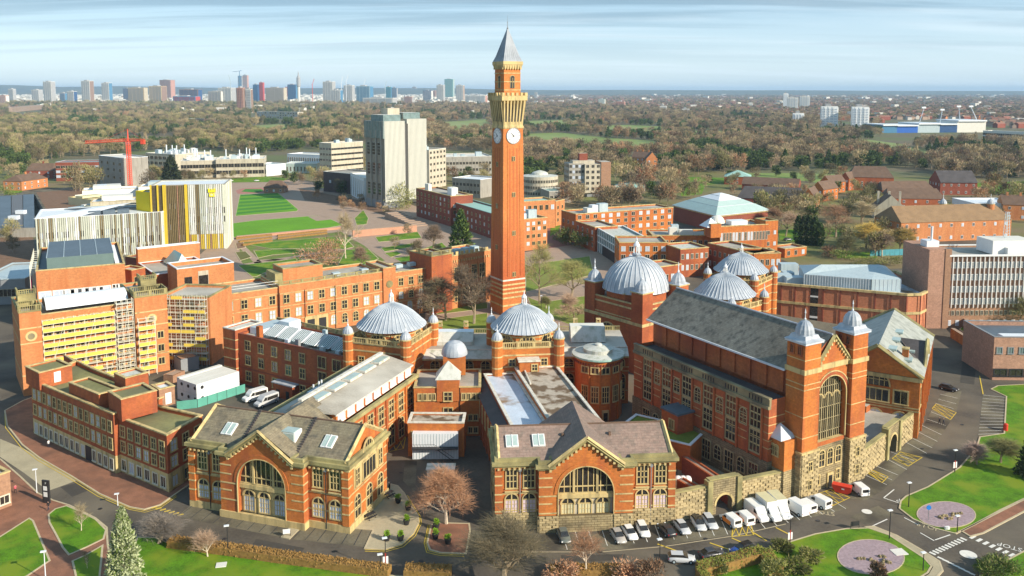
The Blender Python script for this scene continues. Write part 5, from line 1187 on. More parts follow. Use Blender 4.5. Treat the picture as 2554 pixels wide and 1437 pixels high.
for(uu,vv)in((2.5,9),(W-3,9)):
 k=MB();k.box((uu-2,vv-2,21),(uu+2,vv+2,24),STM);k.build('cupola_base',e);balustrade(e,(uu-2,vv-2),(uu+2,vv-2),24,1.3,STM);balustrade(e,(uu-2,vv-2),(uu-2,vv+2),24,1.3,STM);balustrade(e,(uu+2,vv-2),(uu+2,vv+2),24,1.3,STM)
def scaffold(label,bld,ua,ub,v,z0,z1,lifts,yfr=1.0,depth=1.3,step=2.2,extra=0):
 t=thing('scaffold',label,'scaffolding',(*bld.wo(0,0),0),bld.ang);n=max(2,int((ub-ua)/step));r=R
 for i in range(n+1):
  u=ua+(ub-ua)*i/n
  k=MB();k.bar((u,v,z0),(u,v,z1+1.2),.07,SCF,3);k.bar((u,v-depth,z0),(u,v-depth,z1+1.2),.07,SCF,3);k.build('standard',t)
 for i in range(lifts+1):
  z=z0+1.6+(z1-z0-1.6)*i/lifts
  k=MB();k.box((ua,v-depth,z),(ub,v,z+.12),SCF);k.build('deck',t)
  segs=max(1,int((ub-ua)/3.0))
  for s in range(segs):
   if r.random()<yfr:a=ua+(ub-ua)*s/segs;d=ua+(ub-ua)*(s+1)/segs-.05;k=MB();k.box((a,v-depth-.06,z+.15),(d,v-depth,z+1.0),YB);k.build('toe_board',t)
  k=MB();k.bar((ua,v-depth,z+1.15),(ub,v-depth,z+1.15),.05,SCF,3);k.build('handrail',t)
 for i in range(0,n,3):
  u=ua+(ub-ua)*i/n;k=MB();k.bar((u,v-depth-.1,z0),(u+(ub-ua)/n*2,v-depth-.1,z1),.05,SCF,3);k.build('brace',t)
 return t
scaffold('yellow boarded scaffolding across the main face of the tall block',sb,u1+.2,u2-5,1.0,0,17.2,8,.95)
scaffold('bare silver scaffolding stair tower between the yellow scaffolding runs',sb,u2-4.6,u2-.6,.8,0,20,11,.1,1.8,1.0)
scaffold('yellow scaffolding on the right-hand corner tower of the tall block',sb,u2+.4,W-3.5,-.2,0,14.5,6,.9,1.2,1.5)
A2=at(416,760,18);B2_=at(520,745,18)
b=Bld('brick_block','recessed brick bay behind scaffolding, left end of the long range',sb.wo(W,7),at(522,742,19));sb2=b;W2=b.w;block(b.e,rect(0,0,W2,14),0,19,OR2,FLT,.6,STM,.3)
for z in(2,5.5,9,12.5,16):row(b.e,(0,0),(W2,0),4,z,1.2,1.6,'sash',ST)
scaffold('yellow scaffolding on the recessed bay beside the long brick range',b,.6,W2-.6,-.2,0,18.5,9,.6,1.4,1.4)
# long brick range behind the left dome
A=at(520,742,15.5);Bq=at(1083,665,15.5);lr=Bld('brick_range','long orange brick range with rows of cream windows behind the left dome',A,Bq);W=lr.w;e=lr.e
um=lr.P(690,716,15.5)[0];ut=lr.P(952,683,15.5)[0]
block(e,rect(0,0,um,16),0,15.5,OR2,FLT,.7,ST,.25);block(e,rect(um,-.7,ut,16),0,16.2,OR2,FLT,.7,ST,.25);block(e,rect(ut+4.5,0,W,14),0,15.2,OR2,FLT,.7,ST,.25)
block(e,rect(ut,-1.2,ut+4.5,12),0,17.4,OR2,FLT,.5,ST,.25)
for z in(10.7,6.2):row(e,(0,0),(um,0),4,z,1.7,2.5,'sash',ST,GL,6,2,alt=GB);row(e,(um,-.7),(ut,-.7),9,z,1.7,2.5,'sash',ST,GL,2.2,2.2,alt=GB);row(e,(ut+4.5,0),(W,0),4,z,1.6,2.4,'sash' if z>8 else 'arch',ST,GL,2.5,1.5,alt=GB)
row(e,(ut+4.5,0),(W,0),4,2,1.7,3,'arch',ST,alt=GB);row(e,(um,-.7),(ut,-.7),9,1.6,1.7,3,'arch',ST,GL,2.2,2.2,skip=(2,3),alt=GB);row(e,(0,0),(um,0),4,2,1.7,2.6,'sash',ST,GL,6,2)
for i in(2,3):
 u=um+2.2+(ut-um-4.4)*i/8;k=MB();k.box((u-1.9,-1.0,0),(u+1.9,-.68,5.2),ST);k.box((u-1.2,-1.05,0),(u+1.2,-.99,4.4),BLK);k.build('doorway',e)
for(a,d,v)in((0,um,0),(um,ut,-.7),(ut+4.5,W,0)):
 for z in(13.6,9.6,5.2):k=MB();k.box((a,v-.07,z),(d,v,z+.2),ST);k.build('stone_band',e)
for u in(um,um+8,um+18,W-6):k=MB();k.bar((u,-.85,0),(u,-.85,14),.1,BLK,4);k.build('drainpipe',e)
k=MB();k.bar((4.0,-.12,12),(4.0,0,12),1.3,ST,14);k.bar((4.0,-.18,12),(4.0,-.1,12),.7,CONW,12);k.build('roundel',e)
k=MB();k.bar((ut+2.2,-1.35,12),(ut+2.2,-1.2,12),1.2,STM,14);k.build('roundel',e)
block(e,rect(um+3,4,um+16,13),15,20.2,OR2,FLT,.5,STM,.3,names=('penthouse','penthouse_roof','coping'));balustrade(e,(um,-.7),(ut-1,-.7),16.4,1.1,STM)
k=MB();k.box((um+.5,4,15.5),(um+2.9,12,19),STM);k.build('roof_steps',e)
for z in(16.8,17.6):k=MB();k.bar((0,.3,z),(um,.3,z),.05,WH,3);k.build('guard_rail',e)
for u in(um+20,um+30,ut+8,ut+13):rbox(lr,u,5,u+2.5,7,15.5,16.6,GRM)
A=at(1072,642,19.5);Bq=at(1129,644,19.5)
cb=Bld('battlemented_block','battlemented brick block with tall gothic stone windows left of the clock tower',A,at(1224,618,19.5));W=cb.w;e=cb.e
block(e,rect(0,-1,8.5,12),0,19.8,RB,FLT,.5,STM,.3);block(e,rect(8.5,0,W,14),0,18.6,OR2,FLT,.6,ST,.3);balustrade(e,(0,-1),(8.5,-1),20,1.5,STM);balustrade(e,(0,-1),(0,8),20,1.5,STM)
for i in range(int((W-8.5)/2.2)):k=MB();u=8.7+i*2.2;k.box((u,-.1,18.8),(u+1.2,.4,20),ST);k.build('merlon',e)
for i in range(int((W-8.5)/1.1)):k=MB();u=8.7+i*1.1;k.box((u,-.35,16.4),(u+.35,0,17.2),ST);k.build('corbel',e)
for u in(11.5,15,19,22.6):
 if u<W-1:window(e,u,0,9.6,0,'tall3',2.2,4.8,ST);window(e,u,0,2.6,0,'arch',2.2,4.2,ST);k=MB();k.box((u+1.5,-.3,0),(u+1.9,0,16.5),OR2);k.build('pilaster',e)
for i in range(4):rbox(cb,10+i*4,4,12.5+i*4,6.5,18,19.8,GRM)
A=at(594,829,13.5);Bq=at(858,888,13.5);iw=Bld('brick_wing','shaded dark red brick wing with blue-grey roof lights left of the left dome',A,Bq);W=iw.w;e=iw.e
block(e,rect(0,0,W,13),0,13.2,RB,FLT,.6,DB,.1);block(e,rect(-4.6,-1,0,8),0,14.2,RB,LEADL,.3,STW,.25);block(e,rect(-9,3,-4.6,12),0,10,OR2,FLT,.3,ST,.2)
bands(e,rect(-4.6,-1,0,8),(4,6.5,9,11.5),.25)
for z in(1.4,5.6,9.4):row(e,(0,0),(W*.72,0),5,z,1.7,2.3,'sash',ST,m0=3.5);row(e,(W*.74,0),(W,0),2,z,2.4,2.6,'wide',ST)
bands(e,rect(0,0,W,13),(4.4,),.25,.12,DB)
k=MB();k.box((W*.4,-2,0),(W*.58,0,3.6),RB);k.build('porch',e);k=MB();k.box((W*.39,-2.3,3.6),(W*.59,0,3.9),LEAD);k.build('porch_roof',e);k=MB();k.box((W*.43,-2.05,0),(W*.46,-2,2.2),BLK);k.box((W*.52,-2.05,0),(W*.55,-2,2.2),BLK);k.build('door',e)
for i in range(6):
 u=7.5+i*4.6;k=MB();k.face([(u,2,13.4),(u+3.6,2,13.4),(u+3.6,6,15.3),(u,6,15.3)],GG);k.face([(u,10,13.4),(u,6,15.3),(u+3.6,6,15.3),(u+3.6,10,13.4)],GY);k.face([(u,2,13.4),(u,6,15.3),(u,10,13.4)],WHM);k.face([(u+3.6,2,13.4),(u+3.6,10,13.4),(u+3.6,6,15.3)],WHM);k.build('roof_light',e)
 k=MB()
 for j in range(7):k.bar((u+.6*j,2,13.5),(u+.6*j,6,15.4),.06,WHM,3);k.bar((u+.6*j,10,13.5),(u+.6*j,6,15.4),.06,WHM,3)
 k.bar((u,6,15.4),(u+3.6,6,15.4),.1,WHM,3);k.build('glazing_bars',e)
rbox(iw,1,3,6,11.5,12.7,14.4,WHM,GRM);rbox(iw,6.2,8,10,12,12.7,15.6,WHM)
rbox(iw,6.4,.3,7.6,1.5,13,16,OR,name='chimney')
for i in range(9):rr_=R;x=R.uniform(2,W-2);y=R.choice((1.0,11.3));rbox(iw,x,y,x+1.2,y+.8,12.7,13.6+R.random(),R.choice((GRM,WHM,GRY)))
balustrade(e,(0,13),(W,13),13.2,1.3,STM)
c0=at(492,1014);cL=at(446,995);cR=at(598,978)
b=Bld('site_cabins','big white block of site cabins behind the green netting fence',c0,cR,cat='site cabin');W=b.w;L=b.lo(cL);e=b.e
for i in range(2):
 for j in range(3):
  d=L[1]/3;k=MB();k.box((0,.03+j*d,.1+i*2.65),(W,(j+1)*d-.03,2.7+i*2.65),WHM,CONW);k.build('cabin',e)
  k=MB();k.bar((-.08,(j+.25)*d,1.7+i*2.65),(0,(j+.25)*d,1.7+i*2.65),.42,BLK,12);k.build('fan_vent',e)
 k=MB();k.bar((1.5,-.08,1.7+i*2.65),(1.5,0,1.7+i*2.65),.42,BLK,12);k.build('fan_vent',e)
k=MB();k.box((0,L[1]-1.2,5.35),(W,L[1],5.6),CONW);k.build('roof_edge',e)
gn=mat('green_netting',(0.10,0.34,0.27),rough=.8,var=.15)
def panel_fence(name,label,pts,h,m,post=BLK,step=2.4,wall=False,ph=None,th=.05):
 P=[at(*p)for p in pts];t=thing(name,label,'fence' if not wall else 'wall',(P[0].x,P[0].y,0));o=P[0]
 for a,d in zip(P[:-1],P[1:]):
  L=(d-a).length;n=max(1,int(L/step));u=(d-a)/L;nn=Vector((-u.y,u.x))*th/2
  for i in range(n):
   s=a+u*(L*i/n)-o;f=a+u*(L*(i+1)/n-.06)-o;k=MB();k.prism([tuple(s-nn),tuple(f-nn),tuple(f+nn),tuple(s+nn)],.1,h,m);k.build('panel',t)
   k=MB();k.bar((s.x,s.y,0),(s.x,s.y,(ph or h)+.1),.06,post,4);k.build('post',t)
 return t
panel_fence('netting_fence','green netting fence in front of the big white cabins',[(441,1024),(493,1018),(612,979)],2.2,gn)
k=MB();p=at(468,926);
b=Bld('site_hut','dark grey flat-roofed hut with wooden roof below the scaffolding',at(452,930),at(497,920));block(b.e,rect(0,0,b.w,5),0,3.6,GRY,BB,.1,None,0)
b=Bld('site_hut','small buff timber hut left of the big white cabins',at(432,962),at(462,948));block(b.e,rect(0,0,b.w,3),0,2.6,BB,PAVP,.1,None,0)
# garden walls of the court right of the pink-roofed pavilion, beside the hall
def stone_wall(label,p0,p1,h,arch=None,cnt=None,z0=0,capm=ST,lim=300,gate_h=4.6):
 P0=at(*p0);P1=at(*p1);b=Bld('stone_wall',label,P0,P1,cat='wall');W=b.w;m=MB();hol=()
 if arch:
  c_,r_=W*arch[0],arch[1];zs_=gate_h-1.2-r_
  arch_wall(m,c_-r_-1.4,c_+r_+1.4,-.25,0,lambda u:h+1.1,c_,r_,0,zs_,RU,1.3,rm=STD)
  for(a,d)in((0,c_-r_-1.4),(c_+r_+1.4,W)):m.prism(rect(a,0,d,.7),0,h,RU)
  m.box((c_-r_-1.4,-.2,h+1.1),(c_+r_+1.4,1.0,h+1.35),STM);m.prism(rect(c_-r_-1.4,.95,c_+r_+1.4,1.0),gate_h,h+1.1,RU)
  m.build('wall',b.e);k=MB();arch_ring(k,c_,-.25,zs_,r_,r_+.4,ST,-.12);k.build('stone_arch',b.e)
  for s in(-1,1):k=MB();k.box((c_+s*(r_+1.4)-.5,-.6,0),(c_+s*(r_+1.4)+.5,.8,h+1.2),STM);k.build('pier',b.e)
  hol=((c_-r_-1.6,c_+r_+1.6,0,9),)
 else:m.prism(rect(0,0,W,.7),0,h,RU);m.build('wall',b.e)
 k=MB()
 if arch:
  k.box((0,-.12,h),(c_-r_-1.9,.85,h+.3),STM);k.box((c_+r_+1.9,-.12,h),(W,.85,h+.3),STM)
 else:k.box((0,-.12,h),(W,.85,h+.3),STM)
 k.build('coping',b.e);stonework(b.e,(0,0),(W,0),.05,h,cnt=cnt,holes=hol,sw=1.25,sh=.46,lim=lim);return b
stone_wall('rough stone court wall with round arched gateway behind the parked white vans',(1679,1303),(1965,1243),5.2,(.42,1.7))
yw=stone_wall('cream stone wall with arched gate linking the great hall to the gabled east pavilion',(2150,1192),(2288,1082),5.4,(.5,1.9),gate_h=5.6)
b=Bld('flat_annexe','low annexe with worn pale roof inside the stone court wall',at(2160,1160),at(2290,1060));m=MB()
A_=yw.lo(at(2160,1095,4.6));k=MB();k.face([(1,1,4.6),(yw.w-.5,1,4.6),(yw.w-1,13,4.6),(3,13,4.6)],FLP if False else FLT);k.box((1,.9,3.8),(yw.w-.5,1.0,4.6),ST);k.build('court_roof',yw.e)
bpy.data.objects.remove(b.e)
CT=mat('court_floor',(0.30,0.26,0.18),scale=.25,var=.35,col2=(.10,.075,.05),c2amt=(.5,.62),bump=.3)
fill('court',[(1690,1150),(1760,1110),(1880,1160),(1955,1215),(1690,1285)],CT,.06)
for lab,p0,p1,h in(('red brick dividing wall with deep top running to the gateway',(1700,1180),(1818,1262),3.2),('lower red brick wall beside the pink-roofed pavilion',(1688,1232),(1765,1278),2.6)):
 b=Bld('brick_wall',lab,at(*p0),at(*p1),cat='wall');m=MB();m.box((0,0,0),(b.w,1.6,h),DB,PAVP);m.build('wall',b.e);m=MB();m.box((0,-.05,h),(b.w,.3,h+.25),RB);m.box((0,1.3,h),(b.w,1.65,h+.25),RB);m.build('coping',b.e)
for i in range(3):
 p=at(1690+i*12,1222);t=thing('storage_tank','white rounded storage tank, %s of three beside the brick wall'%('left','middle','right')[i],'tank',(p.x,p.y,0),group='white storage tanks');m=MB();m.lathe([(.8,0),(.8,2.2),(.6,2.6),(.1,2.8)],12,WH);m.build('tank',t,True)
b=qb('brick_annexe','orange brick annexe with sloping green sedum roof beside the great hall',(1540,1068),(1722,1112),5.6,9,OR,GRF,(),(),cop=WHM,par=.12,cop_h=.15)
for(x,y)in((1932,1222),(1952,1234)):
 p=at(x,y);t=thing('condenser_unit','white condenser unit %s'%('behind the stone wall by the hall' if x<1940 else 'nearest the hall corner behind the stone wall'),'air conditioner',(p.x,p.y,0),.5);m=MB();m.box((-.6,-.3,0),(.6,.3,1.6 if x<1940 else 1),WH);m.build('casing',t);m=MB();m.bar((0,-.34,.9 if x<1940 else.5),(0,-.3,.9 if x<1940 else.5),.4,GRY,12);m.build('fan',t)
# gabled east pavilion and ranges behind the hall
A=at(2158,1090);Bq=at(2290,1082)
ep=Bld('brick_pavilion','gabled orange brick pavilion with weathered slate and glass roof right of the great hall',at(2296,939,14)+Vector((-11.6,6.6)),at(2296,939,14));
ep.ang=ep.ang;W=ep.w;e=ep.e
pk=ep.lo(at(2233,880,18.5));far=ep.lo(at(2350,842,14))
print('ep',W,pk,far)
D=36
m=MB();m.prism(rect(-4,0,W,D),0,13.4,OR,cap=False,bottom=False);m.face([(-4,0,13.4),(W,0,13.4),(W/2,0,19)],OR);m.build('wall',e)
RG=mat('weathered_glass_slate',(.36,.37,.33),scale=.4,var=.25,rough=.5,streak=((.2,.21,.18),.6))
gable_roof(e,-4.2,-.4,W+.2,D,13.6,19.4,RG,'v',over=.5,wall=OR,coping=STM)
for s,(a,d)in enumerate((((-4.2,-.3,13.6),(W/2-2,-.3,19.6)),((W+.4,-.3,13.6),(W/2-2,-.3,19.6)))):k=MB();k.bar(a,d,.5,STM);k.build('gable_cornice',e)
k=MB();k.ring(rect(-4,0,W,D),12.6,13.5,.45,.2,ST);k.build('cornice',e)
cg=W/2-2
window(e,cg,0,10.6,0,'lunette',5.2,3.0,ST);window(e,cg,0,7.2,0,'wide',5.0,2.6,ST);window(e,cg-5,0,7.2,0,'wide',2.6,2.8,ST);window(e,cg+5,0,7.2,0,'wide',2.6,2.8,ST)
for d in(-5,0,5):window(e,cg+d,0,1.8,0,'arch',3.0,3.4,ST,GB)
bands(e,rect(-4,0,W,D),(5.8,6.4),.3)
for i in range(7):
 v=2.8+i*5.1;window(e,W,v,6.6,pi/2,'tall3',2.2,4.2,ST);window(e,W,v,1.2,pi/2,'arch',2.2,3.6,ST);k=MB();k.box((W,v+2.2,0),(W+.5,v+3.0,12.6),OR);k.build('pilaster',e)
for i in range(4):skylight(ep,0,0,0,0,0,1)if False else None
for i in range(3):
 v=3+i*7.5;k=MB();x0=W-1.5;
 for j in range(2):
  u=W-3-j*3.2;z=13.6+(W+.7-u)*(5.8/(W/2+2.5));k.box((u-1,v,z-.1),(u+1,v+3,z+.35),GY)
 k.build('skylight',e)
k=MB();k.box((W-4.2,5,13),(W-2.9,6.4,18),OR);k.box((W-4.3,4.9,18),(W-2.8,6.5,18.3),ST);k.build('chimney',e)
cr=MB();cr.face([(W/2+1,14,18.2),(W+.3,14,18.2),(W+.3,8.5,13.6),(W/2+5,8.5,15)],SLD);cr.face([(W/2+1,14,18.2),(W/2+5,19.5,15),(W+.3,19.5,13.6),(W+.3,14,18.2)],RG);cr.face([(W+.2,8.5,13.5),(W+.2,14,18.2),(W+.2,19.5,13.5)],OR);cr.build('cross_roof',e)
k=MB();k.bar((W+.3,8.3,13.6),(W+.3,14,18.6),.4,STM);k.bar((W+.3,19.7,13.6),(W+.3,14,18.6),.4,STM);k.build('gable_cornice',e)
b=Bld('slate_range','long low range with dark mossy tiled roof behind the great hall',at(1880,800,13.5),at(2180,850,13.5));
m=MB();m.prism(rect(0,0,b.w,9),0,12,RB,cap=False,bottom=False);m.build('wall',b.e);gable_roof(b.e,0,0,b.w,9,12,15,mat('mossy_brown_tile',(.20,.165,.115),var=.3,scale=.5,bump=.4),'u',wall=RB)
b=Bld('slate_range','short steep dark slate roofed range tucked behind the right silver-capped tower',at(2120,880,12.5),at(2200,880,12.5));m=MB();m.prism(rect(0,0,b.w,9),0,12,RB,cap=False,bottom=False);m.build('wall',b.e);gable_roof(b.e,0,0,b.w,9,12,15.5,SLD,'u',wall=RB);[rbox(b,1+i*3,2,2.5+i*3,3.5,13,15.5,WHM)for i in range(3)]
b=Bld('brick_stair','small orange brick box with white rail against the right side of the great hall',at(2158,1080),at(2185,1062));m=MB();m.box((0,0,0),(b.w,4,6),OR,FLT);m.build('wall',b.e);k=MB();k.bar((-.5,-.3,4),(b.w*.7,-.3,4),.1,WH);k.bar((-.5,-.3,3),(b.w*.7,-.3,3),.1,WH);k.build('rail',b.e)
def px_domed(label,c,z,r,dh,brick,zw,lan=2.6,tang=.35,zt=None,side=15):
 C=at(*c,z);b0=C+Vector((-side/2*cos(tang)+side/2*sin(tang),-side/2*sin(tang)-side/2*cos(tang)));b1_=b0+Vector((side*cos(tang),side*sin(tang)))
 return domed(label,b0,b1_,side,zt or z-1.1,zw,z,dh,r,brick,None,lan)
px_domed('domed pavilion with lantern peeping over the great hall roof, nearer of the right-hand pair',(1808,729),20.1,7.9,5.6,OR,16.9,tang=.7)
px_domed('domed pavilion behind the other one right of the big dome, farther of the right-hand pair',(1848,672),20.1,7.9,5.4,OR,16.9,tang=.9)
# curved brick library with grey metal roof
Z=11.6;P=[at(x,y,Z)for x,y in((1915,708),(2054,720),(2183,731),(2262,738),(2296,737),(2315,728),(2310,716),(2273,696),(2235,680),(1980,668),(1915,690))]
b=Bld('brick_library','curved ended brick library with grey metal roof and buff stone bands',P[0],ang=0);lp=[b.lo(p)for p in P];e=b.e
PKB=mat('pinkish_red_brick',(0.60,0.235,0.12),scale=.2,var=.12,brick=(.9,.3,(.8,.75,.7),.4))
block(e,lp,-1.0,Z,PKB,FLW,.9,ST,.7,.45)
for z in(5.6,):k=MB();k.ring(ccw(lp),z,z+.8,.3,.1,ST);k.build('stone_band',e)
for s,(a,d)in enumerate(zip(lp[:5],lp[1:6])):
 a=Vector(a);d=Vector(d);L=(d-a).length;u=(d-a)/L;n=max(1,round(L/4.4))
 for i in range(n):
  p=a+u*(L*(i)/n);dk=(s==0 and i in(0,3))
  for(z0,z1)in((-1,5.5),(6.5,Z-.1)):
   k=MB()
   if dk:k.box((.4,-.1,z0),(2.8,.05,z1),GL);k.box((.4,-.2,z0+(z1-z0)*.4),(2.8,-.1,z0+(z1-z0)*.5),WH);k.build('window_strip',e,loc=(p.x,p.y,0),rz=atan2(u.y,u.x))
   else:k.box((-.2,-.22,z0),(.2,.1,z1),DB);k.box((L/n-.9,-.16,z0),(L/n-.2,.1,z1),PKB);k.build('brick_pier',e,loc=(p.x,p.y,0),rz=atan2(u.y,u.x))
zb=15.2;q=[b.P(x,y,zb)for x,y in((2006,684),(2150,695),(2174,697),(2247,697),(2208,663),(1993,661))];m=MB();m.prism(ccw(q),Z-1,zb,GRM,cap=False)
cz=[sum(p[i]for p in q)/6 for i in(0,1)];r0=(cz[0]-10,cz[1]+2,zb+2.6);r1=(cz[0]+9,cz[1]+2,zb+2.6);qc=[(*p,zb)for p in q]
m.face([qc[0],qc[1],r1,r0],GRM);m.face([qc[1],qc[2],r1],GRM);m.face([qc[2],qc[3],r1],GRM);m.face([qc[3],qc[4],r1],GRM);m.face([qc[4],qc[5],r0,r1],GRM);m.face([qc[5],qc[0],r0],GRM);m.build('metal_roof',e)
for i in range(26):
 t=i/25;a=lerp(q[0],q[2],t);k=MB();k.box((-.05,-.08,Z),(.05,0,zb),LEADS);k.build('metal_seam',e,loc=(a[0],a[1],0))
for i in range(8):a=lerp(q[2],q[3],i/7);k=MB();k.box((-.05,-.08,Z),(.05,0,zb),LEADS);k.build('metal_seam',e,loc=(a[0],a[1],0))
for(x0,y0,x1,y1,z1)in((1925,700,1960,690,2.6),(1962,706,1996,700,2.4),(1948,680,1985,676,3.6),(1955,690,1975,686,2)):
 A_=b.P(x0,y0,Z);B_=b.P(x1,y1,Z);k=MB();k.box((A_[0],A_[1],Z-.9),(B_[0],A_[1]+3.5,Z+z1-.6),GRM);k.build('roof_plant',e)
# white-finned block and brown block at the right edge
b=Bld('finned_block','buff block with white vertical fins and brick stair tower at right edge',at(2356,818),ang=radians(2));e=b.e;L=52;D=18
block(e,rect(0,0,L,D),0,23.3,BB,FLT,.6,WH,.3)
for f in range(5):
 z=19.4-f*3.9
 if f<4:
  k=MB();k.box((0,-.15,z-.0),(L,-.02,z+1.9),GG);k.build('window_band',e);row(e,(0,-.15),(L,-.15),36,z+.1,.5,1.7,'plain',WH,GL,.7,.7,far=True)
for i in range(37):k=MB();k.box((-.1,-.55,6.6),(.1,-.1,23.6),WH);k.build('fin',e,loc=(i*L/36,0,0))
k=MB();k.box((0,-.85,23.2),(L,0,23.7),WH);k.build('fascia',e)
row(e,(0,-.05),(L*.6,-.05),20,4.2,.8,1.3,'plain',CON,GL,far=True);row(e,(0,-.05),(L*.6,-.05),12,.8,.9,1.6,'plain',WH,GB,far=True)
k=MB();k.box((-6.5,-.6,0),(0,16,25.4),PB);k.build('stair_tower',e);k=MB();k.box((-1.4,-.8,0),(.6,0,25.6),BB);k.build('stair_tower_edge',e)
rbox(b,-5,4,-1,8,25.4,27.4,WHM);k=MB();k.bar((-3,5,27),(-3,5,32),.35,WHM,8);k.build('flue',e)
rbox(b,16,3,30,12,23,27.5,WH,CONW,'roof_house');rbox(b,20,1.5,36,6,23,25.4,WH,CONW,'roof_house')
t=MB()
for s in((-.7,-.7),(.7,-.7),(.7,.7),(-.7,.7)):t.bar((24+s[0],9+s[1],27),(24+s[0]*.5,9+s[1]*.5,36),.1,GRM,3)
for i in range(9):t.bar((24-.7,9-.7,27.5+i),(24+.7,9-.7,28+i),.06,GRM,3);t.bar((24-.7,8.3,27.5+i),(23.3,9.7,28+i),.06,GRM,3)
t.build('lattice_mast',e)
b=Bld('brown_block','low brown brick block with white roof edge at right edge',at(2474,948),ang=radians(-2));block(b.e,rect(0,0,40,16),0,11.5,PB,FLD,1.2,GRY,.1);k=MB();k.box((3,1.5,10.5),(40,4,11.4),WHM);k.build('roof_duct',b.e)
row(b.e,(0,0),(40,0),14,7.2,1.2,1.5,'plain',GRY,GG,far=False);row(b.e,(0,0),(40,0),10,1.2,3,1.6,'wide',BLK,GL,far=False)
for lab,p0,p1 in(('outer red brick terrace wall stepping down beside the road',(2370,842),(2432,882)),('inner red brick terrace wall by the finned block',(2400,815),(2450,868))):
 b=Bld('brick_wall',lab,at(*p0),at(*p1),cat='wall');m=MB();m.box((0,0,0),(b.w,1.2,3),OR,PAVP);m.build('wall',b.e)
# slab tower of ribbed concrete
A=at(962,521);mu=Bld('concrete_tower','tall pale ribbed concrete slab tower with dark roof boxes beyond the lawns',A,ang=radians(40));e=mu.e;RC=mat('ribbed_pale_concrete',(.50,.51,.45),scale=.1,var=.08)
for(u,v,w_,d_,z)in((0,0,15,24,56),(19.5,4,15,24,57)):
 k=MB();k.box((u,v,4),(u+w_,v+d_,z),RC,FLT);k.build('slab',e)
 for i in range(17):k=MB();k.box((u+w_*i/16-.12,v-.3,6),(u+w_*i/16+.12,v,z),CONW);k.build('rib',e)
k=MB();k.box((15,3,3),(19.5,20,54),mat('gap_shade_dark',(.07,.07,.065)));k.build('core',e);k=MB();k.box((-.5,1,0),(15,23,5),GRY);k.box((-.1,.2,4),(-.02,23.8,56),mat('left_face_shade_brown',(.27,.235,.19),var=.15));k.build('undercroft',e)  # dark gap box and brown left-face sheet: shade put into their colours
for v in(4,10.5,17):
 k=MB();k.box((-.9,v-1.2,0),(0,v,50),CONG);k.build('column',e)
 for z in(8,21,34):k=MB();k.box((-.12,v+.6,z),(0,v+4.6,z+8),GL);k.build('window_bay',e);k=MB();[k.box((-.25,v+.4,z+2*j),(-.12,v+4.8,z+2*j+.3),CONG)for j in range(5)];k.build('spandrels',e)
k=MB();k.box((-.8,0,45),(0,24,56),GG);k.build('glazed_top',e);k=MB();[k.box((-1,i,45),(-.8,i+.25,56),CONG)for i in range(0,24,2)];k.build('mullions',e)
rbox(mu,1,3,14,18,56,60,GG,CONW);rbox(mu,20,9,33,20,57,61,GG,CONW);rbox(mu,10,12,19,20,56,64,CON,name='lift_tower')
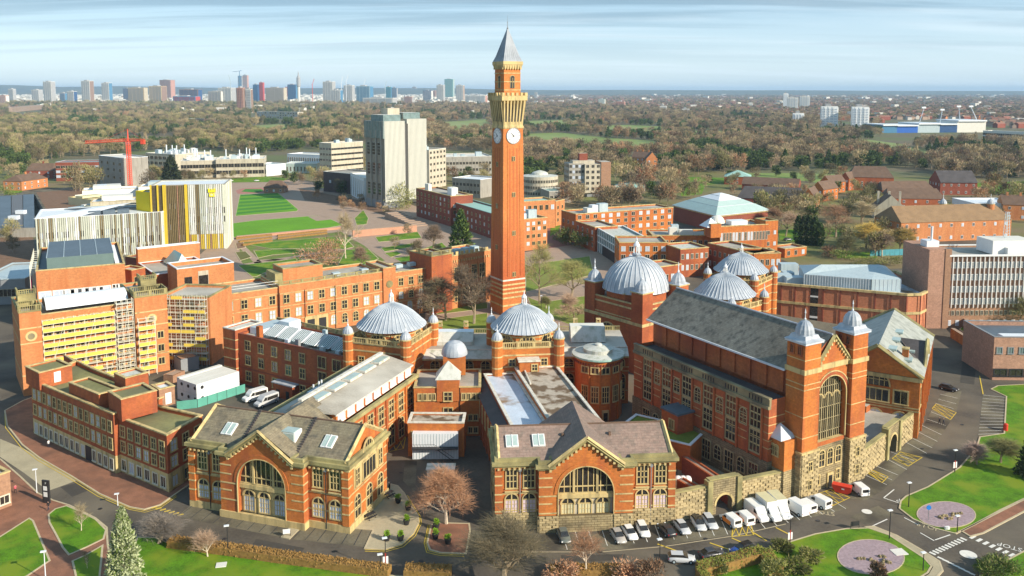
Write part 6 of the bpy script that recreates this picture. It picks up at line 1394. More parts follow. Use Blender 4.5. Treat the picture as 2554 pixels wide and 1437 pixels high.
# other campus blocks
F4=lambda n,zs,h=1.6,w=1.6,st='plain':[(z,h,w,n,st)for z in zs]
QB=[('office_block','pale cream office block with dark window bands left of the slab tower',(826,358),(905,353),29,16,CON,FLT,F4(9,(3,8,13,18,23),1.7,4.2),F4(4,(8,13,18,23),1.7,3),CONW),('office_block','cream stepped office block just right of the slab tower',(1070,375),(1112,370),30,16,CON,FLT,F4(5,(3,8,13,18,23,27),1.8,2.4),[],CONW),('brick_halls','shaded brown brick block with white windows right of the slab tower',(1038,470),(1124,490),17,14,DB,FLT,F4(9,(3,7,10.5,13.5),1.7,1.4),F4(3,(3,7,10.5),1.7,1.4),ST),('brick_halls','brown brick block with green copper roof edge left of the clock tower',(1124,503),(1236,536),13,14,DB,COP,F4(11,(2,5.5,9),1.7,1.2),[],COP),('brick_halls','small lit brick block with grid of white windows right of the clock tower shaft',(1296,549),(1365,543),15,13,OR2,FLT,F4(5,(2.5,6,9.5,12),1.6,1.5),F4(3,(2.5,6,9.5),1.6,1.5),ST),('brick_halls','wide orange brick block with copper roof behind the clock tower, right side',(1285,505),(1385,499),15.5,14,OR2,COP,F4(7,(10.5,),2.6,1.8),[],ST),('brick_halls','narrow end block of orange brick near the dark red path',(1386,503),(1408,498),14,14,OR2,FLT,F4(2,(2.5,6,9.5),1.8,1.6),[],ST),('brick_teaching_block','long four storey orange brick block with square white windows, right of the tower',(1436,535),(1679,518),14.5,15,OR,FLT,F4(13,(2,5.5,9,12),1.8,1.8),F4(3,(5,9),1.6,1.4),ST),('brick_teaching_block','dark red brick end wing beside the glass fronted block',(1436,552),(1484,568),11.5,12,RB,FLT,F4(4,(2,5,8),1.7,1.2),[],ST),('glass_block','white framed glass fronted block leaning toward the red paving',(1484,566),(1548,602),11,14,GG,LEADL,[],[],WH),('brick_teaching_block','orange brick block with buff roof right behind the big dome',(1545,606),(1665,606),12.5,16,OR,FLT,F4(6,(2,5.5,9),2.0,1.7),F4(3,(2,9),1.6,1.5),ST),('brick_teaching_block','long low orange brick range with cluttered roof beyond the big dome',(1628,588),(1796,588),11.5,16,OR,FLT,F4(12,(2,7.5),1.9,1.4),[],ST),('brick_teaching_block','tall orange brick block with slender triple windows and battlemented corner',(1796,566),(1916,560),16.5,14,OR,FLT,F4(16,(10,),3.6,.9)+F4(12,(4,),2,.9),[],ST),('brick_corner_tower','square battlemented brick corner tower beyond the paired domes',(1910,552),(1941,550),18,8,OR,FLT,F4(2,(12,7),1.6,1.1),F4(2,(12,7),1.6,1.1),STM),('brick_teaching_block','dark red brick block with white roof lights between big dome and right-hand domes',(1697,623),(1768,618),11.5,14,RB,LEADL,F4(6,(3,7.5),2,1.0),[],ST),('brick_teaching_block','shaded red brick wing behind the farther right-hand dome',(1766,607),(1880,634),12,12,RB,FLT,F4(9,(3,7.5),2.0,1.1),[],ST),('brick_teaching_block','sunlit orange brick end block right of the farther right-hand dome',(1868,634),(1948,632),12,11,OR,FLT,F4(6,(3,7.5),2.2,1.2),F4(3,(3,7.5),2,1.2),ST),('brick_arcade','low red brick range with gothic windows right of the big dome',(1640,668),(1700,660),12,10,RB,FLT,F4(4,(4,),5,1.4),[],ST),('brick_hut','low flat roofed brick hut by the four dark cypresses',(1958,622),(2012,616),4,9,OR,FLT,F4(3,(1,),2,1.5),[],ST),('brown_brick_block','dark brown modern brick block by the red crane',(138,405),(247,404),16,20,DB,FLD,F4(9,(3,7,11),2,3.2),F4(3,(3,7,11),2,2),GRM),('glass_stair_block','pale block with green glass stair front behind the red crane',(246,388),(306,395),23,20,CONG,CONW,F4(4,(6,12,17),2,3),[],WHM),('laboratory_block','left block of the concrete framed laboratories with cluttered white roof',(363,382),(437,386),17,40,CON,CONW,F4(7,(2,7,12),2.6,4.2),[],CONW),('laboratory_block','middle block of the concrete framed laboratories',(450,402),(540,400),15,34,CON,CONW,F4(6,(3,8.5),3,4.6),[],CONW),('laboratory_block','right block of the concrete framed laboratories with rounded corner',(538,398),(658,396),16,34,CON,CONW,F4(8,(3,9),3.2,4.6),F4(4,(3,9),3,4.6),CONW),('white_pavilion','low white metal building between laboratories and cream offices',(664,412),(712,408),10,20,WHM,GRM,[],F4(4,(2,),5,2),WHM),('white_pavilion','low glass fronted building with flat white roof beyond the turf',(712,408),(790,408),9,20,GY,CONW,F4(9,(2,),4,1),[],WHM),('finned_hall','white hall with brown vertical fins in front of the cream offices',(716,384),(805,388),14,22,WHM,CONW,F4(16,(1,),10,1.1),[],WHM),('dark_brick_block','dark brick block at the foot of the slab tower',(806,428),(876,434),15,24,mat('very_dark_brick',(.10,.07,.065),var=.2),CONG,F4(2,(7,),2,2),[],CONW),('finned_hall','white ribbed box between dark brick block and slab tower',(874,432),(908,446),16,20,WHM,CONW,F4(7,(1,),13,.9),[],CONW),('flat_roofed_block','wide low grey block with wet roof right of the slab tower',(1112,392),(1226,390),16,40,CONG,CONW,F4(14,(3,9),2.4,2.2),[],CONW),('flat_roofed_block','grey block with white flat roof among trees left of the tower',(1128,444),(1198,449),13,22,CONG,WHM,F4(8,(3,8),2,2),[],WHM),('workshop','single storey grey glazed block at the far left beside the new library',(-60,700),(62,696),9,30,GRY,GRM,F4(12,(3,),2.5,3),[],GRM),('round_corner_block','pale green roofed low block near the brutalist tower',(1370,478),(1430,476),8,20,CONG,COP,F4(5,(3,),2,2),[],CONW),('white_terrace','long row of white flats right of the stadium',(2452,326),(2600,333),18,20,CONW,CONW,F4(26,(2,7,12),3,3),[],CONW),('brick_flats','cream and brown flats in the woods left of the skyline towers',(640,278),(742,280),20,20,CON,CONW,F4(16,(3,9,15),3,4),[],CONW),('brick_flats','pinkish brick school in woods at the left edge of the view',(30,268),(108,262),18,30,PAVP,TIL,F4(12,(3,9),3,3),[],CONW),('brick_flats','row of small brick flats in the wood left of centre',(470,296),(530,298),14,16,PAVP,TIL,F4(10,(3,8),3,3),[],CONW),('brick_flats','cream cottages row half hidden in the wood',(400,284),(450,286),12,16,CON,TIL,F4(8,(3,),3,3),[],CONW),('yellow_plant_box','bright yellow roof box against the library stair',(338,476),(372,480),28,10,mat('bright_yellow',(.75,.58,.02),var=.05),None,[],[],None),]
BL={}
for(nm,lab,a,d,z,dp,wl_,rf,rw,sd_,cp)in QB:
 BL[lab]=qb(nm,lab,a,d,z,dp,wl_,rf,rw,sd_,cop=cp,left=[]if nm in('white_terrace',)else None,alt=GB if 'brick' in nm else None,cop_h=.3 if cp else 0,fm=ST if 'halls' in nm else(WHF if 'teach' in nm else CON))
for lab in('left block of the concrete framed laboratories with cluttered white roof','middle block of the concrete framed laboratories','right block of the concrete framed laboratories with rounded corner','long low orange brick range with cluttered roof beyond the big dome','pale cream office block with dark window bands left of the slab tower','cream stepped office block just right of the slab tower','small lit brick block with grid of white windows right of the clock tower shaft','shaded brown brick block with white windows right of the slab tower','wide low grey block with wet roof right of the slab tower','long four storey orange brick block with square white windows, right of the tower'):
 b=BL[lab];z=next(q[4]for q in QB if q[1]==lab);D=next(q[5]for q in QB if q[1]==lab);big='labor' in lab
 for i in range(16 if big else 3):
  u=R.uniform(2,max(3,b.w-8));v=R.uniform(2,D-7);s=R.uniform(2,6);rbox(b,u,v,u+s,v+R.uniform(2,5),z-.5,z+R.uniform(1.5,4),R.choice((GRM,WHM,CONW,GRM)))
 if big:
  for i in range(5):k=MB();u=R.uniform(2,b.w-2);v=R.uniform(3,D-3);k.bar((u,v,z),(u,v,z+8),.5,WHM,6);k.build('flue',b.e)
b=BL['white framed glass fronted block leaning toward the red paving']
for i in range(15):k=MB();u=b.w*i/14;k.box((u-.12,-.3,.2),(u+.12,0,10.8),WH);k.build('mullion',b.e)
for z in(4.6,7.7):k=MB();k.box((0,-.35,z),(b.w,0,z+.4),WH);k.build('transom',b.e)
k=MB();k.box((b.w*.35,-.4,0),(b.w*.95,-.3,4.4),BLK);k.build('undercroft',b.e)
b=BL['tall orange brick block with slender triple windows and battlemented corner']
k=MB();k.lathe([(3.4*sqrt(max(0,1-(i/6)**2))+.05,17+3.4*i/6)for i in range(7)],16,CONW,(3,8,0));k.build('small_dome',b.e);k=MB();k.lathe([(5,16.5),(.3,20)],4,WHM,(-3,3,0),pi/4);k.build('pyramid_rooflight',b.e)
rbox(b,8,4,16,9,16,18,WHM);rbox(b,-5,-1,0,4,12,18,OR,STM,'corner_tower')
A=at(1681,520,11);b=Bld('sports_hall','low brick hall with stepped pale green metal pyramid roof',at(1786,538,9),at(1916,524,9));e=b.e;W=b.w;L_=b.lo(at(1681,512,9));D=max(20,(Vector(L_)).length)
print('gym',W,L_);P4=[(0,0),(W,0),(W+L_[0],L_[1]),L_]
m=MB();m.prism(ccw(P4),0,9,DB,cap=False);m.build('wall',e);k=MB();k.ring(ccw(P4),8.2,9.2,.4,.1,ST);k.build('cornice',e)
cx_,cy_=sum(p[0]for p in P4)/4,sum(p[1]for p in P4)/4
def shr(t):return[(cx_+(p[0]-cx_)*t,cy_+(p[1]-cy_)*t)for p in P4]
MG=mat('pale_green_metal_roof',(.40,.52,.49),rough=.5,scale=.3,var=.1)
for(t0,t1,z0,z1)in((1.04,.72,9.2,12.4),(.7,.46,12.5,14.6),(.44,.22,14.8,16.4),(.2,.02,16.6,17.6)):
 k=MB();a=shr(t0);d=shr(t1);a,d=ccw(a),ccw(d)
 for i in range(4):j=(i+1)%4;k.face([(*a[i],z0),(*a[j],z0),(*d[j],z1),(*d[i],z1)],MG if t0>.5 else WHM)
 k.prism(a,z0-.3,z0,WHM,cap=False,bottom=False);k.build('roof_tier',e)
c=at(1346,492);b=Bld('round_building','round pale concrete building with ring of dark windows and low lantern',c,ang=0,cat='building');r=13.0
k=MB();k.lathe([(r,0),(r,15.5)],32,CON);k.lathe([(r,15.5),(r-1,15.6),(6,16.4),(5.5,17.6),(4,18.4),(1,19.2)],32,LEADL);k.build('drum',b.e)
for z in(3,7.2,11.4):
 for i in range(22):a=-pi+pi*(i+.5)/22;link('window',wmesh1('plain',1.2,1.9,CON,GL),b.e,((r+.02)*cos(a),(r+.02)*sin(a),z),a+pi/2)
b=Bld('brutalist_tower','stacked buff concrete and glass tower block among bare trees',at(1460,405,25),at(1524,404,25));e=b.e;W=b.w
k=MB();k.box((W*.62,0,3),(W,14,25),BB,FLT);k.build('plain_wing',e);k=MB();k.box((0,.6,3),(W*.62,14,23.5),CON,FLT);k.build('window_wing',e);k=MB();k.box((-11,3,4),(0,18,24),CONG,FLT);k.build('glass_wing',e);k=MB();k.box((2,2,0),(W-4,12,3),GRY);k.build('undercroft',e)
for z in(5,9,13,17,21):row(e,(0,.6),(W*.62,.6),3,z,2,2.0,'plain',CON,far=True);row(e,(-11,3),(0,3),5,z,1.6,2,'plain',CONG,GL,far=True,alt=GB);row(e,(-11,18),(-11,3),5,z,1.8,2,'plain',CONG,GL,far=True)
rbox(b,-3,5,3,10,23,31,DB,CON,'lift_tower');rbox(b,-8,4,8,12,23.5,26,CON,FLT)
# new library with gold and white fins
def finned(b,p0,p1,z0,z1,step,mats,floors,wr=.5,skipd=0,name='fin'):
 p0=Vector(p0);p1=Vector(p1);d=p1-p0;L=d.length;d/=L;rz=atan2(d.y,d.x);n=int(L/step)
 for i in range(n):
  p=p0+d*(step*(i+.5));key=('fin',round(z0,1),round(z1,1))
  mt=R.choice(mats);hh=z1 if R.random()<.8 else z1-R.choice((0,1.5));kk=(*key,mt.name)
  if kk not in WC:q=MB();q.box((-.22,-.45,z0),(.22,0,hh),mt);WC[kk]=q.mesh(name)
  link(name,WC[kk],b.e,(p.x,p.y,0),rz)
 for(z,h)in floors:
  for i in range(n):
   if R.random()<wr:p=p0+d*(step*(i+1));link('window',wmesh1('q2',step*.62,h,CONG,R.choice((GL,GL,GB))),b.e,(p.x,p.y,z),rz)
GOLD=mat('gold_fin',(.62,.45,.04),rough=.5,var=.1);PG=mat('pale_grey_panel',(.52,.54,.46),var=.12,scale=.2);BRN=mat('bronze_fin',(.20,.15,.07),var=.2)
nl=Bld('library_wing','low wing of the new library clad in white and bronze fins',at(87,547,19),at(408,529,19));W=nl.w;block(nl.e,rect(0,0,W,32),0,19,PG,WHM,.3,WHM,.3)
finned(nl,(0,0),(W,0),.4,19.2,.85,(WH,PG,PG,CONW,PG,CONG,BRN),((1.2,3.2),(5.6,2.8),(10,2.6)),.62)
k=MB();k.face([(-1,0,19.3),(W*.35,.5,19.3),(W*.75,14,22.5),(W*.45,14,21.4)],WHM);k.face([(W*.45,14,21.4),(W*.75,14,22.5),(W,30,20),(10,31,19.4)],GRM);k.build('folded_roof',nl.e)
for i in range(3):k=MB();k.box((W*.4+i*6,4,19),(W*.4+5+i*6,9,20.6),FLD);k.build('roof_light',nl.e)
nt=Bld('library_tower','tall end of the new library with yellow edges and emblem',at(376,464,31),at(561,460,31));W=nt.w;e=nt.e;us=nt.P(408,463,31)[0];um_=nt.P(462,462,31)[0]
block(e,rect(0,0,W,24),0,31,PG,WHM,.3,CONG,.3)
k=MB();k.box((0,-.4,12),(us+.5,0,31),mat('dark_bronze_panel',(.08,.065,.04),var=.4,scale=1));k.build('bronze_face',e);k=MB();k.box((us+.4,-.5,0),(um_,0,31),mat('brown_panel',(.15,.125,.075),var=.3,scale=1));k.build('bronze_face',e)
for u in(0,3,us,us+.8,um_,um_+.5):k=MB();k.box((u-.35,-1.0,0 if u>4 else 12),(u+.35,-.3,31.5),GOLD);k.build('gold_edge',e)
finned(nt,(us+1,-.4),(um_-.5,-.4),.5,31,.8,(BRN,BRN,BRN,BB),((5,2.5),(10,2.5),(15,2.5),(20,2.5)),.25)
finned(nt,(um_+1,0),(W,0),7.5,31.2,.85,(WH,PG,PG,CONW,PG,BRN),((9,2.8),(13.2,2.8),(17.4,2.8)),.65);finned(nt,(um_+1,0),(W,0),.3,7.4,.85,(GOLD,GOLD,CONW,BB),(),0)
finned(nt,(W,0),(W,24),.4,31.2,1.1,(WH,CONW,PG,GOLD),((9,2.8),(13.2,2.8)),.4)
k=MB();YL=mat('emblem_yellow',(.85,.72,.02),var=.03);u=W-6
k.box((u-1.6,-1.0,27.4),(u+1.6,-.6,28.3),YL);k.box((u-1.6,-1,28.3),(u-.9,-.6,29.2),YL);k.box((u+.9,-1,28.3),(u+1.6,-.6,29.2),YL);k.box((u-.35,-1,28.3),(u+.35,-.6,29.0),YL);k.box((u-1.2,-1,25.4),(u+1.2,-.6,26.9),YL);k.box((u-.6,-1.02,25.9),(u+.6,-1.0,26.5),PG);k.build('yellow_emblem',e)
ob=Bld('brick_hall','sunlit orange brick hall with raised blue-black roof at the far left',at(89,677,19),at(311,658,19));W=ob.w;e=ob.e;D=44
block(e,rect(0,0,W,D),0,19,OR2,FLD,.9,ST,.3)
row(e,(0,0),(W*.3,0),2,10.2,3.0,1.9,'wide',WH,GB,2.2,1.5);row(e,(W*.27,0),(W*.82,0),6,10.2,3.1,1.9,'wide',WH,GB,2,1.6);row(e,(W*.84,0),(W,0),3,10.2,1.5,2.2,'sash',WH,GL,1,1)
k=MB();k.box((0,-.25,8.6),(W,0,9.1),CONW);k.box((0,-.3,6.4),(W,0,7.0),CONW);k.build('pale_band',e)
k=MB();k.prism(rect(3,5,W-3,D-6),18,22,mat('grey_green_cladding',(.13,.19,.18),var=.1),FLD);k.build('raised_roof',e)
for i in range(5):k=MB();u=3+(W-6)*i/4;k.box((u-.1,5,22),(u+.1,D-6,22.15),GRM);k.build('roof_rib',e)
for i in range(24):k=MB();k.box((W-2.6,5+i*1.5,18.4),(W-1.4,5.5+i*1.5,18.9),WHM);k.build('louvre',e)
scaffold('grey scaffolding down the shaded left side of the orange hall',Bld.__new__(Bld),0,1,0,0,1,1)if False else None
MAG=mat('magenta_sheet',(.45,.02,.16),var=.1);t=thing('debris_netting','magenta and green debris netting on the shaded left side of the orange hall','netting',(*ob.wo(-1.5,0),0),ob.ang)
k=MB();k.box((-.1,1,3),(0,9,16),MAG);k.build('magenta_sheet',t);k=MB();k.box((.5,0,4),(.6,3,9),mat('bright_green_sheet',(.02,.25,.09)));k.build('green_sheet',t)
for i in range(9):k=MB();k.bar((-.1,i*4,0),(-.1,i*4,21),.09,SCF,3);k.bar((-.1,i*4,20),(1.5,i*4,20),.07,SCF,3);k.build('pole',t)
gb=Bld('brick_hall','orange brick theatre block with turquoise glazed wedge on its roof',at(441,672,17),at(583,655,17));W=gb.w;e=gb.e
block(e,rect(0,0,W,12),0,17,OR2,FLT,1.2,WHM,.25);block(e,rect(-4,12,W-3,36),0,13.6,RB,FLT,.6,WHM,.2);block(e,rect(-4,36,W-1,39),0,18.6,OR2,FLT,.3,WHM,.25)
window(e,3.5,0,11.6,0,'plain',2.0,2.2,BLK);k=MB();k.box((W*.36,-.1,5),(W*.54,0,15.5),CON);k.box((W*.37,-.2,10.4),(W*.53,-.1,14),GL);k.build('glazed_panel',e);k=MB();k.box((W*.75,-.06,8.2),(W*.86,0,9.2),CON);k.build('pale_panel',e)
k=MB();TQ=mat('turquoise_glass',(.30,.62,.56),rough=.3);k.face([(4,18,13.4),(4,34,13.4),(7,30,18.2),(7,20,18.2)],TQ);k.face([(7,20,18.2),(7,30,18.2),(10,34,13.4),(10,18,13.4)],WHM);k.face([(4,18,13.4),(7,20,18.2),(10,18,13.4)],CONW);k.face([(4,34,13.4),(10,34,13.4),(7,30,18.2)],CONW);k.build('glazed_wedge',e)
for i in range(16):k=MB();k.box((-4.4,12.5+i*1.4,1),(-4.0,13.0+i*1.4,12.5),CON);k.build('fin',e)
b=qb('brick_link','little octagonal brick bay with glass front between the two orange halls',(328,675),(362,668),15,8,RB,LEADL,F4(1,(4,9),3.5,3.5),[],ST)
b=qb('brick_link','low link roof in shadow below the new library',(312,640),(375,650),8,14,DB,FLD,[],[],ST)
b=Bld('deck_roof','big dark blue flat deck in long strips at the far left edge',at(-60,568,5),at(88,569,5));W=b.w;m=MB()
pts=[b.P(*p,5)for p in((-60,570),(88,568),(112,528),(86,484),(-60,492))]
k=MB();k.prism(ccw(pts),0,5,CONG,cap=False);k.build('wall',b.e);DKS=(FLD,mat('blue_black_strip',(.06,.075,.10),rough=.6),FLD,mat('slate_strip',(.13,.14,.155)),FLD)
for i in range(5):q=[lerp(pts[0],pts[1],i/5),lerp(pts[0],pts[1],(i+1)/5-.01),lerp(pts[4],pts[3],(i+1)/5-.01),lerp(pts[4],pts[3],i/5)];k=MB();k.face([(*p,5.02)for p in ccw(q)],DKS[i]);k.build('roof_strip',b.e)
for(x,y)in((38,534),(20,548)):p=b.P(x,y,5);rbox(b,p[0],p[1],p[0]+5,p[1]+3,5,7,WHM)
for i,(x0,y0,x1,y1,z,m_,lab)in enumerate(((152,525,218,533,4,FLD,'curving dark covered walkway behind the deck roof'),(205,476,345,470,8,WHM,'white hoarding and low shed left of the crane foot'),(225,505,340,500,9,CON,'cream half-built block with plant on top behind the library wing'),(345,466,420,464,10,WHM,'white shed roof behind the library tower'),(170,492,235,500,5,PALE,'yellow-edged site building among parked plant'))):
 b=qb('site_building',lab,(x0,y0),(x1,y1),z,18,m_,WHM if i==2 else m_,(),());[rbox(b,R.uniform(0,b.w*.8),R.uniform(1,12),R.uniform(0,b.w*.8)+4,15,z,z+R.uniform(1,3),R.choice((WHM,GRM,CONW,PALE)))for j in range(3)]
# schools and houses with pitched roofs at the right
HS=[('school_hall','big red brick school hall with grey hipped roof and tall windows',(2116,474),(2228,477),16,10,18,RB,TIL,'u',5),('school_wing','left end wing of the red brick school hall',(2096,474),(2116,476),20,9,14,RB,TIL,'v',0),('school_wing','dark slate roofed school range with row of white windows below',(2210,522),(2356,524),15,7,13,RB,TIL,'u',3),('school_wing','dark slate roofed range one row behind',(2200,500),(2330,498),14,7,12.5,RB,TIL,'u',3),('school_wing','half timbered gabled house with brown chimneys',(2180,545),(2262,548),16,5.5,14,CON,TIL,'v',0),('school_wing','steep roofed gable with bright dormers behind the school',(2316,478),(2344,486),26,9,17,DB,SLD,'v',0),('school_wing','long blue-grey roofed school range left of the lawn',(1838,516),(2010,524),18,6,13,DB,SLD,'u',4),('school_wing','gabled brick end nearest the school lawn',(2000,524),(2030,526),20,8,14,OR,TIL,'v',0),('school_wing','second gabled brick end behind it',(2024,500),(2052,503),20,8,13.5,OR,TIL,'v',0),('school_wing','third gabled brick end near the playing field',(2044,480),(2068,483),18,8,13,OR,TIL,'v',0),('school_wing','low brown roofed range with white roof lights',(1850,475),(1990,482),16,5,10,DB,TIL,'u',0),('copper_roofed_hall','small brick hall with pale green copper hipped roof',(1806,460),(1872,462),18,6.5,11,RB,COP,'u',10),('brown_roofed_hall','big brown roofed brick hall with turrets at upper right',(2246,606),(2520,596),22,10,17,OR2,mat('orange_brown_tiles',(.27,.17,.09),var=.25,scale=.3),'u',2),('brown_roofed_hall','dark slate wing at the left of the brown roofed hall',(2228,600),(2300,602),16,8,12,DB,SLD,'u',3),('tile_roofed_house','sunlit tile roofed house at the far left',(55,476),(120,466),16,7,11.5,OR2,TIL,'u',4),('tile_roofed_house','shaded tile roofed house behind the sunlit one',(66,446),(132,446),14,7,13,DB,TIL,'u',2),('garden_pavilion','dark tile roofed lodge at the end of the turf',(658,482),(708,482),12,4,9,BB,TIL,'u',3),('tile_roofed_house','gabled house with tall brick chimneys hidden in the wood right of the tower',(1575,412),(1618,414),14,8,14,OR2,TIL,'u',0),('tile_roofed_house','orange gable end in the wood right of the tower',(1612,418),(1640,418),12,8,15,OR2,TIL,'v',0),('lodge','small steep roofed brick lodge below the wood',(1586,466),(1606,466),10,6,15,DB,TIL,'v',0),('copper_roofed_hall','low green roofed hall hidden by bare trees near the brutalist tower',(1530,480),(1606,482),20,4,7,CONG,COP,'u',12),('tile_roofed_house','brick terrace with chimneys at the right edge behind the finned block',(2500,548),(2600,552),14,9,14,OR2,TIL,'u',0)]
for(nm,lab,a,d,dp,ze,zr,wl_,rf,ax,hp)in HS:
 A_,B_=at(*a),at(*d);L=(B_-A_).length;n=max(2,int(L/(6 if L>20 else 4)))
 rws=((2.5,4.2),)if nm=='school_hall' else((1.2,1.5),(ze-2.6,1.5))if ze>6 else((1.2,1.4),)
 house(nm,lab,A_,B_,dp,ze,zr,wl_,rf,ax,hip=hp,n=n,rows=rws,chim=(3 if 'chimney' in lab else(1 if 'house' in lab else 0)))
qb('white_hall','white and pale blue roofed modern hall at the right',(2432,508),(2548,508),9,26,WHM,WHM,F4(8,(1,),3,2),[],WHM);qb('green_glass_hall','teal glass hall among the school roofs',(2358,520),(2392,524),12,14,mat('teal_glass',(.05,.18,.20),rough=.3),GRM,(),(),GRM)
for i,x in enumerate((2348,2466)):
 c=at(x,590);t=thing('stone_turret','pale domed turret on the brown roofed hall, %s one'%('left','right')[i],'turret',(c.x,c.y,0));turret(t,(0,0),9,17,1.8,OR2)
# red tower crane
p=at(325,470);t=thing('tower_crane','bright red tower crane standing left of the new library','crane',(p.x,p.y,0),atan2(1,-3)*0+radians(170));Zt=zat(p,352);Zp=zat(p,322);CR=mat('crane_red',(.75,.08,.035),rough=.5,var=.05);s=1.1
k=MB()
for a in((-s,-s),(s,-s),(s,s),(-s,s)):k.bar((*a,0),(*a,Zt),.3,CR)
n=22
for i in range(n):
 z0=Zt*i/n;z1=Zt*(i+1)/n
 for(a,d)in(((-s,-s),(s,-s)),((s,s),(-s,s)),((-s,s),(-s,-s)),((s,-s),(s,s))):k.bar((*a,z0),(*d,z1),.16,CR,3)
k.build('mast',t)
k=MB();J=37
for i in range(20):
 x0=J*i/20;x1=J*(i+1)/20;dz=-.06
 for y in(-.8,.8):k.bar((x0,y,Zt-x0*.06),(x1,y,Zt-x1*.06),.25,CR)
 k.bar((x0,0,Zt+1.8-x0*.06),(x1,0,Zt+1.8-x1*.06),.25,CR);k.bar((x0,.8,Zt-x0*.06),(x1,0,Zt+1.8-x1*.06),.13,CR,3);k.bar((x0,-.8,Zt-x0*.06),(x1,0,Zt+1.8-x1*.06),.13,CR,3)
k.build('jib',t)
k=MB();k.bar((0,.7,Zt),(-14,.7,Zt+.5),.35,CR);k.bar((0,-.7,Zt),(-14,-.7,Zt+.5),.35,CR);k.bar((0,0,Zt+1.5),(-14,0,Zt+1.5),.25,CR);k.build('counter_jib',t)
k=MB();k.box((-14,-1,Zt-2.2),(-11,1,Zt+1),CR,REDP);k.build('counterweight',t)
k=MB();k.bar((0,0,Zt),(0,0,Zp),.7,CR,4,.25);k.bar((0,0,Zp),(J*.6,0,Zt),.1,CR,3);k.bar((0,0,Zp),(-13,0,Zt+1),.1,CR,3);k.build('apex',t);k=MB();k.box((.8,-2.6,Zt-3),(3,-1,Zt-.4),WH,GRY);k.build('cab',t)
# instanced masses past the first 300 of a kind
from mathutils import noise as mnoise
def gn_mass(name,label,cat,pts,protos):
 me=bpy.data.meshes.new(name);me.from_pydata([p[0]for p in pts],[],[])
 for an,ty,k in(('s','FLOAT',1),('r','FLOAT',2),('i','INT',3)):
  a=me.attributes.new(an,ty,'POINT');a.data.foreach_set('value',[p[k]for p in pts])
 o=tag(link(name,me),label,cat,kind='stuff')
 ng=bpy.data.node_groups.new(name,'GeometryNodeTree');ng.interface.new_socket('Geometry',in_out='INPUT',socket_type='NodeSocketGeometry');ng.interface.new_socket('Geometry',in_out='OUTPUT',socket_type='NodeSocketGeometry')
 N,L=ng.nodes,ng.links;gi=N.new('NodeGroupInput');go=N.new('NodeGroupOutput');ip=N.new('GeometryNodeInstanceOnPoints');jg=N.new('GeometryNodeGeometryToInstance')
 for m in reversed(protos):
  po=bpy.data.objects.new('proto',m);oi=N.new('GeometryNodeObjectInfo');oi.inputs['Object'].default_value=po;oi.inputs['As Instance'].default_value=False;g1=N.new('GeometryNodeGeometryToInstance');L.new(oi.outputs['Geometry'],g1.inputs[0])
  if m is protos[-1]:jj=N.new('GeometryNodeJoinGeometry')
  L.new(g1.outputs[0],jj.inputs[0])
 def at_(nm,ty):q=N.new('GeometryNodeInputNamedAttribute');q.data_type=ty;q.inputs['Name'].default_value=nm;return q.outputs['Attribute']
 cx_=N.new('ShaderNodeCombineXYZ');L.new(at_('r','FLOAT'),cx_.inputs[2])
 L.new(gi.outputs[0],ip.inputs['Points']);L.new(jj.outputs[0],ip.inputs['Instance']);ip.inputs['Pick Instance'].default_value=True;L.new(at_('i','INT'),ip.inputs['Instance Index']);L.new(cx_.outputs[0],ip.inputs['Rotation']);L.new(at_('s','FLOAT'),ip.inputs['Scale']);L.new(ip.outputs[0],go.inputs[0])
 md=o.modifiers.new('scatter','NODES');md.node_group=ng;return o
def pip(x,y,poly):
 c=False;j=len(poly)-1
 for i in range(len(poly)):
  if(poly[i][1]>y)!=(poly[j][1]>y)and x<(poly[j][0]-poly[i][0])*(y-poly[i][1])/(poly[j][1]-poly[i][1])+poly[i][0]:c=not c
  j=i
 return c
LOWB=[(-400,450),(0,430),(120,400),(350,378),(480,372),(640,386),(720,375),(800,372),(905,352),(1000,352),(1110,372),(1230,384),(1300,440),(1420,400),(1430,425),(1540,440),(1680,440),(1800,424),(2000,428),(2100,422),(2250,418),(2380,450),(2554,446),(2900,446)]
UPB=[(-400,262),(0,262),(600,262),(1240,266),(1400,268),(1700,276),(1900,290),(2150,305),(2350,325),(2554,332),(2900,335)]
def poly_y(P,x):
 for(a,ya),(b,yb)in zip(P[:-1],P[1:]):
  if a<=x<=b:return ya+(yb-ya)*(x-a)/(b-a)
 return P[-1][1]
FIELDS=[[(1318,334),(1400,331),(1500,342),(1630,352),(1645,364),(1500,363),(1318,352)],[(1318,302),(1400,300),(1480,303),(1420,309),(1318,310)],[(1480,314),(1560,312),(1662,316),(1650,328),(1540,322),(1480,322)],[(1690,327),(1800,326),(1810,334),(1720,336)],[(1100,305),(1210,298),(1225,306),(1190,318),(1150,330),(1120,326)],[(610,315),(700,310),(740,314),(700,322),(620,324)],[(2140,345),(2250,360),(2330,385),(2360,400),(2320,398),(2220,372),(2130,360)],[(1560,362),(1640,356),(1650,368),(1600,372)],[(1560,395),(1650,395),(1650,432),(1560,432)],[(1650,440),(1860,440),(1860,500),(1650,500)],[(2195,300),(2460,300),(2460,350),(2195,352)],[(2452,318),(2600,322),(2600,352),(2452,352)],[(2040,305),(2175,305),(2175,318),(2040,318)],[(625,285),(750,285),(750,298),(625,298)],[(20,270),(110,270),(110,290),(20,290)]]
TRP=['bareb','bareo','bareg','barep','ever','cone','poplar']
bare_pts=[];ever_pts=[];y=560.0;tr=random.Random(11)
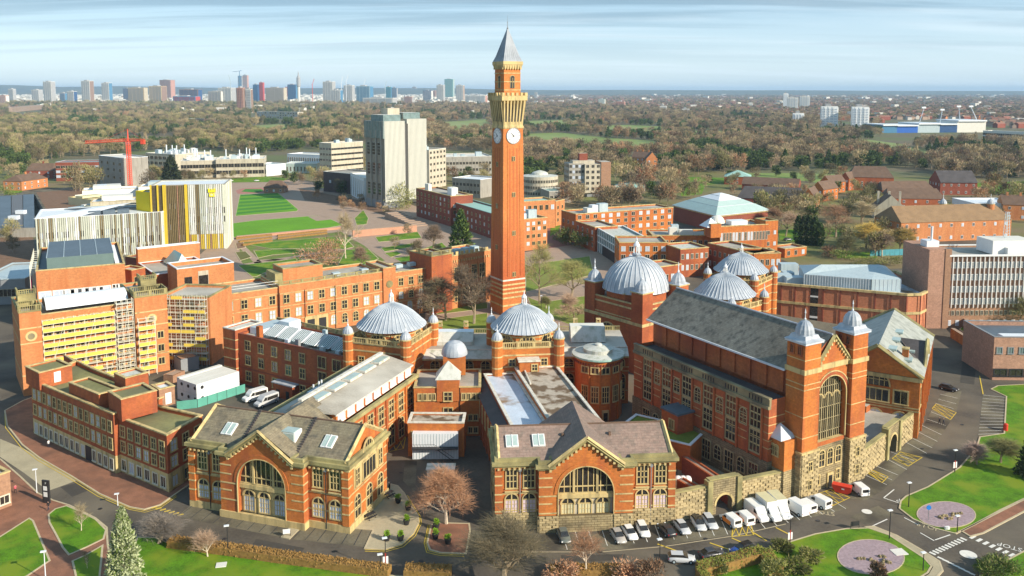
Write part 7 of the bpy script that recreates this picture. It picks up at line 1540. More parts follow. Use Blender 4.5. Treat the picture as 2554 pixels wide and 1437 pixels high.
while y<5200:
 s=8.2+y/150;half=0.66*y+30;x=-half
 while x<half:
  X=x+tr.uniform(-.5,.5)*s;Y=y+tr.uniform(-.5,.5)*s;x+=s
  u,v=px(X,Y)
  if u<-90 or u>2650 or v>poly_y(LOWB,u)or v<poly_y(UPB,u):continue
  if any(pip(u,v,f)or pip(u,v-(v-228)*.1,f)for f in FIELDS):continue
  n1=mnoise.noise(Vector((X/90,Y/90,1.3)));n2=mnoise.noise(Vector((X/160,Y/160,7.7)))
  if n2<-.42 and v<360:continue
  sc=tr.uniform(.75,1.35)*(1+max(0,Y-1500)/5000)
  if n1>.11 or tr.random()<.07:ever_pts.append(((X,Y,0),sc*.95,tr.random()*6.3,tr.choice((0,0,0,0,1))))
  else:
   q=mnoise.noise(Vector((X/70,Y/70,3.1)));k=2 if(u<900 and tr.random()<.55)else(1 if q>.25 and tr.random()<.55 else(3 if(u>1200 or v<300)and tr.random()<.5 else 0))
   if tr.random()<.03:k=4
   bare_pts.append(((X,Y,0),sc,tr.random()*6.3,k))
 y+=s
def zone(x,right=True):
 for lim,t in((330,'in the wood left of the red crane'),(680,'in the wood behind the concrete laboratories'),(905,'in the wood behind the cream office block'),(1240,'in the wood beyond the slab tower'),(1560,'in the wood just right of the clock tower'),(1830,'in the wood above the lawns right of the clock tower'),(2230,'in the wood behind the school roofs')):
  if x<lim:return t
 return 'in the wood near the right edge'
def scatter(pts,protos,names,labs,cat,massname,masslab,lim=115):
 pts.sort(key=lambda p:p[0][1])
 for p in pts[:lim]:
  o=link(names[p[3]],protos[p[3]],None,p[0],p[2]);o.scale=(p[1],)*3;u,v=px(p[0][0],p[0][1]);z=zone(u);z=z.replace('in the wood','edging the wood' if v>poly_y(LOWB,u)-9 else 'inside the wood' if v>poly_y(LOWB,u)-22 else 'deep in the wood');z=z.replace('above the lawns right of the clock tower','above the lawns')
  tag(o,('small ' if p[1]<.9 else 'tall ' if p[1]>1.2 else '')+labs[p[3]]%z,cat,'trees '+z)
 if len(pts)>lim:gn_mass(massname,masslab,cat,pts[lim:],protos)
scatter(bare_pts,[tree_proto(k)for k in('bareb','bareo','bareg','barep','poplar')],['bare_tree']*4+['poplar_tree'],['tan bare winter tree %s','rust brown bare winter tree %s','olive bare winter tree %s','purple brown bare winter tree %s','slender pale poplar %s'],'tree','woodland','brown bare winter woodland stretching from the campus to the city')
scatter(ever_pts,[tree_proto(k)for k in('ever','cone')],['evergreen_tree','conifer_tree'],['dark round evergreen tree %s','dark pointed conifer %s'],'tree','evergreen_woodland','dark green evergreen clumps among the brown woodland',200)
print('trees',len(bare_pts),len(ever_pts))
def hmesh(w,d,h,zr,wall,roof):
 m=MB();m.prism(rect(-w/2,-d/2,w/2,d/2),0,h,wall,cap=False,bottom=False)
 m.face([(-w/2,-d/2,h),(w/2,-d/2,h),(w/2,0,zr),(-w/2,0,zr)],roof);m.face([(w/2,d/2,h),(-w/2,d/2,h),(-w/2,0,zr),(w/2,0,zr)],roof);m.face([(w/2,-d/2,h),(w/2,d/2,h),(w/2,0,zr)],wall);m.face([(-w/2,d/2,h),(-w/2,-d/2,h),(-w/2,0,zr)],wall);return m.mesh('house')
TILR=mat('suburb_red_tile',(.26,.12,.08));WHT=mat('bright_white_tower',(.86,.86,.84),var=.03);WHW=mat('suburb_white_wall',(.52,.50,.46))
HP=[hmesh(16,9,7,10.5,PAVP,TIL),hmesh(11,9,7,10,WHW,SLD),hmesh(26,10,8,11,DB,TILR),hmesh(14,10,8,10,CON,SLG),hmesh(34,20,9,9.6,WHW,CONW),hmesh(24,16,17,17.3,CONW,FLT),hmesh(13,9,7,10.5,OR2,TIL)]
hp=[];y=1500.0
while y<12500:
 s=22+y/130;half=0.66*y;x=-half
 while x<half:
  X=x+tr.uniform(-.5,.5)*s;Y=y+tr.uniform(-.5,.5)*s;x+=s
  u,v=px(X,Y)
  if u<-60 or u>2620:continue
  ub=poly_y(UPB,u)
  if v<ub-2 and v>233 or(v<ub+26 and v>250 and tr.random()<.05):
   if any(pip(u,v,f)for f in FIELDS[-5:]):continue
   hp.append(((X,Y,0),tr.uniform(.7,1.15)*(1+max(0,Y-2500)/7500),tr.uniform(-.6,.6)+(1.57 if tr.random()<.4 else 0),tr.choice(((0,0,1,2,2,3,6,0,2,0)if tr.random()<.96 else(4,4,5))if u>1240 else(1,3,5,5,4,2))))
 y+=s*.75
hp.sort(key=lambda p:p[0][1])
def near_lm(u):return 'left of the skyline centre' if u<600 else 'below the city centre' if u<1240 else 'just right of the clock tower' if u<1500 else 'between the clock tower and the white tower blocks' if u<1950 else 'around the white tower blocks' if u<2200 else 'near the stadium'
HL=['pinkish house with brown roof %s','small white walled house with dark roof %s','long dark red terrace %s','cream house with grey roof %s','low white flat roofed shed %s','pale flat roofed block of flats %s','orange brick house with brown roof %s']
for p in hp[:300]:
 o=link('suburb_house',HP[p[3]],None,p[0],p[2]);o.scale=(p[1],)*3;z=near_lm(px(p[0][0],p[0][1])[0]);tag(o,HL[p[3]]%z,'house','suburb buildings '+z)
gn_mass('suburb_houses','thousands of small suburban houses stretching to the hazy horizon','houses',hp[300:],HP);print('houses',len(hp))
sub=[]
for i in range(30000):
 Y=2300*(12000/2300)**tr.random();X=tr.uniform(-.66,.66)*Y;u,v=px(X,Y)
 if 232<v<poly_y(UPB,u)+1:sub.append(((X,Y,0),tr.uniform(.6,1.1)*(1+max(0,Y-2500)/6000),tr.random()*6.3,tr.choice((0,3,3,1,2,5,5))))
gn_mass('suburb_trees','hazy blue-brown trees between the distant suburban houses','trees',sub,[tree_proto(k)for k in('bareb','bareo','bareg','barep','poplar','ever')])
# city skyline
NAVY=mat('navy_cladding',(.03,.08,.20));BLU=mat('blue_glass_tower',(.07,.20,.34));RDC=mat('red_cladding',(.48,.07,.06));TEAL=mat('teal_green_tower',(.10,.34,.30));TANB=mat('tan_office',(.55,.42,.24));GRT=mat('grey_tower',(.36,.36,.36));BRT=mat('brown_tower',(.26,.17,.13));PKT=mat('pink_brick_tower',(.48,.25,.19));MALL=mat('taupe_hall',(.40,.34,.28))
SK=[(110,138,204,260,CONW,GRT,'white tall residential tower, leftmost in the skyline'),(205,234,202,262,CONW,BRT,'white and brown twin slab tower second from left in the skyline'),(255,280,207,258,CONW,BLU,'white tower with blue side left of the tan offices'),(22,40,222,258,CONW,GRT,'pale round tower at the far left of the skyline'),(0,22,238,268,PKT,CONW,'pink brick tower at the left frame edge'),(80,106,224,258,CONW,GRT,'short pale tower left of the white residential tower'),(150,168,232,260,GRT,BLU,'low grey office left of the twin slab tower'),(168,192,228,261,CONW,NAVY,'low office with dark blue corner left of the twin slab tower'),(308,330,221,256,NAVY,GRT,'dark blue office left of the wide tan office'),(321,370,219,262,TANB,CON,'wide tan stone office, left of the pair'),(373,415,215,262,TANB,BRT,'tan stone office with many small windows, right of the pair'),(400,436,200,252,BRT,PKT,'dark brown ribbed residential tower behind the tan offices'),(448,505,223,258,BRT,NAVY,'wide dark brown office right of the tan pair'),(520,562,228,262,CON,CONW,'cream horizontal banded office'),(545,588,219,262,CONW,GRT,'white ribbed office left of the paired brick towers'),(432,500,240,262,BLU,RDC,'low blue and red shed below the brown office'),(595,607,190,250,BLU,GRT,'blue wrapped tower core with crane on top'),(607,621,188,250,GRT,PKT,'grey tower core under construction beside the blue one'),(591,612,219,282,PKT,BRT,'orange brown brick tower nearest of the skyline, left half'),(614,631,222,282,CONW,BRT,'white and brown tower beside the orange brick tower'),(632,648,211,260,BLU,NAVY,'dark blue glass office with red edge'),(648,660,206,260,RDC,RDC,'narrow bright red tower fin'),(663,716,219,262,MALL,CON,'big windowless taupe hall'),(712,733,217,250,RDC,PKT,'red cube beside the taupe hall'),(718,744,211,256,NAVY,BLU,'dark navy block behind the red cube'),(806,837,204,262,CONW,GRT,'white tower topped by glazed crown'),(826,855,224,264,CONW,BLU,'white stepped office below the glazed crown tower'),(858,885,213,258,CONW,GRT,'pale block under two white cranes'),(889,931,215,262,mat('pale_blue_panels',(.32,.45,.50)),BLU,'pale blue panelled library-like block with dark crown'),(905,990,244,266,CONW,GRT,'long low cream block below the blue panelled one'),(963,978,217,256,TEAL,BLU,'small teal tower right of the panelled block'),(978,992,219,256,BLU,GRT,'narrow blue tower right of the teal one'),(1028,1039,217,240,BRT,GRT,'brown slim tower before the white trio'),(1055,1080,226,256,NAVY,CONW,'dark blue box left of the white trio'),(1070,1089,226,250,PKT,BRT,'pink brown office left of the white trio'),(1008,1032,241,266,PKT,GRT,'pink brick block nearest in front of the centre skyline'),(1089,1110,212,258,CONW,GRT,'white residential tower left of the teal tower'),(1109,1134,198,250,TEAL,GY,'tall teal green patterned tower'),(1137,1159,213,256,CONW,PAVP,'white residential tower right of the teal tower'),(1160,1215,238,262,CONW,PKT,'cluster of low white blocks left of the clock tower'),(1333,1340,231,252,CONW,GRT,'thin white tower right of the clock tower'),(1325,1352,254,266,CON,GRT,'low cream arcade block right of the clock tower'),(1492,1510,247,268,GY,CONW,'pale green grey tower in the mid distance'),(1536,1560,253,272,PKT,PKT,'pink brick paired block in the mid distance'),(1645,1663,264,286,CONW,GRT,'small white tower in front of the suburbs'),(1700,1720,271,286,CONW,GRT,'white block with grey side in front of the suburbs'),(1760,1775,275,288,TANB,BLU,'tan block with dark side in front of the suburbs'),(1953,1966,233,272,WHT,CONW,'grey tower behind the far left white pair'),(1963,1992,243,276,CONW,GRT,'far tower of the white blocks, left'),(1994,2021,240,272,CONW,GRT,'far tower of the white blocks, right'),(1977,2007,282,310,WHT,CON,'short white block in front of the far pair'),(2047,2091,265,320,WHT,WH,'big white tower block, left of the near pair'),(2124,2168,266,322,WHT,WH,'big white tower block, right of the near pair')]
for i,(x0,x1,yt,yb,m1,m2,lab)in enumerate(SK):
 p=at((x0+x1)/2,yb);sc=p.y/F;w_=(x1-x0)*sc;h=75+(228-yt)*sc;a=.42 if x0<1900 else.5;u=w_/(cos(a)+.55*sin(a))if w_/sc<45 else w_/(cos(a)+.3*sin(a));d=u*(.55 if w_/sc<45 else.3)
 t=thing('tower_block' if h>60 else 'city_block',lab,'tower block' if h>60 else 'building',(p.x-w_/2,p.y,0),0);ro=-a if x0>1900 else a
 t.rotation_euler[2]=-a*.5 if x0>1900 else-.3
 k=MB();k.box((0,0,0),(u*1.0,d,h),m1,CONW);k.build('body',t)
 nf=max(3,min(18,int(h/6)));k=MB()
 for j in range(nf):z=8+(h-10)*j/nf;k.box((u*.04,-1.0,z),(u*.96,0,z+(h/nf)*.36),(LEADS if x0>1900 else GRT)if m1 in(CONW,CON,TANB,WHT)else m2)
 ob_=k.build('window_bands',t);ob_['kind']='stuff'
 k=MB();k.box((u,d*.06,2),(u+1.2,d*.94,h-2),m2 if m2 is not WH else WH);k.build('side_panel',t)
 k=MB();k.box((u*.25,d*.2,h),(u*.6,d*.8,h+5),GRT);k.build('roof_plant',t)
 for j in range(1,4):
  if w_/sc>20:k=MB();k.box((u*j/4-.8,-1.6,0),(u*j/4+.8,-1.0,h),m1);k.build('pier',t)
p=at(746,262);sc=p.y/F;t=thing('telecom_tower','tall thin telecom tower with stacked dishes and pointed mast','tower',(p.x,p.y,0));k=MB();k.lathe([(7.5,0),(7.5,108)],10,CONW);k.build('shaft',t);k=MB();k.lathe([(9.5,100),(11,104),(11,150),(8,152)],10,GRT);k.build('dish_stack',t);k=MB();k.lathe([(8,152),(3,166),(2.5,176),(.5,186)],8,GRT);k.build('mast',t)
def skycrane(x,yt,yb,xj,yj,m,lab):
 p=at(x,262);sc=p.y/F;t=thing('distant_crane',lab,'crane',(p.x,p.y,0));k=MB();zt=75+(228-yt)*sc;k.bar((0,0,20),(0,0,zt),1.6,m,4);k.build('mast',t);k=MB();k.bar((0,0,zt),((xj-x)*sc,0,75+(228-yj)*sc),1.3,m,3);k.bar((0,0,zt),(-(xj-x)*sc*.3,0,zt+2),1.8,m,3);k.build('jib',t)
for a in((600,178,190,583,180,BLU,'pale blue crane with level jib above the blue tower core'),(577,208,250,573,188,GRM,'grey crane left of the blue tower core'),(780,212,262,785,197,REDP,'red and white crane right of the telecom tower'),(852,210,262,856,192,WHM,'white crane over the pale block, left of two'),(864,206,262,870,188,WHM,'white crane over the pale block, right of two'),(961,218,258,965,203,GRM,'grey crane above the teal block'),(908,212,258,913,198,WHM,'thin white crane above the panelled block')):skycrane(*a)
p=at(2205,334);b=Bld('stadium','white and blue cricket stadium with floodlight masts at the right',at(2200,332),at(2458,330));W=b.w;e=b.e
for(a,d,z,m_)in((0,.14,14,BLU),(.14,.34,13,mat('stadium_blue',(.03,.12,.45))),(.34,.55,16,GRM),(.55,.72,15,NAVY),(.72,1,21,CONW)):k=MB();k.box((W*a,0,0),(W*d,60,z),m_,WHM);k.box((W*a,-3,z-1),(W*d,62,z+1.5),WHM);k.build('stand',e)
for(u,z,u2,z2)in((.38,14,.42,44),(.58,14,.6,40),(.78,20,.76,46),(.95,20,.88,46)):k=MB();k.bar((W*u,10,z),(W*u2,10,z2),.8,WHM,4);k.box((W*u2-4,9,z2),(W*u2+4,11,z2+3),WHM);k.build('floodlight_mast',e)
# the air between here and the far hills
hb=MB();hb.box((-31000,-1500,-1.5),(31000,31500,215),FLT);hb.mats=[];hb.m=[0]*len(hb.m)
hz_o=link('haze',hb.mesh('haze'));hz_o['kind']='stuff';hz_o['label']='pale blue winter haze over the city and hills';hz_o['category']='haze'
hm=bpy.data.materials.new('haze_air');hm.use_nodes=True;hn=hm.node_tree.nodes;hn.clear();ho=hn.new('ShaderNodeOutputMaterial');hv=hn.new('ShaderNodeVolumePrincipled')
hv.inputs['Color'].default_value=(0.52,0.75,1.0,1);hv.inputs['Density'].default_value=5.8e-5;hv.inputs['Anisotropy'].default_value=0.0;hm.node_tree.links.new(hv.outputs[0],ho.inputs['Volume']);hz_o.data.materials.append(hm)
# garden walls, hedges and planting
def hedge(label,pts,h,w_,m,top=None,n_=70):
 P=[at(*p)for p in pts];o=P[0];t=thing('hedge',label,'hedge',(o.x,o.y,0));b=MB();c=MB();r=random.Random(int(pts[0][0]))
 for a,d in zip(P[:-1],P[1:]):
  L=(d-a).length;u=(d-a)/L;nn=Vector((-u.y,u.x));k=max(1,int(L/1.2))
  for i in range(k):
   s=a+u*(L*i/k)-o;f=a+u*(L*(i+1)/k)-o;w0=w_/2*.92;hh=h*r.uniform(.88,.92)
   b.prism([tuple(s-nn*w0),tuple(f-nn*w0),tuple(f+nn*w0),tuple(s+nn*w0)],.05,hh,m)
  for i in range(int(L*n_)):
   s=a+u*L*r.random()-o;q=nn*w_/2*r.uniform(-1.05,1.05);z=h*r.uniform(.1,1.03)if abs(q.length)>w_*.42 else h*r.uniform(.9,1.06)
   p=Vector((s.x+q.x,s.y+q.y,z));dv=Vector((r.gauss(0,1),r.gauss(0,1),r.gauss(.5,.8))).normalized();ov=dv.orthogonal()*.12
   c.face([p-ov*.8,p+ov*.8,p+dv*r.uniform(.12,.3)],top or m)
 b.build('body',t);c.build('leaves',t);return t
hedge('long brown beech hedge along the kerb below the left pavilion',[(425,1362),(600,1385),(700,1400),(830,1417),(972,1436)],1.5,2.0,HDG)
hedge('short brown beech hedge between the lamp and the big bare tree',[(1010,1436),(1125,1440)],1.6,2.6,HDG)
hedge('brown beech hedge right of the big bare tree',[(1372,1438),(1560,1436)],1.6,2.4,HDG)
hedge('clipped green-gold hedge in front of the blue parked car',[(1745,1436),(1905,1392),(1935,1440)],1.8,2.6,HDG,HDL)
hedge('clipped hedge at the bottom edge, left arm of the square',[(1745,1437),(1790,1500)],1.6,1.6,HDG,HDL)
for i in range(5):hedge('low clipped terrace hedge in the sunken garden, %s'%('left row nearest the turf','right row nearest the turf','middle left row','right row lower down','lowest left row')[i]if 1 else '',[(588+i*4,597+i*4.2),(678,588+i*3.6)]if i%2==0 else[(692,587+i*3.4),(815,574+i*3.2)],1.0,1.6,HDG,None,10)
for lab,a,d,z in(('long pale retaining wall behind the sunken lawn',(880,592),(1040,578),3.5),('second low retaining wall along the terraces',(590,596),(850,572),1.2)):
 b=Bld('retaining_wall',lab,at(*a),at(*d),cat='wall');m=MB();m.box((0,0,0),(b.w,.8,z),mat('pinkish_brick_wall',(.50,.26,.17),var=.15));m.build('wall',b.e);m=MB();m.box((0,-.1,z),(b.w,.95,z+.25),PAVP);m.build('coping',b.e)
b=Bld('steps','broad pink stone steps climbing toward the slab tower',at(960,545),at(1035,566),cat='steps')
for i in range(9):m=MB();m.box((i*b.w/9,0,0),((i+1)*b.w/9-.1,9,3.6-i*.38),PAVP);m.build('step',b.e)
# near trees
def near_tree(label,base,h,w_,seed,bark,twig,ground_z=0.1,name='bare_tree',**kw):
 p=at(*base);t=thing(name,label,'tree',(p.x,p.y,ground_z));T,C=bare_tree_mesh(seed,h,1.0,bark,twig,**kw)
 zs_=max(v.co.z for v in C.vertices);xs_=sorted(abs(v.co.x)for v in C.vertices)[int(len(C.vertices)*.985)]
 s=Vector((w_/2/xs_,w_/2/xs_,h/zs_))
 for n_,m_ in(('trunk',T),('crown',C)):o=link(n_,m_,t);o.scale=s
 return t
near_tree('copper red birch with white branching trunk on the red paved island',(1113,1308),12,10.5,5,BRW,TWO,trunk=.24,lv=4,twn=16,twl=1.5,tww=.018,kids=(3,4,4,3))
near_tree('big tan bare tree cut by the bottom edge in front of the pink-roofed pavilion',(1258,1475),12,12.5,21,BRK,TWB,trunk=.3,lv=4,twn=9,twl=1.3,tww=.013,kids=(4,5,5,3))
near_tree('slender white birch with rusty twigs right of the big bare tree',(1462,1442),9.5,5.5,33,BRW,TWO,trunk=.15,lv=3,twn=22,twl=1.3,tww=.015,kids=(3,4,3))
near_tree('low spreading grey bare cherry tree beside the silvery conifer',(398,1356),5.2,7.4,8,BRK,mat('twigs_grey',(.36,.30,.25),var=.25),trunk=.16,lv=3,twn=26,twl=1.0,tww=.016)
near_tree('thin young pale sapling on the left grass island',(203,1326),5.6,3.2,9,BRW,TWB,trunk=.07,lv=3,twn=8,twl=.8,tww=.012)
near_tree('tiny leafless sapling on the smallest grass patch',(218,1420),3.4,1.6,10,BRW,TWB,trunk=.05,lv=3,twn=5,twl=.5,tww=.01)
near_tree('small bare tree beside the beech hedge',(518,1390),5,4.6,12,BRW,TWP,trunk=.08,lv=3,twn=12,twl=1.0,tww=.012)
near_tree('pink-tinged cherry tree on the lawn by the right-hand parking bays',(2436,1160),5.5,5,13,BRK,mat('twigs_pink',(.42,.29,.23),var=.2),trunk=.15,lv=3,twn=26,twl=1.0,tww=.02)
near_tree('olive bare cherry tree right of the pink one',(2496,1155),6,6.5,14,BRK,TWG,trunk=.15,lv=3,twn=30,twl=1.2,tww=.02)
for i,(b_,h,w_,bk,tw_,lab)in enumerate((((1112,800),17,15,BRK,TWB,'broad brown bare tree behind the left dome'),((1182,808),21,15,BRK,TWP,'tall bare tree in the court just left of the clock tower'),((1345,760),23,15,BRK,TWG,'tall bare tree just right of the clock tower base'),((1425,745),15,14,BRK,TWG,'round green-tinged bare tree in the court'),((1432,805),10,12,BRK,TWP,'spreading low tree on the court lawn by the big domed hall'),((1362,770),5,4,BRW,TWG,'small young tree on the court lawn'),((1238,760),13,9,BRK,TWP,'bare tree hugging the clock tower foot'),((862,645),22,15,BRW,TWB,'tall pale fan-shaped bare tree standing over the sunken lawns'),((903,668),10,8,BRK,TWP,'small bare tree right of the fan-shaped one'),((1080,622),13,10,BRK,TWP,'bare rust tinted tree by the brown brick halls'),((1075,800),13,11,BRK,TWP,'dark bare tree behind the left dome, nearer the brick range'),((2085,592),18,17,BRK,TWO,'large rusty bare tree on the round lawn at the right'),((2160,620),15,15,BRK,TWY,'golden willow-like tree left of the pair'),((2247,630),14,14,BRK,TWY,'golden willow-like tree right of the pair'),((2200,640),13,10,BRW,TWP,'white stemmed birch between the golden trees'),((2110,640),10,11,BRK,TWG,'dull bare tree left of the golden willows'),((1925,570),13,12,BRK,TWO,'rusty bare tree in front of the school roofs, left'),((1960,590),15,16,BRK,TWP,'brown bare tree by the sports hall'),((2150,560),15,15,BRK,TWB,'pale bare tree behind the golden willows'),((2505,800),9,14,BRK,TWG,'grey-green thicket tree at the right edge above the brown block'),((2545,815),12,12,BRK,TWG,'second grey-green tree at the right edge'))):
 near_tree(lab,b_,h,w_,40+i,bk,tw_,trunk=.3 if h>12 else.2,lv=4,twn=8,twl=1.6 if h>12 else 1.2,tww=.035,kids=(3,4,4,3))
def dense_tree(label,base,h,w_,shape,m1,m2,seed,n=3200,card=.5,base_=.03,thin=.35,name='conifer_tree'):
 p=at(*base);t=thing(name,label,'tree',(p.x,p.y,.1));link('crown',puff_mesh(seed,h,w_,BRK,m1,n,card,base_,shape,.2,thin=thin,two=m2),t);k=MB();k.bar((0,0,0),(0,0,h*.3),.28,BRK,6,.15);k.build('trunk',t)
dense_tree('silvery green conifer in the left foreground',(312,1452),11.8,6.4,'cone',EVS,EVL,3,9000,.42,thin=.3)
dense_tree('bright green spruce beside the battlemented block',(1150,640),21,14,'cone',EVG,EVL,4,3000,1.3)
dense_tree('wide dark green yew-like conifer left of the laboratories',(428,460),22,20,'cone',EVG,EVG,5,2500,2)
for i,x in enumerate((1990,2004,2018,2032,2044)):dense_tree('dark column cypress, %s of the five in a row at the right'%('first','second','third','fourth','last')[i],(x,610+i),14 if i<4 else 11,4.6,'column',EVG,EVG,6,900,1)
dense_tree('dark pine beside the finned block at the right edge',(2490,806),10,8,'round',EVG,EVG,7,1800,.8,name='pine_tree');dense_tree('dark conifer cut by the right edge above the lawn',(2568,1190),9,6,'cone',EVG,EVG,8,2500,.5)
BUSH=[((1790,1430),1.8,4,'gold','golden green bush behind the clipped hedge'),((1950,1375),1.5,4,'gold','mixed golden bush in the lawn corner'),((1930,1440),2.2,5,'gold','large tangled bush at the bottom edge'),((1985,1425),1.8,5,'gold','low golden bush left of the oval bed'),((2020,1400),1.5,4,'gold','rusty golden bush near the kerb'),((1560,1446),3,6,'rust','rusty bare bushes at the bottom edge right of the birch'),((1620,1450),3,6,'rust','second rusty bare bush at the bottom edge'),((1400,1450),3,6,'rust','rusty bare bush left of the slender birch'),((2190,1450),2.5,3,'rust','thin bare shrub in front of the nearer oval bed'),((2500,1430),2.4,7,'grn','grey green bush at the lower right corner'),((2465,1440),2,5,'grn','second grey green bush at the lower right corner'),((1420,612),8,14,'grn','clump of green bushes beside the dark red paving'),((1452,622),8,14,'grn','second clump of green bushes by the glass fronted block'),((1400,600),6,10,'grn','green bush at the corner of the dark red paving'),((790,668),11,20,'rust','dense brown thicket beside the fan-shaped tree'),((825,650),10,16,'rust','second brown thicket left of the fan-shaped tree'),((1000,520),16,24,'gold','olive bushy tree at the foot of the slab tower'),((2070,640),5,12,'rust','brown shrubbery by the low brick hut'),((2100,648),4,12,'grn','green shrubs by the low brick hut'),((2160,665),4,16,'gold','golden shrubbery strip by the blue covered way'),((2220,660),4,16,'gold','second golden shrubbery strip'),((2560,850),4,16,'grn','green shrubs above the brown block'),((40,470),12,22,'grn','yellow green bushy tree at the far left edge'),((15,500),10,18,'grn','second yellow green tree at the far left edge'),((1160,640),6,9,'rust','brown shrubs at the foot of the spruce')]
BP={'gold':(TWG,HDL),'rust':(TWO,TWP),'grn':(EVL,TWG)}
for i,(b_,h,w_,k_,lab)in enumerate(BUSH):
 p=at(*b_);tag(link('bush',puff_mesh(70+i,h,w_,BRK,BP[k_][0],1500,.35+h*.05,.02,thin=.2,trunk=.06,two=BP[k_][1]),None,(p.x,p.y,.1)),lab,'bush')
def grove(place,poly,n,kinds,sc=(.7,1.1),grp=None):
 xs_=[p[0]for p in poly];ys_=[p[1]for p in poly];c=0;tries=0
 while c<n and tries<n*30:
  tries+=1;x=tr.uniform(min(xs_),max(xs_));y=tr.uniform(min(ys_),max(ys_))
  if not pip(x,y,poly):continue
  k=tr.choice(kinds);p=at(x,y);o=link({'e':'evergreen_tree','c':'conifer_tree','p':'poplar_tree','w':'willow_tree'}.get(k[0],'bare_tree'),tree_proto(k),None,(p.x,p.y,0),tr.random()*6);o.scale=(tr.uniform(*sc),)*3
  d={'bareb':'tan bare tree','bareo':'rust brown bare tree','bareg':'olive bare tree','barep':'purple brown bare tree','ever':'dark round evergreen','cone':'dark pointed conifer','poplar':'slender pale poplar','willow':'golden willow'}[k]
  tag(o,d+' '+place,'tree','trees '+place);c+=1
B4=('bareb','bareo','bareg','barep')
grove('between the red crane and the laboratories',[(250,440),(420,425),(440,470),(350,480),(250,470)],9,B4+('bareb',),(.9,1.2))
grove('in front of the dark brown block near the crane',[(160,460),(240,458),(240,478),(160,480)],5,('poplar','poplar','bareg'),(1.0,1.3))
grove('behind the little houses at the far left',[(-60,440),(120,425),(130,440),(60,445),(-60,465)],16,('bareg','bareb','bareg','ever'))
grove('along the front of the laboratories',[(440,446),(660,444),(660,456),(440,458)],10,('bareo','bareb','bareg'),(.5,.8))
grove('between the laboratories and the slab tower',[(700,440),(860,455),(900,500),(800,490),(700,462)],13,('bareg','bareb','ever','barep'),(.7,1.0))
grove('in front of the cream office block',[(800,410),(905,412),(905,425),(800,425)],6,('willow','bareg','bareb'),(.9,1.2))
grove('right of the slab tower',[(1075,440),(1225,420),(1225,470),(1140,480),(1080,465)],13,('ever','bareb','bareg','bareo'),(.7,1.0))
grove('just right of the clock tower among the concrete halls',[(1300,420),(1425,415),(1420,450),(1300,455)],12,('ever','ever','bareb','cone'),(.9,1.2))
grove('in front of the brutalist tower',[(1400,500),(1640,495),(1680,515),(1500,530),(1410,525)],22,('bareo','bareb','barep'),(.8,1.1))
grove('around the brutalist tower',[(1530,430),(1690,440),(1680,500),(1540,480)],22,('bareb','bareg','barep','ever','bareo'),(.9,1.3))
grove('scattered over the lawns near the copper roofed hall',[(1690,440),(1860,440),(1850,500),(1700,500)],16,('bareb','bareg','barep','ever'),(.6,1.0))
grove('between the school roofs',[(1870,440),(2100,440),(2200,500),(2040,540),(1880,510)],22,('bareb','bareo','bareg','ever'),(.6,.95))
grove('beside the brown roofed hall',[(2260,545),(2560,520),(2600,560),(2480,590),(2250,600)],10,('bareb','bareg','ever'),(.5,.8))
grove('behind the copper roofed hall',[(1690,420),(1860,418),(1860,432),(1690,438)],16,B4,(1.0,1.4))
grove('between the sports hall and the school',[(1850,520),(2050,530),(2040,560),(1930,560)],10,B4+('ever',),(.8,1.1))
grove('around the school lawns',[(2070,480),(2200,480),(2230,560),(2100,560)],9,('bareo','bareb','bareg'),(.7,1.1))
grove('beside the school halls at the right',[(2340,470),(2480,470),(2600,500),(2500,520),(2400,505)],14,('bareb','bareo','ever','bareg'),(.7,1.1))
grove('between the brown roofed hall and the golden willows',[(2050,600),(2260,570),(2280,640),(2240,650),(2060,640)],12,('bareb','willow','bareg','barep'),(.5,.85))
grove('in the gardens left of the battlemented block',[(930,600),(1110,560),(1120,640),(1060,655),(960,640)],7,('bareb','barep'),(.3,.5))
grove('along the path to the slab tower',[(760,480),(900,500),(1000,545),(870,530),(760,500)],14,('bareb','barep','bareo'),(.3,.5))
grove('at the far left beyond the new library',[(-40,590),(50,590),(50,640),(-40,640)],5,('bareb','bareg'),(.5,.8))
# vehicles
CARC={'silver':(.52,.53,.54),'white':(.78,.78,.76),'dark':(.05,.052,.06),'greige':(.40,.38,.35),'grey':(.13,.145,.13),'blue':(.02,.10,.42),'black':(.03,.03,.035)}
def paint_mat(c):return mat('car_paint_'+c,CARC[c],rough=.28,var=.03,spec=.6)
TYR=mat('tyre_rubber',(.02,.02,.02),var=.1);LMP=mat('headlamp',(.75,.75,.75),rough=.2,var=0);TLP=mat('tail_lamp',(.40,.01,.01),rough=.3,var=0)
def loft(mb,secs,m):
 """secs: list of (x, [(y, z) ...]) cross sections"""
 n=len(secs[0][1]);k=len(mb.v);j=mb.mi(m)
 for x,pr in secs:mb.v+=[(x,y,z)for y,z in pr]
 for a in range(len(secs)-1):
  for i in range(n):q=(i+1)%n;mb.f.append((k+a*n+i,k+a*n+q,k+(a+1)*n+q,k+(a+1)*n+i));mb.m.append(j)
 mb.f.append(tuple(range(k,k+n))[::-1]);mb.m.append(j);mb.f.append(tuple(range(k+(len(secs)-1)*n,k+len(secs)*n)));mb.m.append(j)
def sec(w,z0,z1,r=.12):return[(-w+r*.5,z0),(w-r*.5,z0),(w,z0+r),(w,z1-r),(w-r,z1),(-w+r,z1),(-w,z1-r),(-w,z0+r)]
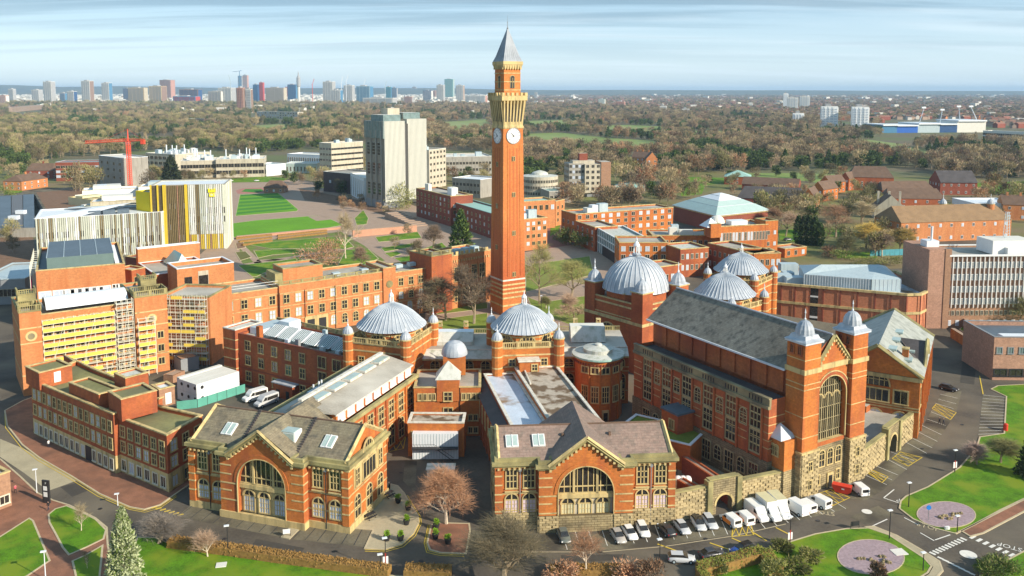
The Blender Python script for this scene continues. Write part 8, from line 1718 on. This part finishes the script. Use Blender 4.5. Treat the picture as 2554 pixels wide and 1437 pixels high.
def vehicle(label,front,rear,col,kind='car',cat='car',group=None,size=1.0,accent=None):
 Fp,Rp=at(*front),at(*rear);d=(Fp-Rp).normalized();c=(Fp+Rp)/2;t=thing({'car':'parked_car','estate':'parked_car','van':'parked_van','small':'parked_van','truck':'box_truck','bus':'minibus'}[kind],label,cat,(c.x,c.y,.06),atan2(d.y,d.x),group);t.scale=(size,)*3
 P=paint_mat(col);b=MB();g_=MB()
 if kind in('car','estate'):
  L,w_,h=2.15,.88,1.46;rr_=-1.9 if kind=='estate' else-1.35
  loft(b,[(-L,sec(w_*.86,.35,.82)),(-L+.15,sec(w_*.96,.25,.93)),(-.9,sec(w_,.2,.95)),(.9,sec(w_,.2,.92)),(1.7,sec(w_*.95,.22,.78)),(L,sec(w_*.8,.32,.62))],P)
  loft(g_,[(rr_-.25 if kind=='estate' else rr_-.55,sec(w_*.84,.9,.95,.02)),(rr_+.25,sec(w_*.74,.9,h-.05,.1)),(.15,sec(w_*.74,.9,h-.03,.1)),(1.0,sec(w_*.82,.88,.93,.02))],GL)
  rf=MB();loft(rf,[(rr_+.2,sec(w_*.72,h-.08,h-.0,.04)),(.2,sec(w_*.72,h-.07,h+.0,.04))],P if not accent else GL);rf.build('roof',t)
  wh=(-1.3,1.35);wr=.33
 elif kind in('van','bus','small','truck'):
  L,w_,h=(2.7,.98,2.35)if kind!='small' else(2.2,.88,1.85)
  if kind=='truck':L,w_,h=3.1,1.0,2.2
  xb=-L if kind!='truck' else.9
  loft(b,[(xb,sec(w_*.97,.35,h-.05)),(xb+.3,sec(w_,.28,h)),(L-1.75,sec(w_,.28,h)),(L-1.05,sec(w_*.97,.28,h*.72)),(L-.85,sec(w_*.96,.28,h*.52)),(L-.1,sec(w_*.9,.3,h*.42)),(L,sec(w_*.8,.35,h*.34))],P)
  g_.face([(L-1.68,-w_*.82,h-.12),(L-1.68,w_*.82,h-.12),(L-.86,w_*.88,h*.56),(L-.86,-w_*.88,h*.56)][::-1],GL)
  for s in(-1,1):g_.face([(L-2.2,s*(w_+.01),h*.56),(L-1.15,s*(w_*.98+.01),h*.56),(L-1.7,s*(w_+.01),h*.86),(L-2.2,s*(w_+.01),h*.86)][::s],GL)
  if kind=='bus':
   for s in(-1,1):g_.box((-L+.3,s*w_,h*.52),(L-2.3,s*(w_+.02),h*.84),GL)
  if kind in('bus','small'):g_.box((-L-.02,-w_*.7,h*.55),(-L,w_*.7,h*.85),GL)
  if kind=='truck':q=MB();q.box((-L,-1.1,.6),(1.0,1.1,3.3),WH,PALE);q.build('box_body',t);q=MB();q.box((-L,-.4,.4),(1,.4,.6),BLK);q.build('chassis',t)
  if accent:
   for s in(-1,1):q=MB();q.box((-L*.6,s*w_,.4),(L*.5,s*(w_+.02),1.15),accent);q.build('side_livery',t)
  wh=(-L+.8,L-.9);wr=.36
 b.build('body',t,kind in('car','estate'));g_.build('windows',t)
 for x in wh:
  for s in(-1,1):q=MB();q.bar((x,s*(w_-.2),wr),(x,s*(w_+.03),wr),wr,TYR,12);o=q.build('wheel',t);q=MB();q.bar((x,s*(w_+.03),wr),(x,s*(w_+.05),wr),wr*.55,GRM,8);q.build('rim',o)
 for s in(-1,1):
  q=MB();q.box((L-.12,s*w_*.78-.15,.55),(L+.0,s*w_*.78+.1,.72),LMP);q.build('headlight',t);q=MB();q.box((-L-.0,s*w_*.8-.1,.65),(-L+.1,s*w_*.8+.1,.85),TLP);q.build('taillight',t)
G1='cars parked below the pink-roofed pavilion'
for a in(('dark grey green car standing alone in front of the great arch',(1414,1364),(1398,1326),'grey','car'),('beige silver car, leftmost of the row right of the birch',(1553,1363),(1530,1328),'greige','car'),('white saloon between the beige car and the white people carrier',(1581,1352),(1560,1322),'white','car'),('white people carrier, tallest of the three left cars',(1613,1348),(1594,1312),'white','estate'),('black car with red tail lights by the stone base',(1650,1316),(1676,1344),'black','car'),('silver saloon next to the black car',(1714,1339),(1688,1308),'silver','car'),('silver estate with dark glass roof',(1753,1331),(1731,1298),'silver','estate'),('silver hatchback at the end of the car row near the gateway',(1781,1325),(1760,1296),'silver','estate')):
 vehicle(*a,cat='car',group=G1,accent=GL if 'glass roof' in a[0]else None)
ORP=mat('orange_livery',(.75,.22,.03),var=.3,scale=3)
vehicle('white van with orange flames on its side',(1805,1294),(1838,1320),'white','small','van',accent=ORP);vehicle('small white van with red patch behind the orange one',(1842,1290),(1868,1312),'white','small','van',accent=ORP)
vehicle('long white panel van left of the box trucks',(1906,1306),(1868,1274),'white','van','van',size=.98);vehicle('white box truck with yellowish roof, left of two',(1938,1304),(1898,1270),'white','truck','truck',size=.92);vehicle('white box truck with yellowish roof, right of two',(1962,1299),(1926,1264),'white','truck','truck',size=.92)
vehicle('big white van facing the hall wall',(1964,1264),(2003,1288),'white','van','van',size=.95);vehicle('white van between the big van and the smallest one',(1992,1262),(2022,1280),'white','small','van');vehicle('smallest white van at the end of the row near the yellow hatching',(2024,1252),(2058,1270),'white','small','van',size=1.05)
vehicle('pinkish white van behind the red skip',(2132,1222),(2150,1236),'white','small','van');vehicle('silver hatchback parked along the kerb at the bottom edge',(1724,1402),(1676,1400),'silver','estate','car');vehicle('dark silver car half hidden by the clipped hedge',(1798,1386),(1754,1394),'dark','car','car',accent=None);vehicle('bright blue car with dark roof beyond the clipped hedge',(1832,1384),(1870,1372),'blue','estate','car',accent=GL)
vehicle('black car beside the gabled east pavilion',(2382,978),(2350,970),'black','estate','car');vehicle('white minibus on the yard, behind the silver one',(613,1004),(658,991),'white','bus','minibus',size=1.1);vehicle('silver minibus on the yard, nearer the glazed ridge wing',(642,1018),(686,1002),'silver','bus','minibus',size=1.1)
for i,(x,y)in enumerate(((575,452),(640,452),(560,456),(1888,585),(1920,590),(1965,600))):vehicle('small pale car parked %s'%('beyond the turf track, left','beyond the turf track, right','behind the library tower','beside the sports hall, left','beside the sports hall, middle','beside the sports hall, right')[i],(x+6,y),(x-6,y+.6),('white','silver','dark')[i%3],'car','car')
p=at(2098,1228);t=thing('waste_skip','big red skip with yellow end in front of the great hall','skip',(p.x,p.y,.06),radians(-30));t.scale=(.62,)*3;k=MB();loft(k,[(-2.6,sec(1.1,1.6,2.3,.02)),(-1.5,sec(1.1,.1,2.3,.02)),(1.9,sec(1.1,.1,2.3,.02)),(2.9,sec(1.1,.9,2.3,.02))],REDP);k.build('body',t);k=MB();k.box((-2.6,-1.18,2.25),(2.95,1.18,2.38),REDP);k.build('lid',t);k=MB();k.face([(2.0,-1.13,.15),(2.92,-1.13,.95),(2.92,1.13,.95),(2.0,1.13,.15)],YB);k.build('yellow_end',t);k=MB();k.box((.2,-1.14,1.3),(1.0,-1.12,1.7),WH);k.build('white_sticker',t)
# street furniture and people
def lamp(label,base,h=5.2,banner=False,m=BLK,wide=.5):
 p=at(*base);t=thing('street_lamp',label,'street lamp',(p.x,p.y,.06),.3);k=MB();k.bar((0,0,0),(0,0,h),.09,m,6,.06);k.build('pole',t);k=MB();k.box((-wide,-.22,h),(wide*.6,.22,h+.14),WHM);k.build('lamp_head',t)
 if banner:k=MB();k.box((-.42,-.04,h*.22),(.42,.04,h*.22+1.2),WH);k.build('banner',t);k=MB();k.box((-.08,-.06,h*.2),(.08,.06,h*.55),REDP);k.build('collar',t)
 return t
for a in(('white lamp post by the totem sign at the left',(92,1231),4.6,False,WHM),('white lamp post on the lawn at the lower left corner',(114,1448),4.6,False,WHM),('white lamp post hidden by the silvery conifer',(294,1262),2.2,False,WHM),('black lamp post at the beech hedge below the left pavilion',(569,1386),5.0),('black lamp post with white banner near the patio',(962,1425),5.4,True),('black lamp post at the kerb behind the parked silver hatchback',(1645,1425),5.2),('black lamp post with white banner right of the blue car',(1970,1362),5,True),('black lamp post beside the nearer oval bed',(2218,1345),5),('black lamp post at the tip of the far lawn',(2266,1266),4.6),('black lamp post with white banner by the curved kerb',(2381,1180),4.6,True),('short black lamp post right of the farther oval bed',(2387,1330),3),('short black lamp post on the nearer oval lawn',(2302,1425),3),('black court lamp between the middle dome and the round tree',(1350,778),5.5),('black lamp post left of the big bare tree at the bottom edge',(950,1436),3.4)):lamp(*a)
p=at(2315,1300);t=thing('round_sign','blue round mini roundabout sign on a pole by the farther oval bed','sign',(p.x,p.y,.1));k=MB();k.bar((0,0,0),(0,0,2.2),.05,GRY,5);k.build('pole',t);k=MB();k.bar((0,-.05,2.4),(0,.03,2.4),.42,mat('sign_blue',(.02,.2,.6)),16);k.build('sign_disc',t)
p=at(2508,1075);t=thing('life_ring_post','red round top post box on the grass beside the parking bays','post box',(p.x,p.y,.1));k=MB();k.lathe([(.45,0),(.45,1.3),(.5,1.4),(.3,1.6),(.02,1.7)],12,REDP);k.build('body',t)
p=at(117,1256);t=thing('totem_sign','black totem sign with white panels on the red paving','sign',(p.x,p.y,.15),-.25);k=MB();k.box((-.75,-.15,0),(.75,.15,4.3),BLK);k.build('board',t)
for z0,z1 in((2.4,3.2),(1.2,2.1)):k=MB();k.box((-.45,-.18,z0),(.35,-.15,z1),WH);k.build('white_panel',t)
text(t,'P',(.1,-.17),.6,WH,3.75,0,tilt=pi/2)
for(x,y,w_,lab)in((715,1340,1.2,'small white and pink notice board on the steps below the left pavilion'),(552,1412,1.6,'pale flat manhole slab in the main lawn'),(2132,1320,1.6,'low black rail sign on the kerb of the nearer lawn'),(2362,1322,.8,'small white marker on the farther lawn'),(2242,1380,2.2,'pale concrete slab beside the nearer oval bed')):
 p=at(x,y);t=thing('notice' if 'notice' in lab or 'sign' in lab else 'slab',lab,'sign' if 'notice' in lab or 'sign' in lab else 'slab',(p.x,p.y,.12),.2);k=MB()
 if 'slab' in lab:k.box((-w_/2,-w_/2.4,0),(w_/2,w_/2.4,.15),CONW);k.build('plate',t)
 elif 'marker' in lab:k.box((-.4,-.2,0),(.4,.2,.5),WH);k.build('block',t)
 else:k.box((-w_/2,-.04,.5),(w_/2,.04,1.3),WH if 'white' in lab else BLK);k.build('panel',t);k=MB();k.bar((-w_/2,0,0),(-w_/2,0,1),.05,BLK);k.bar((w_/2,0,0),(w_/2,0,1),.05,BLK);k.build('legs',t)
bench0=None
for i,(x,y,a,lab)in enumerate(((951,1234,.9,'black picnic bench nearest the gable wall, upper left'),(969,1240,.9,'black picnic bench right of it near the kerb'),(906,1291,.9,'black picnic bench at the patio by the pavilion corner'),(923,1294,.9,'black picnic bench right of the corner one'))):
 p=at(x,y)
 if bench0 is None:
  bench0=t=thing('picnic_bench',lab,'bench',(p.x,p.y,.16),a,'black picnic benches');k=MB();k.box((-1,-.4,.72),(1,.4,.8),BLK);k.build('table_top',t)
  for s in(-1,1):k=MB();k.box((-1,s*.7-.15,.42),(1,s*.7+.15,.48),BLK);k.build('seat',t);k=MB();k.bar((s*.7,-.75,0),(s*.7,.1,.75),.06,BLK);k.bar((s*.7,.75,0),(s*.7,-.1,.75),.06,BLK);k.build('leg',t)
 else:copy_thing(bench0,(p.x,p.y,.16),a,lab)
pl0=None
for x,y,lab in((993,1256,'black planter with green shrub, farthest round the patio curve'),(1018,1274,'black planter with green shrub, second from the far end of the patio'),(1014,1310,'black planter with green shrub on the patio bend'),(965,1350,'black planter with green shrub at the patio tip, left'),(999,1350,'black planter with green shrub at the patio tip, right'),(1088,1320,'black planter beside the copper birch'),(1086,1345,'black planter on the left edge of the red island'),(1117,1358,'black planter on the near side of the red island')):
 p=at(x,y)
 if pl0 is None:
  pl0=t=thing('planter',lab,'planter',(p.x,p.y,.16),0,'black planters');k=MB();k.lathe([(.42,0),(.62,.8),(.55,.8)],12,BLK);k.build('tub',t);link('shrub',puff_mesh(99,.8,1.2,BRK,mat('fresh_shrub_green',(.20,.34,.02),var=.4,scale=2),260,.25,.1,thin=.35,trunk=.03),t,(0,0,.75))
 else:copy_thing(pl0,(p.x,p.y,.16),tr.random()*3,lab)
for i,(x,y)in enumerate(((963,1224),(968,1220))):p=at(x,y);t=thing('litter_bin','black litter bin by the gable wall, %s'%('left' if i==0 else 'right'),'bin',(p.x,p.y,.16));k=MB();k.lathe([(.4,0),(.42,1.2),(.3,1.35)],10,BLK);k.build('body',t)
def person(label,base,top,leg,h=1.72,rz=0.0,stride=.22,arm=.1):
 p=at(*base);me=bpy.data.meshes.new('person')
 V=[(0,0,.95),(0,0,1.2),(0,0,1.42),(0,0,1.52),(0,.01,1.66),(-.1,0,.88),(-.11,stride*.5,.5),(-.11,stride,.06),(-.11,stride+.14,.03),(.1,0,.88),(.11,-stride*.3,.5),(.11,-stride,.06),(.11,-stride+.14,.03),(-.2,0,1.4),(-.25,-arm,1.12),(-.24,arm,.86),(-.24,arm+.06,.78),(.2,0,1.4),(.25,arm,1.12),(.24,arm+.12,.86),(.24,arm+.18,.78)]
 E_=[(0,1),(1,2),(2,3),(3,4),(0,5),(5,6),(6,7),(7,8),(0,9),(9,10),(10,11),(11,12),(2,13),(13,14),(14,15),(15,16),(2,17),(17,18),(18,19),(19,20)]
 Rr=[.15,.14,.16,.065,.105,.09,.07,.05,.045,.09,.07,.05,.045,.075,.05,.042,.04,.075,.05,.042,.04]
 me.from_pydata(V,E_,[]);o=bpy.data.objects.new('tmp',me);COL.objects.link(o);md=o.modifiers.new('skin','SKIN');sd_=o.modifiers.new('sub','SUBSURF');sd_.levels=1
 for i,r_ in enumerate(Rr):me.skin_vertices[0].data[i].radius=(r_,r_*.8)
 me.skin_vertices[0].data[0].use_root=True
 em=bpy.data.meshes.new_from_object(o.evaluated_get(bpy.context.evaluated_depsgraph_get()));bpy.data.objects.remove(o);em.materials.clear()
 SKN=mat('skin_tone',(.50,.30,.22),var=.05);HR=mat('dark_hair',(.04,.03,.02),var=.1)
 for m_ in(SKN,top,leg,HR,BLK):em.materials.append(m_)
 for q in em.polygons:z=q.center.z;x=abs(q.center.x);q.material_index=3 if z>1.67 or(z>1.6 and q.center.y<-.03)else 0 if z>1.5 or(x>.19 and z<.86 and z>.7)else 1 if z>.93 or x>.19 else 2 if z>.1 else 4
 t=thing('person',label,'person',(p.x,p.y,.14),rz);link('body',em,t);t.scale=(h/1.76,)*3
JW=mat('white_jacket',(.7,.7,.68),var=.05);JB=mat('black_jacket',(.03,.03,.035),var=.1);JR=mat('pink_jacket',(.6,.12,.15),var=.1);JN=mat('navy_trousers',(.03,.035,.06),var=.1)
for a in(('person in white top walking on the red pavement below the brick offices',(122,1118),JW,JN,1.75,.8),('person in dark clothes walking below the totem sign',(121,1275),JB,JN,1.75,2.6),('person in pink jacket on the red paving at the left edge',(39,1232),JR,JB,1.7,1.0),('person in black, left of the two crossing the parking bays',(2343,1060),JB,JN,1.75,.3),('person in black, right of the two crossing the parking bays',(2353,1062),JB,JN,1.68,.5),('person in pale blue beside the corner picnic bench',(915,1284),mat('pale_blue_coat',(.3,.5,.65),var=.1),JW,1.7,2)):person(*a)
panel_fence('covered_way','long blue-green covered way behind the golden trees',[(2170,640),(2280,636)],3,mat('teal_panel',(.08,.30,.36),var=.2))
panel_fence('rail_fence','low black railings by the terrace walls at the right',[(2432,885),(2474,896)],1.1,BLK)
